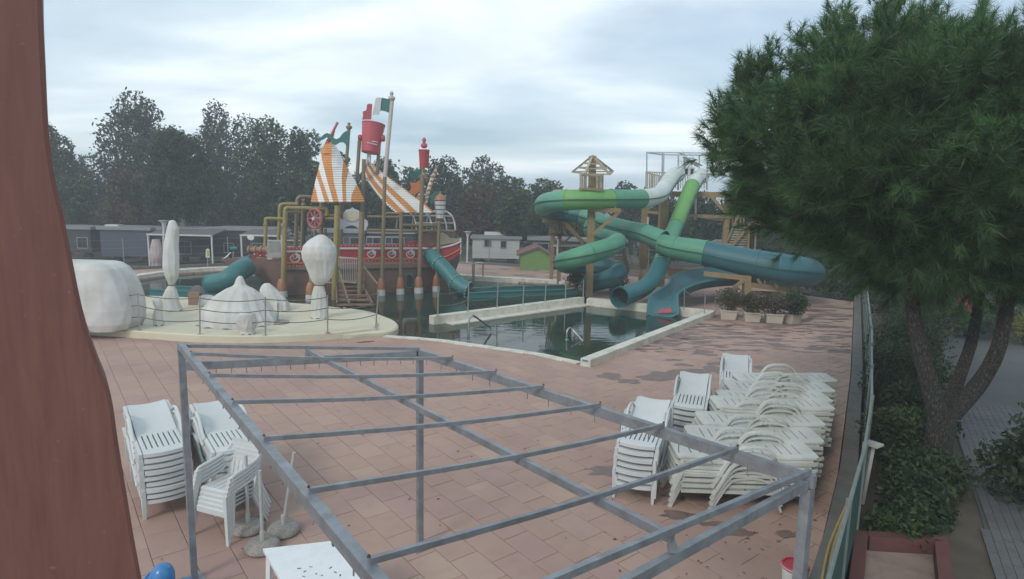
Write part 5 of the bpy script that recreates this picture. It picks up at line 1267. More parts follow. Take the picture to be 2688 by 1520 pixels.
for i in range(nr):
    for j in range(nc): ch_.v.append(tuple(fine[j][i]))
for i in range(nr - 1):
    for j in range(nc - 1): ch_.f.append((i * nc + j, i * nc + j + 1, (i + 1) * nc + j + 1, (i + 1) * nc + j)); ch_.m.append(0)
cho = ch_.build('chute_bed', 'sl_deep', wc_); sm_ = cho.modifiers.new('thickness', 'SOLIDIFY'); sm_.thickness = .05; sm_.offset = 0
for j in (0, nc - 1): MB().tube(fine[j], .055, 8).build('rolled_rim', 'sl_teal', wc_)
MB().tube([fine[j][0] for j in range(nc)], .05, 8).build('mouth_lip', 'sl_teal', wc_)
mat('mark_red', (.33, .04, .06), .5, .1, 6)
mk = lambda x, y: lerp(lerp(fine[4][0], fine[4][4], y), lerp(fine[8][0], fine[8][4], y), x) + Vector((0, -.10, .04))
MB().add([mk(-.2, .25), mk(.9, .2), mk(.75, .55), mk(.35, .45), mk(.1, .6)], [(0, 1, 2, 3, 4)]).build('red_mark', 'mark_red', cho, smooth=False)
# ------------------------------------------------------------------ timber tower (column with pyramid roof frame)
def B3(par, name, a, b_, w, m_='timber', h=None): return MB().beam(P3(a), P3(b_), w, h or w, up=(0, 1, 0) if abs(a[0] - b_[0]) > abs(a[1] - b_[1]) else (0, 0, 1)).build(name, m_, par, smooth=False)
tw = thing('timber_tower', G(1545, 777), 'timber column tower with an open pyramid roof frame above the spiral slide', 'tower')
MB().beam(G(1546, 779) , P3((570, 145, G(1546, 779).y)), .30, .30).build('column', 'timber', tw, smooth=False)
Yc = G(1546, 779).y
# roof frame
ap = (570, 140); ev = [(415, 266, Yc + 1.3), (512, 282, Yc - 1.2), (700, 284, Yc - .8), (725, 262, Yc + 1.3)]
for e_ in ev: B3(tw, 'rafter', (570, 142, Yc), e_, .09, 'timber_pale')
for t_ in (.45, .72, 1.0):
    for a, b_ in zip(ev, ev[1:] + ev[:1]):
        pa = lerp(P3((570, 142, Yc)), P3(a), t_); pb_ = lerp(P3((570, 142, Yc)), P3(b_), t_); MB().beam(pa, pb_, .06, .06).build('purlin', 'timber_pale', tw, smooth=False)
for x in (478, 492, 508, 520, 592, 606, 620, 634, 648):
    B3(tw, 'slat', (x, 292, Yc + (-.7 if x % 4 else .7)), (x - 3, 412, Yc + (-.7 if x % 4 else .7)), .07, 'timber_pale')
B3(tw, 'rail', (470, 292, Yc - .7), (655, 292, Yc - .7), .08, 'timber_pale'); B3(tw, 'rail', (468, 395, Yc - .7), (652, 400, Yc - .7), .1, 'timber')
B3(tw, 'beam', (540, 552, Yc - .3), (785, 562, Yc - .3), .2); B3(tw, 'brace', (572, 742, Yc - .3), (772, 575, Yc - .3), .13)
for x in (600, 672, 745): B3(tw, 'hanger', (x, 530, Yc - .3), (x, 610, Yc - .3), .05, 'grey_pole')
MB().beam(P3((285, 405, Yc + 2)), P3((480, 412, Yc + .5)), .08, .08).build('arm', 'timber_pale', tw, smooth=False)
# side frame of the column
b1 = G(1447, 738); b2_ = G(1466, 745)
for b_, top_ in ((b1, (262, 700)), (b2_, (322, 640))):
    MB().beam(b_, P3((top_[0], top_[1], b_.y)), .2, .2).build('post', 'timber', tw, smooth=False)
Yp = b2_.y
for k in range(6):
    x = 234 + k * 16; B3(tw, 'board', (x + 8, 618, Yp - .2), (x + 8, 738, Yp - .2), .26, h=.06)
B3(tw, 'beam', (184, 637, Yp - .3), (560, 640, Yp - .3), .2); B3(tw, 'beam', (235, 742, Yp), (335, 744, Yp), .2)
B3(tw, 'brace', (355, 652, Yp - .3), (512, 822, Yp - 1.6), .15); B3(tw, 'brace', (262, 745, Yp), (300, 815, Yp), .08); B3(tw, 'brace', (322, 745, Yp), (285, 815, Yp), .08)
B3(tw, 'beam', (268, 830, Yp), (490, 830, Yp - .5), .1, 'timber_pale'); B3(tw, 'brace', (345, 810, Yp), (400, 762, Yp), .09)
for x in (370, 400, 430, 460, 490, 515): B3(tw, 'slat', (x, 650, Yp + .5), (x, 742, Yp + .5), .09)
MB().tube(spline([P3((300, 1000, Yp - .3)), P3((302, 850, Yp - .3)), P3((306, 800, Yp - .3)), P3((302, 780, Yp - .3))], 4), .05, 8).build('water_pipe', 'ship_white', tw)
# ------------------------------------------------------------------ high start platform
hp = thing('start_platform', G(1760, 752), 'high timber start platform with bare metal canopy frame for the slides', 'tower')
Yh = 34.5
def post3(x, y, Y, w=.2, m_='timber', name='post'):
    t_ = P3((x, y, Y)); return MB().beam(Vector((t_.x, t_.y, -.1)), t_, w, w).build(name, m_, hp, smooth=False)
post3(968, 430, Yh - .3); post3(1120, 430, Yh - 2.5, .42); post3(1608, 415, Yh - 1.5, .26); post3(1608, 415, Yh + 2, .2); post3(985, 430, Yh + 2.5)
fl = [P3((968, 412, Yh)), P3((1570, 412, Yh - 1.5)), P3((1570, 412, Yh - 1.5)) + Vector((0, 4, 0)), P3((968, 412, Yh)) + Vector((0, 3.5, 0))]
zf_ = fl[0].z
for k in range(18):
    a0, a1 = k / 18, (k + .95) / 18; v_ = [lerp(fl[0], fl[1], a0), lerp(fl[0], fl[1], a1), lerp(fl[3], fl[2], a1), lerp(fl[3], fl[2], a0)]
    MB().hexa([Vector((p.x, p.y, zf_ - .08)) for p in v_] + [Vector((p.x, p.y, zf_)) for p in v_]).build('floor_board', 'timber', hp, smooth=False)
MB().beam(Vector((fl[0].x, fl[0].y - .06, zf_ - .16)), Vector((fl[1].x, fl[1].y - .06, zf_ - .16)), .1, .26).build('fascia', 'timber', hp, smooth=False)
B3(hp, 'brace', (1452, 425, Yh - 1.3), (1598, 592, Yh - 1.6), .16); B3(hp, 'beam', (1300, 598, Yh - 1.6), (1640, 612, Yh - 1.6), .16); B3(hp, 'beam', (990, 572, Yh - 1.2), (1110, 582, Yh - 1.6), .15); B3(hp, 'brace', (985, 555, Yh - .4), (1030, 518, Yh - .4), .1)
B3(hp, 'beam', (1340, 605, Yh + 2), (1600, 640, Yh + 2), .12)
for x, y0, y1, Y in ((985, 116, 405, Yh), (1104, 122, 300, Yh + 2), (1114, 122, 300, Yh - .3), (1226, 140, 405, Yh - .6), (1272, 150, 262, Yh + 2.6), (1386, 142, 300, Yh + 2.6), (1448, 122, 405, Yh - 1)): B3(hp, 'canopy_pole', (x, y0, Y), (x - 3, y1, Y), .07, 'grey_pole')
for a, b_ in (((983, 116, Yh), (1450, 122, Yh - 1)), ((985, 120, Yh), (1112, 134, Yh + 2.6)), ((1112, 134, Yh + 2.6), (1448, 140, Yh + 2.6)), ((1226, 118, Yh - .6), (1272, 138, Yh + 2.6)), ((1385, 140, Yh + 2.6), (1450, 122, Yh - 1))): B3(hp, 'canopy_rail', a, b_, .06, 'grey_pole')
MB().plate([P3((1255, 158, Yh + 1)), P3((1272, 148, Yh + 1)), P3((1398, 208, Yh + 1)), P3((1415, 220, Yh + 1)), P3((1378, 216, Yh + 1)), P3((1372, 232, Yh + 1))], (0, 1, .3), .08).build('folded_awning', 'galv', hp, smooth=False)
for a, b_ in (((975, 268, Yh), (1100, 300, Yh - .2)), ((975, 266, Yh + 2.5), (1450, 284, Yh + 2.5)), ((1395, 282, Yh - 1), (1560, 290, Yh - 1.4))): B3(hp, 'rail', a, b_, .06, 'timber_pale')
for i in range(9): B3(hp, 'baluster', (978 + i * 14, 270 + i * 3.5, Yh), (975 + i * 14, 402, Yh), .045, 'timber_pale')
for i in range(26): B3(hp, 'baluster', (990 + i * 18, 270 + i * .6, Yh + 2.5), (990 + i * 18, 392, Yh + 2.5), .045, 'timber_pale')
bn = MB(); cB = P3((1278, 285, Yh - .4)); MB().box(cB + Vector((0, 0, .15)), (.95, .4, .45)).build('lifeguard_seat', 'ship_white', hp)
for sx in (-.3, 0, .3): MB().box(cB + Vector((sx, -.21, .15)), (.16, .03, .3)).build('seat_slot', 'hollow_shade_band', hp)
MB().tube([P3((1358, 455, Yh - 1)), P3((1356, 585, Yh - 1))], .06, 8).build('drain_pipe', 'grey_pole', hp); MB().tube([P3((995, 610, Yh - .6)), P3((985, 790, Yh - .6))], .07, 8).build('drain_pipe', 'grey_pole', hp)
# stair to the platform
Ysr = 33.0
for k in range(9):
    f = k / 8; a = P3((lerp(1700, 1632, f), lerp(688, 835, f), Ysr)); MB().box(a + Vector((.25, .0, 0)), (1.1, .35, .06)).build('tread', 'timber_pale', hp)
B3(hp, 'stringer', (1690, 580, Ysr - .2), (1600, 790, Ysr - .2), .1); B3(hp, 'stringer', (1748, 690, Ysr - .3), (1632, 835, Ysr - .3), .14)
for k, x in enumerate((1765, 1778, 1791, 1804)): B3(hp, 'slat', (x + 8, 655 - k * 4, Ysr - .5), (x - 4, 858, Ysr - .5), .17)
for x in (1640, 1665, 1700, 1725, 1815, 1830, 1840): B3(hp, 'baluster', (x, 600 + (x - 1640) * .2, Ysr + .6), (x, 700, Ysr + .6), .07)
for x in range(1480, 1600, 14): B3(hp, 'baluster', (x, 790 if x > 1500 else 800, Ysr), (x, 840, Ysr), .05, 'timber_pale')
B3(hp, 'rail', (1478, 800, Ysr), (1510, 786, Ysr), .05, 'timber_pale'); B3(hp, 'rail', (1510, 786, Ysr), (1600, 790, Ysr), .05, 'timber_pale')
# lower stair seen under the spiral
lst = thing('timber_stair', G(1620, 745), 'short open timber stair with a pale handrail behind the spiral slide', 'stair')
for k in range(6):
    a = P3((765 + k * 9, 905 + k * 19, 31.5)); MB().box(a, (.95, .3, .06)).build('tread', 'timber_pale', lst)
MB().beam(P3((800, 800, 31.3)), P3((905, 1020, 31.0)), .07, .07).build('handrail', 'timber_pale', lst); MB().beam(P3((806, 870, 31.4)), P3((840, 1040, 31.2)), .09, .2).build('stringer', 'timber', lst)
for x in (940, 958, 975): MB().beam(P3((x, 800, 32)), P3((x - 4, 1010, 32)), .14, .14).build('post', 'timber', lst, smooth=False)
# deck fence with reddish slats behind the chute
df = thing('slat_fence', G(1800, 745), 'low red-brown slat fence behind the wide chute', 'fence')
for k in range(20): MB().beam(P3((1150 + k * 14, 1000, 31)), P3((1150 + k * 14, 1060, 31)), .13, .04).build('slat', 'foot_orange', df, smooth=False)
MB().beam(P3((1140, 1004, 30.95)), P3((1430, 1004, 30.95)), .1, .08).build('rail', 'timber', df)
# support under the curved tube
sp_ = thing('slide_trestle', G(1959, 806), 'stout timber trestle carrying the dark curved tube above the planters', 'trestle')
g = G(1959, 808); MB().beam(g, P3((1748, 1062, g.y)), .28, .28).build('post', 'timber', sp_, smooth=False)
for a, b_, w in (((1420, 1042, g.y + .4), (1742, 1078, g.y), .2), ((1765, 1128, g.y), (2128, 1176, g.y + .6), .2), ((1765, 1190, g.y + .4), (2000, 1195, g.y + 1.2), .16), ((1735, 1085, g.y - .1), (1600, 1195, g.y - .1), .14), ((1950, 1115, g.y + .1), (1985, 1150, g.y + .1), .1), ((1830, 1085, g.y + .1), (1860, 1132, g.y + .1), .1), ((2140, 1110, g.y + .4), (2085, 1165, g.y + .4), .14)): MB().beam(P3(a), P3(b_), w, w, up=(0, 1, 0)).build('beam', 'timber', sp_, smooth=False)
# ================================================================== leaves and trees
def leaf_mat(name, c1, c2, c3, rough=.6, trans=.25):
    m = bpy.data.materials.new(name); m.use_nodes = True; MAT[name] = m
    t = m.node_tree; b = t.nodes['Principled BSDF']; L = t.links.new
    g = t.nodes.new('ShaderNodeNewGeometry'); rp = t.nodes.new('ShaderNodeValToRGB'); L(g.outputs['Random Per Island'], rp.inputs[0])
    rp.color_ramp.elements[0].color = c1 + (1,); rp.color_ramp.elements[1].color = c3 + (1,); e_ = rp.color_ramp.elements.new(.55); e_.color = c2 + (1,)
    n_ = t.nodes.new('ShaderNodeTexNoise'); L(g.outputs['Position'], n_.inputs['Vector']); n_.inputs['Scale'].default_value = 1.1; n_.inputs['Detail'].default_value = 4
    mr = t.nodes.new('ShaderNodeMapRange'); L(n_.outputs[0], mr.inputs[0]); mr.inputs[1].default_value = .3; mr.inputs[2].default_value = .7; mr.inputs[3].default_value = .5; mr.inputs[4].default_value = 1.5
    hs = t.nodes.new('ShaderNodeHueSaturation'); L(rp.outputs[0], hs.inputs['Color']); L(mr.outputs[0], hs.inputs['Value'])
    L(hs.outputs[0], b.inputs['Base Color']); b.inputs['Roughness'].default_value = rough; b.inputs['Specular IOR Level'].default_value = .3
    tr = t.nodes.new('ShaderNodeBsdfTranslucent'); L(hs.outputs[0], tr.inputs[0]); mx_ = t.nodes.new('ShaderNodeMixShader'); mx_.inputs[0].default_value = trans
    L(b.outputs[0], mx_.inputs[1]); L(tr.outputs[0], mx_.inputs[2]); L(mx_.outputs[0], t.nodes['Material Output'].inputs[0])
leaf_mat('leaf_dark', (.022, .042, .019), (.035, .062, .026), (.058, .085, .035))
leaf_mat('leaf_mid', (.03, .055, .02), (.05, .085, .03), (.08, .11, .04))
leaf_mat('leaf_grey', (.03, .043, .026), (.048, .062, .035), (.072, .085, .046))
leaf_mat('leaf_autumn', (.07, .045, .022), (.10, .062, .03), (.09, .085, .04))
leaf_mat('leaf_dry', (.07, .058, .03), (.10, .085, .045), (.15, .12, .07))
leaf_mat('leaf_lime', (.10, .12, .025), (.15, .16, .035), (.2, .2, .05))
leaf_mat('needle', (.038, .09, .034), (.07, .148, .052), (.125, .205, .072), rough=.5, trans=.25)
leaf_mat('needle_dead', (.07, .05, .028), (.09, .065, .035), (.11, .08, .05), rough=.7, trans=.1)
mat('bark', (0.042, 0.036, 0.03), 0.95, 0.45, 7)
_t = MAT['bark'].node_tree; _b = _t.nodes['Principled BSDF']; _co = _t.nodes.new('ShaderNodeTexCoord'); _mp = _t.nodes.new('ShaderNodeMapping'); _mp.inputs['Scale'].default_value = (15, 15, 4.5); _t.links.new(_co.outputs['Object'], _mp.inputs[0])
_v = _t.nodes.new('ShaderNodeTexVoronoi'); _v.feature = 'DISTANCE_TO_EDGE'; _nz = _t.nodes.new('ShaderNodeTexNoise'); _nz.inputs['Scale'].default_value = 1.6; _nz.inputs['Detail'].default_value = 6; _t.links.new(_mp.outputs[0], _nz.inputs['Vector'])
_ad = _t.nodes.new('ShaderNodeMix'); _ad.data_type = 'RGBA'; _ad.inputs[0].default_value = .55; _t.links.new(_mp.outputs[0], _ad.inputs[6]); _t.links.new(_nz.outputs['Color'], _ad.inputs[7]); _t.links.new(_ad.outputs[2], _v.inputs['Vector'])
_r = _t.nodes.new('ShaderNodeValToRGB'); _t.links.new(_v.outputs['Distance'], _r.inputs[0]); _r.color_ramp.elements[0].color = (.012, .010, .009, 1); _r.color_ramp.elements[1].position = .35; _r.color_ramp.elements[1].color = (.105, .09, .075, 1)
_t.links.new(_r.outputs[0], _b.inputs['Base Color']); _bp = _t.nodes.new('ShaderNodeBump'); _bp.inputs['Strength'].default_value = 1.0; _bp.inputs['Distance'].default_value = .05; _t.links.new(_v.outputs['Distance'], _bp.inputs['Height']); _t.links.new(_bp.outputs[0], _b.inputs['Normal'])
mat('bark_pale', (0.22, 0.21, 0.19), 0.85, 0.25, 4, bump=.4, bscale=12)
def leaves(V0, n, size, jit=.5, rng=None):
    """n leaf-sized quads at points V0 (n,3), random facing"""
    rng = rng or np.random.default_rng(1)
    a = rng.normal(size=(n, 3)); a /= np.linalg.norm(a, axis=1)[:, None]; b_ = rng.normal(size=(n, 3)); b_ -= a * (a * b_).sum(1)[:, None]; b_ /= np.linalg.norm(b_, axis=1)[:, None]
    s = size * (1 + jit * rng.uniform(-1, 1, (n, 1))); a = a * s; b_ = b_ * s * .55
    V = np.stack([V0 - a, V0 + b_ * .9, V0 + a, V0 - b_ * .9], 1).reshape(-1, 3); F_ = np.arange(4 * n).reshape(n, 4); return V, F_
def blob_points(blobs, n, rng, shell=.55):
    w = np.array([r[0] * r[1] * r[2] for _, r in blobs]) ** .67; w /= w.sum(); idx = rng.choice(len(blobs), n, p=w)
    d = rng.normal(size=(n, 3)); d /= np.linalg.norm(d, axis=1)[:, None]; rr = shell + (1 - shell) * rng.uniform(0, 1, (n, 1)) ** .6; rr *= rng.uniform(.82, 1.1, (n, 1))
    c = np.array([tuple(b_[0]) for b_ in blobs])[idx]; R = np.array([b_[1] for b_ in blobs])[idx]; return c + d * rr * R
def crown_obj(name, blobs, n, size, m_, parent, seed, shell=.55, kind=None):
    rng = np.random.default_rng(seed); P = blob_points(blobs, n, rng, shell); V, F_ = leaves(P, n, size, .5, rng); w = wloc(parent) if parent is not None else Vector((0, 0, 0))
    me = numpy_mesh(name, V - np.array(tuple(w)), F_, [m_]); o = link_mesh(name, me, parent); return tag(o, kind=kind)
def limb(par, name, pts, rs, m_='bark', n=8): return MB().tube(spline(pts, 4), [r for i in range(len(rs) - 1) for r in np.linspace(rs[i], rs[i + 1], 5)[:-1]] + [rs[-1]], n).build(name, m_, par)
def tree(px, ybase_Y, top_y, bot_y, hw_px, label, m_='leaf_dark', n=5000, size=.2, seed=0, bark='bark', name='broadleaf_tree', group=None, trunk_r=.16, nb=14, spiky=0.0, zg=-.5):
    n = int(n * 1.5); size *= .8; hw_px *= 1.12; Y = ybase_Y; rng = random.Random(seed); g = D(px, 600, Y); g.z = zg; o = thing(name, g, label, 'tree', group)
    zt, zb_ = D(px, top_y, Y).z, D(px, bot_y, Y).z; hw = hw_px / 1600 * Y; H_ = zt - zb_
    blobs = []
    for k in range(nb):
        f = (k + .5) / nb; z = zb_ + H_ * (.12 + .83 * f); wr = hw * math.sqrt(max(.05, 1 - abs((f - .42) / .62) ** 2.2)); a = rng.uniform(0, 6.28); rr = wr * rng.uniform(.2, .75)
        c = Vector((g.x + rr * math.cos(a), Y + rr * .8 * math.sin(a), z)); r = hw * rng.uniform(.3, .5)
        blobs.append((c, (r, r, r * rng.uniform(.7, 1.1) * (1 + spiky * f))))
    blobs.append((Vector((g.x, Y, zb_ + H_ * .45)), (hw * .6, hw * .6, H_ * .38)))
    mid = Vector((g.x + rng.uniform(-.3, .3), Y, zb_ + H_ * .35)); top = Vector((g.x + rng.uniform(-.4, .4), Y, zb_ + H_ * .85))
    limb(o, 'trunk', [g, lerp(g, mid, .5) + Vector((rng.uniform(-.15, .15), 0, 0)), mid, top], [trunk_r * 1.15, trunk_r, trunk_r * .75, trunk_r * .15], bark)
    for k in range(6):
        c = blobs[(k * 2 + 1) % nb][0]; s_ = lerp(g, mid, .75 + .04 * k) if k < 5 else mid; limb(o, 'limb', [s_, lerp(s_, c, .5) + Vector((0, 0, .2)), c], [trunk_r * .45, trunk_r * .28, .03], bark, 6)
    crown_obj('crown', blobs, n, size, m_, o, seed + 11)
    return o
def shrub(name, c, r, h, label, m_='leaf_dark', n=1800, size=.06, seed=0, cat='shrub', group=None, nb=7, zg=0.0):
    rng = random.Random(seed); g = Vector((c.x, c.y, zg)); o = thing(name, g, label, cat, group); bl = []
    for k in range(nb):
        a = rng.uniform(0, 6.28); q = rng.uniform(0, .55) * r; z = zg + h * rng.uniform(.3, .72); rr = r * rng.uniform(.42, .62); bl.append((Vector((c.x + q * math.cos(a), c.y + q * math.sin(a), z)), (rr, rr, h * rng.uniform(.24, .32))))
    bl.append((Vector((c.x, c.y, zg + h * .4)), (r * .8, r * .8, h * .38)))
    crown_obj('foliage', bl, n, size, m_, o, seed + 5, .35)
    for k in range(5): limb(o, 'stem', [g + Vector((rng.uniform(-.1, .1) * r, rng.uniform(-.1, .1) * r, 0)), lerp(g, bl[k][0], .6), bl[k][0]], [.025, .018, .008], 'bark', 5)
    return o
# ================================================================== kerb, green fence
kl = GG(KERB); kd = []
def offset(line, w):
    o = []
    for i, p in enumerate(line):
        d = (line[min(i + 1, len(line) - 1)] - line[max(i - 1, 0)]).normalized(); o.append(p + Vector((d.y, -d.x, 0)) * w)
    return o
kl = [kl[0] + (kl[0] - kl[1]).normalized() * 2.5] + kl; kl.append(kl[-1] + (kl[-1] - kl[-2]).normalized() * 14)
ko = thing('concrete_kerb', kl[2], 'dirty concrete kerb between the deck and the green fence', 'kerb')
cur = []
for a, b_ in zip(kl, kl[1:]):
    L_ = (b_ - a).length; n_ = max(1, round(L_ / 1.0)); cur += [lerp(a, b_, k / n_) for k in range(n_)]
cur.append(kl[-1]); in_ = offset(cur, .02); ou = offset(cur, .27)
for i in range(len(cur) - 1):
    g_ = .004; a, b_, c_, d_ = lerp(in_[i], in_[i + 1], g_), lerp(in_[i], in_[i + 1], 1 - g_), lerp(ou[i], ou[i + 1], 1 - g_), lerp(ou[i], ou[i + 1], g_)
    z = .10 + random.uniform(-.006, .006); MB().hexa([Vector((p.x, p.y, zz_)) for zz_ in (-.5, z) for p in (d_, c_, b_, a)]).build('kerb_stone', 'concrete', ko, smooth=False)
mat('fence_green', (0.022, 0.075, 0.055), 0.6, 0.2, 6, bump=.3, bscale=90); mat('fence_post', (0.20, 0.24, 0.22), 0.5, 0.12, 6, metal=.2)
fo = thing('mesh_fence', kl[2], 'green screened wire fence running along the whole side of the deck', 'fence')
fl_ = offset(kl, .36); seg = []
for a, b_ in zip(fl_, fl_[1:]):
    n_ = max(1, round((b_ - a).length / 2.2)); seg += [lerp(a, b_, k / n_) for k in range(n_)]
seg.append(fl_[-1]); FH = 1.25
# open-weave screen: one panel of wires per bay
for i, p in enumerate(seg):
    MB().tube([Vector((p.x, p.y, -.4)), Vector((p.x, p.y, FH + .12))], .03, 8).build('post', 'fence_post', fo)
    if i < len(seg) - 1:
        q = seg[i + 1]; d = (q - p).normalized(); w_ = MB(); L_ = (q - p).length
        a = p + d * .03; b_ = q - d * .03
        w_.hexa([Vector((v.x, v.y, zz_)) for zz_ in (-.3, FH) for v in (a + Vector((d.y, -d.x, 0)) * .006, b_ + Vector((d.y, -d.x, 0)) * .006, b_ - Vector((d.y, -d.x, 0)) * .006, a - Vector((d.y, -d.x, 0)) * .006)])
        w_.build('screen_panel', 'fence_green', fo, smooth=False)
        MB().tube([Vector((a.x, a.y, FH + .04)), Vector((b_.x, b_.y, FH + .04))], .02, 6).build('top_rail', 'fence_post', fo)
# pale posts beyond the fence
mat('pale_post', (0.45, 0.44, 0.40), 0.6, 0.15, 6)
for (x, y), (xt, yt), cap, lab in (((2262, 1322), (2292, 1166), True, 'pale leaning post with a flat cap behind the fence, near the lounger stacks'), ((2425, 1112), (2448, 985), False, 'pale slanted post beside the pine trunk'), ((2362, 920), (2370, 862), False, 'thin pale stake in the hedge strip before the pine'), ((2327, 815), (2332, 760), False, 'short pale stake further down the hedge strip')):
    g = G(x, y, 0); k = thing('stake', g, lab, 'post', 'pale posts in the hedge strip'); t_ = D(xt, yt, g.y)
    MB().beam(g, t_, .05, .05).build('shaft', 'pale_post', k)
    if cap: MB().box(t_, (.2, .2, .03), .6).build('cap', 'pale_post', k)
mat('hose_yellow', (0.30, 0.21, 0.08), 0.5, 0.15, 8)
ho = thing('bent_batten', G(2150, 1560), 'long yellowish bent batten leaning against the green fence', 'batten')
g = G(2150, 1570); p1 = D(2232, 1305, G(2215, 1420).y)
for off in (0, .07): MB().tube(spline([g + Vector((off, 0, 0)), D(2172, 1450, lerp(g.y, p1.y, .4)) + Vector((off * .8, 0, 0)), D(2200, 1375, lerp(g.y, p1.y, .75)) + Vector((off * .5, 0, 0)), p1], 5), .016, 6).build('strip', 'hose_yellow', ho)
# ================================================================== hedge strip, path, planter
SIDE = Vector((math.sin(FDIR), -math.cos(FDIR), 0)); hs0 = seg[0]
def along(t, w): return G(2200, 1240) + dv * t + SIDE * w
pth = [along(-5.5, 1.75), along(-5.5, 4.2), along(2, 4.6), along(8, 6.5), along(14, 9), along(26, 13), along(26, 3.2), along(14, 2.4), along(6, 1.9)]
mat('paver', (0.085, 0.086, 0.086), 0.85, 0.15, 4, bump=.3, bscale=30, dirt=(.06, .055, .05), dirt_amt=.5, dscale=1.0)
mat('paver_joint', (0.05, 0.048, 0.045), .9, .2, 6)
po_ = MB().prism(pth, -.5, -.02).build('path', 'paver', kind='structure', smooth=False); tag(po_, 'grey block-paved footpath beyond the hedge and pine')
pv = MB(); ca_, sa_ = dv, SIDE
for i in range(-40, 46):
    for j in range(0, 42):
        c = along(0, 0) + dv * (i * .22 + (.11 if j % 2 else 0)) + SIDE * (1.7 + j * .11)
        if c.y < 2.5 or c.y > 13 or not inside(c, pth): continue
        a, b_ = .107, .052; z = -.004 + random.uniform(-.002, .002)
        q4 = [c + dv * sx * a + SIDE * sy * b_ for sx, sy in ((-1, 1), (1, 1), (1, -1), (-1, -1))]
        pv.add([(p.x, p.y, -.02) for p in q4] + [(p.x, p.y, z) for p in q4], [(4, 5, 6, 7), (0, 1, 5, 4), (1, 2, 6, 5), (2, 3, 7, 6), (3, 0, 4, 7)])
mat('paver_blk', (0.11, 0.112, 0.114), 0.85, 0.2, 2.2, bump=.2, bscale=40)
pv.build('paver_field', 'paver_blk', po_, kind='stuff', smooth=False)
bed_ = MB().prism([along(-9, .3), along(48, .3), along(48, 34), along(-9, 34)][::-1], -.56, -.035).build('planting_bed', 'soil', kind='structure', smooth=False); tag(bed_, 'dark bare planting soil beyond the green fence')
# hedge strip: individual bushes
rng = random.Random(5)
hb = [(-1.9, .8, .5, .8), (-1.3, 1.0, .7, .9), (-.3, 1.15, .85, 1.2), (.8, .95, .85, 1.3), (1.9, 1.2, .95, 1.5), (3.1, 1.0, .95, 1.4), (4.4, 1.3, 1.1, 1.7), (5.9, 1.1, 1.1, 1.6), (7.6, 1.4, 1.3, 1.9), (9.6, 1.3, 1.4, 2.0), (12, 1.6, 1.6, 2.2), (15, 1.7, 1.9, 2.4), (18.5, 1.9, 2.1, 2.5)]
nth = ['first', 'second', 'third', 'fourth', 'fifth', 'sixth', 'seventh', 'eighth', 'ninth', 'tenth', 'eleventh', 'twelfth', 'thirteenth', 'fourteenth']
for i, (t_, w_, r, h) in enumerate(hb):
    r *= .9; w_ = .35 + .62 * w_ if t_ < 8 else w_
    shrub('hedge_bush', along(t_, w_), r, h, f'dark green bush, {nth[i]} along the hedge strip counted from the red planter', 'leaf_dark' if i % 3 else 'leaf_mid', int(4200 + 900 * r), .036 + .006 * r, 40 + i, 'bush', 'bushes of the hedge strip', zg=-.1)
# red-edged planter bed
mat('planter_red', (0.125, 0.045, 0.042), 0.7, 0.15, 6, dirt=(.1, .06, .05), dirt_amt=.5); mat('pink_concrete', (0.27, 0.20, 0.165), .9, .15, 4, dirt=(.1, .08, .06), dirt_amt=.6, dscale=3)
k0, k1, k2 = G(2262, 1400, .22), G(2470, 1412, .22), G(2485, 1530, .22); dk_ = (k1 - k0).normalized(); dn_ = (k2 - k1).normalized(); k3 = k0 + dn_ * 1.6; k2 = k1 + dn_ * 1.6
pb_ = thing('planter_bed', (k0 + k2) / 2 - Vector((0, 0, .22)), 'low red-painted edging around a bare pinkish bed beside the fence', 'planter')
cen = (k0 + k1 + k2 + k3) / 4
for a, b_ in ((k0, k1), (k1, k2), (k3, k0)):
    d = (b_ - a).normalized(); MB().beam(Vector((a.x, a.y, -.1)) + d * .07, Vector((b_.x, b_.y, -.1)) - d * .07 + d * .14, .14, .64).build('edging', 'planter_red', pb_, smooth=False)
MB().hexa([Vector((p.x, p.y, zz_)) for zz_ in (-.45, .03) for p in (lerp(k3, cen, .05), lerp(k2, cen, .05), lerp(k1, cen, .05), lerp(k0, cen, .05))]).build('bed_slab', 'pink_concrete', pb_, smooth=False)
shrub('round_bush', G(2730, 1330), .95, 1.75, 'big dark rounded bush at the outer edge of the grey path', 'leaf_dark', 5200, .05, 71, 'bush', zg=-.1)
shrub('clipped_bush', G(2690, 905), .7, 1.0, 'yellow-green clipped bush beyond the grey path', 'leaf_lime', 1500, .06, 72, 'bush')
shrub('clipped_bush', G(2540, 885), 1.0, 1.1, 'low dark clipped bush behind the pine trunk, under the red play board', 'leaf_dark', 2200, .06, 73, 'bush'); shrub('clipped_bush', G(2610, 880), .9, 1.4, 'taller dark bush beside the yellow-green bush', 'leaf_mid', 2000, .06, 74, 'bush')
# red play board
mat('bright_red', (.36, .03, .04), .45, .08, 5)
rb0 = G(2540, 850); rb = thing('play_board', rb0, 'bright red play board on legs seen between the pine limbs', 'play board')
MB().plate([D(x, y, rb0.y) for x, y in ((2516, 832), (2514, 785), (2535, 775), (2562, 778), (2566, 800), (2548, 806), (2548, 832))], (0, 1, 0), .12).build('board', 'bright_red', rb, smooth=False)
for x in (2522, 2540): MB().beam(D(x, 836, rb0.y), Vector((D(x, 836, rb0.y).x, rb0.y, -.3)), .1, .1).build('leg', 'bark', rb)
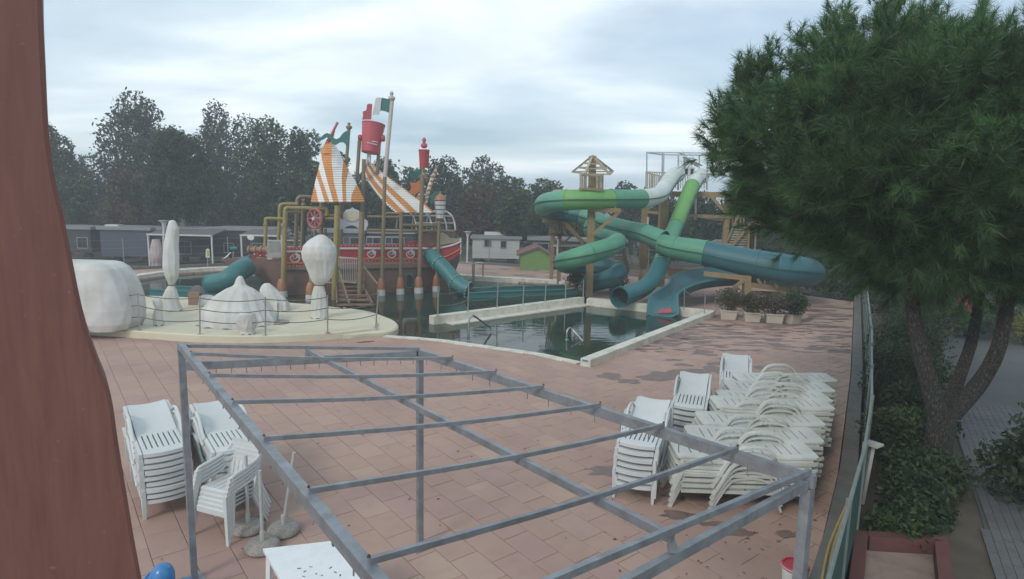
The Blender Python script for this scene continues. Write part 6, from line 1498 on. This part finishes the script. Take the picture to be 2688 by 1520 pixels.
# ================================================================== the big pine
gp = G(2452, 1296, 0); Yt = gp.y
pine = thing('pine_tree', gp, 'large umbrella pine with forked trunk and dense dark needles beside the path', 'tree')
fork = D(2478, 1068, Yt)
limb(pine, 'trunk', [Vector((gp.x, gp.y, -.5)), gp + Vector((.02, 0, .1)), D(2462, 1180, Yt), fork], [.245, .215, .18, .19], 'bark', 18)
LB = [[fork + Vector((-.08, 0, -.1)), D(2432, 980, Yt + .1), D(2408, 880, Yt + .2), D(2380, 720, Yt + .4), D(2330, 520, Yt + .7)], [fork + Vector((.05, .05, -.15)), D(2520, 985, Yt + .3), D(2556, 870, Yt + .5), D(2575, 700, Yt + .8), D(2540, 480, Yt + 1)],
      [fork + Vector((.12, 0, -.12)), D(2575, 1000, Yt - .1), D(2625, 900, Yt - .2), D(2650, 760, Yt - .1), D(2690, 560, Yt + .1)]]
for P_, r0_ in zip(LB, (.145, .105, .13)): limb(pine, 'limb', P_, [r0_, r0_ * .85, r0_ * .75, r0_ * .6, .06], 'bark', 10)
Yc_ = Yt + 1.0; Cc = D(2440, 430, Yc_); mpp = Yc_ / 1600
rngp = np.random.default_rng(21)
SIL = [(0, 700), (.2, 600), (.4, 380), (.76, 258), (1.19, 222), (1.5, 255), (1.87, 305), (2.29, 375), (2.57, 510), (2.76, 572), (3.06, 596), (3.23, 575), (3.5, 490), (3.76, 385), (4.1, 330), (4.71, 320), (5.3, 400), (5.8, 600), (6.284, 700)]   # crown radius in photo px by angle; unseen right part widened to cast shade
def crown_r(a): return poly_at(SIL, a % (2 * math.pi)) * mpp * .85
boughs = []
# boughs spread over an ellipsoid; the depth radius is its real thickness
NB = 330
for k in range(NB):
    u = 1 - 2 * (k + .5) / NB; ph = k * 2.399963
    d = Vector((math.sqrt(1 - u * u) * math.cos(ph), math.sqrt(1 - u * u) * math.sin(ph), u))
    # angle in the x-z plane gives the outline, depth axis 2.7 m
    a = math.atan2(d.z, d.x); rr = crown_r(a if a >= 0 else a + 2 * math.pi); hxz = math.hypot(d.x, d.z)
    s_ = rngp.uniform(.80, .98) if rngp.uniform() < .72 else rngp.uniform(.5, .8)
    p = Cc + Vector((math.cos(a) * rr * hxz, d.y * 2.6, math.sin(a) * rr * hxz)) * s_
    out_ = (p - Cc).normalized(); out_ = (out_ + Vector((0, 0, .55))).normalized()
    boughs.append((p, out_))
def needles(boughs, tufts, per, rng, ln, spread=1.0, w=.0035, blen=.55):
    Vs = []
    for p, out_ in boughs:
        p = np.array(tuple(p)); o_ = np.array(tuple(out_))
        for t_ in range(tufts):
            q = o_ + rng.normal(0, .55, 3); q /= np.linalg.norm(q); q[2] += .25; q /= np.linalg.norm(q)
            c = p + q * rng.uniform(.0, blen) + rng.normal(0, .08, 3); ln_ = ln * rng.uniform(.7, 1.35)
            n_ = per; al = rng.uniform(0, .16, (n_, 1))
            dr = q[None] * rng.uniform(.35, 1.0, (n_, 1)) + rng.normal(0, .42 * spread, (n_, 3)); dr /= np.linalg.norm(dr, axis=1)[:, None]
            L_ = ln_ * rng.uniform(.65, 1.2, (n_, 1)); st__ = c[None] + q[None] * al
            sd = np.cross(dr, rng.normal(size=(n_, 3))); sd /= np.linalg.norm(sd, axis=1)[:, None]
            Vs.append(np.stack([st__ - sd * w, st__ + sd * w, st__ + dr * L_ - np.array([0, 0, .02])], 1).reshape(-1, 3))
    V = np.concatenate(Vs); return V, np.arange(len(V)).reshape(-1, 3)
def needle_part(name, boughs, tufts, per, seed, ln, m_, **k):
    V, F_ = needles(boughs, tufts, per, np.random.default_rng(seed), ln, **k); me = numpy_mesh(name, V - np.array(tuple(gp)), F_, [m_]); return link_mesh(name, me, pine)
needle_part('crown', boughs, 30, 66, 3, .22, 'needle', w=.0042, blen=.6, spread=.8)
inner = [(Cc + (p - Cc) * f, o_) for (p, o_) in boughs[::2] for f in (.72, .45)]
needle_part('inner_needles', inner, 9, 34, 4, .24, 'needle', w=.011, blen=.6)
needle_part('dead_needles', [(Cc + (p - Cc) * .93, o_) for p, o_ in boughs[5::9]], 4, 26, 5, .16, 'needle_dead', w=.005)
# upright candles on the outline
cand = [(2205, 105), (2325, 62), (2440, 95), (2560, 140), (1960, 235), (1905, 330), (2100, 160), (2010, 190), (2640, 190), (1880, 440)]
cb = []
for x, y in cand:
    b0_ = D(x, y, Yc_)
    for k in range(3): cb.append((b0_ + Vector((0, 0, .16 * (k - 1))), Vector((-.15 if x < 2100 else .05, 0, 1)).normalized()))
needle_part('shoot_needles', cb, 9, 46, 6, .15, 'needle', w=.005, blen=.28)
for k, (p, o_) in enumerate(boughs[::6]):
    s_ = lerp(LB[k % 3][3], LB[k % 3][4], .4 + .5 * ((k * 37) % 10) / 10); limb(pine, 'branch', [s_, lerp(s_, p, .55) + Vector((0, 0, -.12)), p], [.05, .035, .012], 'bark', 5)
# ================================================================== planters with shrubs by the curved slide
mat('planter_cream', (0.50, 0.44, 0.36), 0.75, 0.1, 4, dirt=(.25, .2, .15), dirt_amt=.5)
for i, (x, y, w, lab) in enumerate(((1915, 840, 42, 'cream trough planter with dry brush beside the trestle post'), (1978, 846, 42, 'second cream trough planter from the basin corner'), (2036, 850, 44, 'cream trough planter with a dark stain on its front'), (2086, 851, 34, 'cream trough planter under the dark green end bush'))):
    g = G(x, y); W2 = w / 1600 * g.y / 2; H2 = .34; o = thing('planter', g, lab, 'planter', 'trough planters'); rz_ = rad(-12 if i < 3 else 25)
    R3 = Matrix.Rotation(rz_, 3, 'Z'); pv_ = lambda a, b_, z: g + R3 @ Vector((a, b_, 0)) + Vector((0, .2, z))
    MB().hexa([pv_(-W2 * .86, -.17, 0), pv_(W2 * .86, -.17, 0), pv_(W2 * .86, .17, 0), pv_(-W2 * .86, .17, 0), pv_(-W2, -.22, H2), pv_(W2, -.22, H2), pv_(W2, .22, H2), pv_(-W2, .22, H2)]).build('trough', 'planter_cream', o, smooth=False)
    for (a0, b0), (a1, b1) in (((-1, -1), (1, -1)), ((1, -1), (1, 1)), ((1, 1), (-1, 1)), ((-1, 1), (-1, -1))):
        MB().beam(pv_(a0 * W2, b0 * .22, H2), pv_(a1 * W2, b1 * .22, H2), .05, .05).build('rim', 'planter_cream', o, smooth=False)
    shrub('potted_shrub', g + Vector((0, .2, 0)), .68, .95 if i < 3 else 1.05, ['dry brown-green shrub in the planter beside the trestle post', 'sparse dry shrub in the second planter from the basin corner', 'twiggy half-bare shrub in the stained planter', 'dense dark green shrub in the end planter'][i], 'leaf_dry' if i < 3 else 'leaf_dark', 2100 if i < 3 else 3000, .045, 90 + i, 'shrub', 'shrubs in the trough planters', zg=.30)
shrub('oleander', G(1512, 757), .75, 1.1, 'leggy pink-flowering shrub beside the timber column', 'leaf_autumn', 1300, .06, 97)
shrub('oleander', G(1610, 765), .8, .9, 'low green shrub under the spiral slide', 'leaf_mid', 1300, .06, 98)
# ================================================================== guard rail, lamps, sign
gr_ = thing('guard_rail', G(1240, 733), 'low galvanised guard rail at the back pool edge beside the ship stern', 'railing')
gy = G(1240, 733).y
for P in ([(1170, 686), (1241, 692)], [(1246, 692), (1252, 690), (1268, 691)]): MB().tube([D(x, y, gy) for x, y in P], .035, 8).build('rail', 'steel', gr_)
for x, y0, y1 in ((1241, 692, 733), (1245, 692, 733), (1268, 691, 729), (1180, 687, 730)): MB().tube([D(x, y0, gy), D(x - .5, y1 + 3, gy)], .035, 8).build('post', 'steel', gr_)
for x, yb, yt, lab in ((428, 702, 584, 'slim lamp post with a flat lantern head next to the wrapped tall parasol'), (1226, 693, 612, 'slim white lamp post between the ship stern and the white caravan')):
    g = G(x, yb); o = thing('lamp_post', g, lab, 'lamp post', 'deck lamp posts'); t_ = D(x + 2, yt, g.y)
    MB().tube([g, t_], .055, 8).build('pole', 'ship_white', o); MB().lathe([(.06, -.3), (.13, -.02), (.18, .0), (.18, .05), (.05, .08)], t_, 12).build('lantern', 'ship_white', o)
    MB().lathe([(.30, .08), (.28, .12), (.02, .14)], t_, 12).build('cap', 'galv', o)
mat('sign_yellow', (.45, .33, .06), .5, .05, 5)
g = G(545, 703); o = thing('warning_sign', g, 'small yellow and white notice board on a post at the back of the deck', 'sign')
MB().tube([g, D(545, 676, g.y)], .03, 8).build('post', 'steel', o)
MB().plate([D(x, y, g.y) for x, y in ((540, 676), (541, 655), (546, 652), (550, 655), (551, 676))], (0, 1, 0), .04).build('board', 'ship_white', o, smooth=False)
MB().plate([D(x, y, g.y - .03) for x, y in ((543, 672), (543.5, 657), (548.5, 657), (549, 672))], (0, 1, 0), .015).build('panel', 'sign_yellow', o, smooth=False)
mat('pale_pink', (.40, .33, .335), .7, .08, 4)
wrap('closed_parasol', [(628, 401, 418), (640, 398, 421), (660, 394, 426), (676, 393, 428), (690, 398, 424), (700, 398, 424)], 'folded pale pink parasol standing in front of the caravan porch', 702, pleats=6, amp=.06, seed=5, zb=0, cat='parasol')
bpy.data.objects[[o.name for o in bpy.data.objects if o.name.startswith('closed_parasol')][0]].children[0].data.materials[0] = MAT['pale_pink']
# wire fence at the back of the deck
fb = thing('wire_fence', G(600, 697), 'grey wire fence on thin posts behind the pool deck', 'fence')
line = GG([(120, 716), (327, 707), (600, 695), (900, 686), (1208, 688), (1445, 704), (1700, 728), (1900, 739), (2130, 776)])
for i in range(len(line) - 1):
    a, b_ = line[i], line[i + 1]; n_ = max(1, round((b_ - a).length / 2.4))
    for k in range(n_):
        p, q = lerp(a, b_, k / n_), lerp(a, b_, (k + 1) / n_); MB().tube([p - Vector((0, 0, .4)), p + Vector((0, 0, 1.75))], .03, 6).build('post', 'fence_post', fb)
        for z in (.3, .75, 1.2, 1.65): MB().tube([p + Vector((0, 0, z)), q + Vector((0, 0, z))], .007, 4).build('wire', 'fence_post', fb)
kb_ = thing('deck_kerb', line[1], 'pale concrete kerb closing the deck at the wire fence', 'kerb')
for a, b_ in zip(line, line[1:]): MB().beam(a + Vector((0, 0, -.1)), b_ + Vector((0, 0, -.1)), .25, .44).build('kerb_stone', 'concrete', kb_, smooth=False)
# ================================================================== caravans and hut
mat('van_blue', (0.05, 0.062, 0.09), 0.45, 0.08, 2, dirt=(.06, .07, .09), dirt_amt=.5, dscale=.8); mat('van_dark', (0.028, 0.03, 0.034), 0.6, 0.12, 2); mat('van_white', (0.42, 0.43, 0.40), 0.5, 0.08, 2, dirt=(.24, .24, .21), dirt_amt=.5, dscale=1.0); mat('van_roof', (0.22, 0.23, 0.24), 0.5, 0.1, 3); mat('glass_dark', (0.02, 0.024, 0.028), 0.12, 0.1, 3); mat('hut_green', (0.15, 0.26, 0.08), 0.6, 0.08, 3); mat('hut_roof', (0.16, 0.085, 0.075), 0.7, 0.12, 6); mat('awning_grey', (0.12, 0.115, 0.115), .7, .12, 3)
def caravan(x0, x1, yt, yb, Y, label, body='van_blue', dep=2.6, porch=None, windows=(), roof_over=.15, curved=False):
    a, b_ = D(x0, yb, Y), D(x1, yb, Y); zt = D((x0 + x1) / 2, yt, Y).z; z0 = -.5; o = thing('caravan', Vector(((a.x + b_.x) / 2, Y, z0)), label, 'caravan', 'caravans behind the deck')
    W2 = (b_.x - a.x); cx = (a.x + b_.x) / 2
    MB().box((cx, Y + dep / 2, (zt + .35 + z0) / 2 + .1), (W2, dep, zt - .25 - z0 - .35)).build('body', body, o, smooth=False)
    MB().box((cx, Y + dep / 2, zt - .1), (W2 + roof_over * 2, dep + .3, .2)).build('roof', 'van_roof', o)
    for sx in (-.3, .3): MB().tube([(cx + sx * W2, Y + .5, z0 + .25), (cx + sx * W2, Y + .75, z0 + .25)], .28, 14).build('wheel', 'van_dark', o)
    for (u0, u1, v0, v1) in windows:
        p, q = D(u0, v1, Y - .02), D(u1, v0, Y - .02); f = MB().box(((p.x + q.x) / 2, Y - .012, (p.z + q.z) / 2), (abs(q.x - p.x) + .12, .06, abs(q.z - p.z) + .12)).build('window', 'van_roof', o)
        for s_ in (0, 1): MB().box((lerp(p.x, q.x, .25 + .5 * s_), Y - .03, (p.z + q.z) / 2), (abs(q.x - p.x) * .47, .05, abs(q.z - p.z))).build('pane', 'glass_dark', f)
    if porch:
        u0, u1, v = porch; p, q = D(u0, v, Y - 2), D(u1, v, Y - 2)
        pr = MB().hexa([(p.x, Y - 2, p.z - .06), (q.x, Y - 2, p.z - .06), (q.x, Y, p.z + .25), (p.x, Y, p.z + .25), (p.x, Y - 2, p.z), (q.x, Y - 2, p.z), (q.x, Y, p.z + .31), (p.x, Y, p.z + .31)]).build('porch_roof', 'awning_grey', o)
        MB().beam((p.x, Y - 2.02, p.z - .03), (q.x, Y - 2.02, p.z - .03), .06, .1).build('porch_fascia', 'ship_white', pr)
        for f in (0, 1): MB().beam((lerp(p.x + .05, q.x - .05, f), Y - 1.95, z0), (lerp(p.x + .05, q.x - .05, f), Y - 1.95, p.z - .06), .09, .09).build('porch_post', 'ship_white', pr)
    return o
caravan(120, 243, 594, 690, 43, 'dark caravan with a rounded pale roof half hidden by the red column', 'van_dark', windows=((205, 228, 625, 650),))
caravan(268, 398, 596, 690, 41, 'blue-grey sided caravan beside the tall wrapped parasol', 'van_blue', windows=())
caravan(402, 552, 598, 692, 41.5, 'dark caravan with a white-framed porch behind the tall wrapped parasol', 'van_dark', porch=(385, 556, 614), windows=((470, 500, 635, 665),))
caravan(560, 720, 598, 690, 42, 'dark caravan with porch behind the ship bow', 'van_dark', porch=(630, 740, 616), windows=((590, 612, 640, 662), (665, 690, 640, 662)))
caravan(830, 960, 604, 690, 44, 'blue-grey caravan seen through the ship entrance', 'van_blue', windows=((870, 900, 625, 650), (920, 945, 625, 650)))
caravan(965, 1085, 606, 690, 44, 'dark glazed caravan seen through the ship midships', 'van_dark', windows=((980, 1010, 625, 655), (1030, 1060, 625, 655)))
caravan(1240, 1364, 620, 662, 45, 'white caravan with one dark window behind the lamp post', 'van_white', windows=((1315, 1328, 633, 650), (1272, 1288, 630, 646)))
caravan(1388, 1470, 624, 680, 45, 'dark caravan with a pale roof line behind the green hut', 'van_dark', windows=((1400, 1440, 640, 660),))
caravan(1480, 1640, 628, 690, 46, 'dark caravan under the timber tower', 'van_dark', windows=((1500, 1530, 645, 665),))
for i, (x, y, lab) in enumerate(((300, 596, 'small white roof vent box on the blue-grey caravan'), (1300, 615, 'long white roof box on the white caravan'))):
    Yv = 42 if i == 0 else 46; p = D(x, y, Yv); MB().box((p.x, p.y, p.z + .06), (1.6 if i else .9, .6, .24)).build('roof_box', 'ship_white', label=lab, cat='roof box')
# green gabled hut
Yg = 38.5; g0, g1, gpk = D(1366, 668, Yg), D(1452, 690, Yg), D(1412, 651, Yg); ht = thing('green_hut', Vector(((g0.x + g1.x) / 2, Yg, -.4)), 'small lime-green gabled hut with a reddish roof behind the wire fence', 'hut')
MB().plate([Vector((g0.x, Yg, -.4)), Vector((g0.x, Yg, g0.z)), gpk, Vector((g1.x, Yg, g0.z - .15)), Vector((g1.x, Yg, -.4))], (0, 1, 0), .12).build('gable_wall', 'hut_green', ht, smooth=False)
MB().box(((g0.x + g1.x) / 2, Yg + 1.6, (g0.z - .4) / 2 - .2), (g1.x - g0.x - .1, 3, g0.z + .1)).build('wall', 'hut_green', ht, smooth=False)
for e_ in (g0, Vector((g1.x, Yg, g0.z - .15))):
    d = (e_ - gpk); q = e_ + d.normalized() * .25; MB().hexa([gpk + Vector((0, -.2, 0)), q + Vector((0, -.2, 0)), q + Vector((0, 3.2, 0)), gpk + Vector((0, 3.2, 0)), gpk + Vector((0, -.2, .1)), q + Vector((0, -.2, .1)), q + Vector((0, 3.2, .1)), gpk + Vector((0, 3.2, .1))]).build('roof_slope', 'hut_roof', ht, smooth=False)
# ================================================================== background trees
GT = 'trees behind the caravans'
T = tree
T(60, 52, 330, 640, 110, 'dark tree rising directly behind the red column', 'leaf_dark', 5200, .2, 1, group=GT, spiky=.3)
T(165, 50, 335, 640, 62, 'narrow pointed dark tree beside the red column', 'leaf_dark', 4200, .18, 2, group=GT, spiky=.6)
T(245, 62, 415, 650, 75, 'low distant tree in the gap between the tall trees', 'leaf_grey', 3600, .24, 3, group=GT)
T(385, 52, 268, 620, 125, 'tallest dark rounded tree with feathery top', 'leaf_grey', 9500, .19, 4, group=GT, spiky=.3, nb=18)
T(330, 46, 455, 605, 75, 'reddish brown autumn tree above the blue-grey caravan', 'leaf_autumn', 3800, .17, 5, group=GT)
T(180, 47, 470, 640, 80, 'mid green tree in front of the pointed tree', 'leaf_mid', 3800, .18, 6, group=GT)
T(484, 43, 350, 590, 100, 'dark tree with a pale straight trunk behind the tall wrapped parasol', 'leaf_dark', 7500, .17, 7, bark='bark_pale', group=GT, trunk_r=.19)
T(610, 55, 280, 630, 85, 'tall sparse tree with a ragged see-through crown', 'leaf_grey', 5200, .17, 8, group=GT, spiky=.6, nb=16)
T(560, 58, 320, 640, 60, 'slim grey-green tree between the tall ones', 'leaf_grey', 3800, .18, 9, group=GT, spiky=.5)
T(720, 48, 335, 620, 85, 'mid green poplar-like tree behind the ship bow', 'leaf_mid', 6800, .16, 10, group=GT, spiky=.7)
T(800, 50, 340, 620, 60, 'upright green tree behind the striped awning', 'leaf_mid', 5000, .16, 12, group=GT, spiky=.8)
T(880, 54, 400, 640, 70, 'dark green tree behind the tipping bucket', 'leaf_dark', 4200, .19, 13, group=GT)
T(1010, 56, 415, 650, 60, 'rounded dark tree behind the flag mast', 'leaf_dark', 4200, .2, 14, group=GT)
T(950, 52, 470, 650, 70, 'low dark tree between the masts', 'leaf_dark', 3600, .2, 15, group=GT)
T(1085, 60, 435, 650, 50, 'small blue-green tree behind the aft mast', 'leaf_dark', 3000, .2, 16, group=GT)
T(1175, 54, 425, 640, 75, 'bare-topped grey tree behind the caged dome', 'leaf_grey', 4800, .18, 17, group=GT, spiky=.4)
T(1275, 58, 430, 650, 65, 'grey-green tree left of the leaning scrub behind the white caravan', 'leaf_grey', 4200, .19, 18, group=GT, spiky=.3)
T(1350, 60, 470, 650, 60, 'dull tree behind the white caravan roof box', 'leaf_grey', 3600, .2, 19, group=GT)
T(1250, 48, 500, 640, 70, 'brownish tree behind the lamp post', 'leaf_autumn', 3600, .17, 20, group=GT)
T(1345, 46, 505, 640, 60, 'bright green bushy tree over the white caravan', 'leaf_mid', 3800, .15, 21, group=GT)
T(1430, 50, 480, 640, 70, 'broad green tree beside the tube bend', 'leaf_mid', 4600, .17, 22, group=GT)
T(1530, 54, 500, 650, 70, 'dark green tree behind the timber tower', 'leaf_dark', 4200, .19, 23, group=GT)
T(1660, 58, 492, 650, 60, 'tree with one twisted branch above the white tube', 'leaf_grey', 3200, .2, 24, group=GT)
T(1750, 48, 540, 690, 75, 'dark tree below the start platform', 'leaf_dark', 4400, .18, 25, group=GT); T(1860, 46, 520, 690, 75, 'dark tree behind the platform stair', 'leaf_dark', 4400, .18, 26, group=GT)
T(1990, 42, 450, 700, 90, 'dark tree behind the left skirt of the pine', 'leaf_dark', 5000, .17, 27, group=GT); T(2140, 40, 400, 720, 100, 'dark tree filling the gap under the pine crown', 'leaf_dark', 5200, .17, 28, group=GT)
T(2300, 36, 380, 740, 120, 'dark tree behind the pine crown beside the deck end', 'leaf_dark', 6000, .16, 29, group=GT); T(2480, 32, 380, 790, 120, 'dark tree behind the pine limbs', 'leaf_dark', 6000, .15, 30, group=GT); T(2650, 30, 380, 800, 120, 'dark tree behind the yellow-green bush', 'leaf_dark', 6000, .15, 31, group=GT)
# far mass of woodland behind everything
bl = []
rg = random.Random(3)
for k in range(70):
    x = lerp(-62, 62, k / 69); h = rg.uniform(6.0, 8.8) - (1.6 if x > -6 else 0); bl.append((Vector((x, 66 + rg.uniform(-2, 5), h * .45 - .5)), (rg.uniform(2.4, 3.6), 2.0, h * .56)))
o_ = crown_obj('treeline', bl, 38000, .26, 'leaf_dark', None, 77, .5, kind='stuff'); tag(o_, 'distant mass of dull green woodland behind the caravans')
# hedge closing the far end of the deck
hx = GG([(1905, 736), (2000, 748), (2090, 760), (2170, 768), (2250, 778)])
for i, p in enumerate(hx):
    shrub('boundary_bush', p + Vector((.6, 1.4, 0)), 1.7, 2.9 + .3 * (i % 2), f'tall dark boundary bush, {nth[i]} along the far deck end counted from the platform stair', 'leaf_dark', 4200, .10, 120 + i, 'bush', 'boundary bushes at the far deck end', zg=-.4)
# fallen leaves and needles on the paving
rl = np.random.default_rng(9); pts_ = []
while len(pts_) < 900:
    if rl.uniform() < .6: c = along(rl.uniform(-5, 14), -abs(rl.normal(0, 1.3)) - .05)
    else: c = Vector((rl.uniform(-9, 6), rl.uniform(4, 17), 0))
    if inside(c, outer) and not inside(c, pool_w) and not inside(c, PLAT_OUT): pts_.append((c.x, c.y, .006 + rl.uniform(0, .006)))
P = np.array(pts_); nL = len(P); an = rl.uniform(0, 6.28, nL); ln_ = rl.uniform(.012, .034, nL); wd = ln_ * rl.uniform(.25, .6, nL)
ax_ = np.stack([np.cos(an), np.sin(an), rl.uniform(-.12, .12, nL)], 1) * ln_[:, None]; bx_ = np.stack([-np.sin(an), np.cos(an), rl.uniform(-.2, .2, nL)], 1) * wd[:, None]
V = np.stack([P - ax_, P + bx_, P + ax_, P - bx_], 1).reshape(-1, 3); V[:, 2] = np.maximum(V[:, 2], .004)
lo_ = link_mesh('fallen_leaves', numpy_mesh('fallen_leaves', V, np.arange(4 * nL).reshape(nL, 4), ['leaf_autumn'])); tag(lo_, 'scattered dry brown leaves lying on the terracotta deck', kind='stuff')
# ================================================================== damp sea air
m = bpy.data.materials.new('haze'); m.use_nodes = True; MAT['haze'] = m
t = m.node_tree; t.nodes.clear(); o_ = t.nodes.new('ShaderNodeOutputMaterial'); v_ = t.nodes.new('ShaderNodeVolumePrincipled')
v_.inputs['Color'].default_value = (.86, .92, .97, 1); v_.inputs['Density'].default_value = .003; v_.inputs['Anisotropy'].default_value = .2
t.links.new(v_.outputs[0], o_.inputs['Volume'])
hz = MB().box((0, 320, 7.2), (840, 790, 17.6)).build('haze', 'haze', kind='stuff', smooth=False); tag(hz, 'thin pale damp air over the whole park')
hz.visible_shadow = True
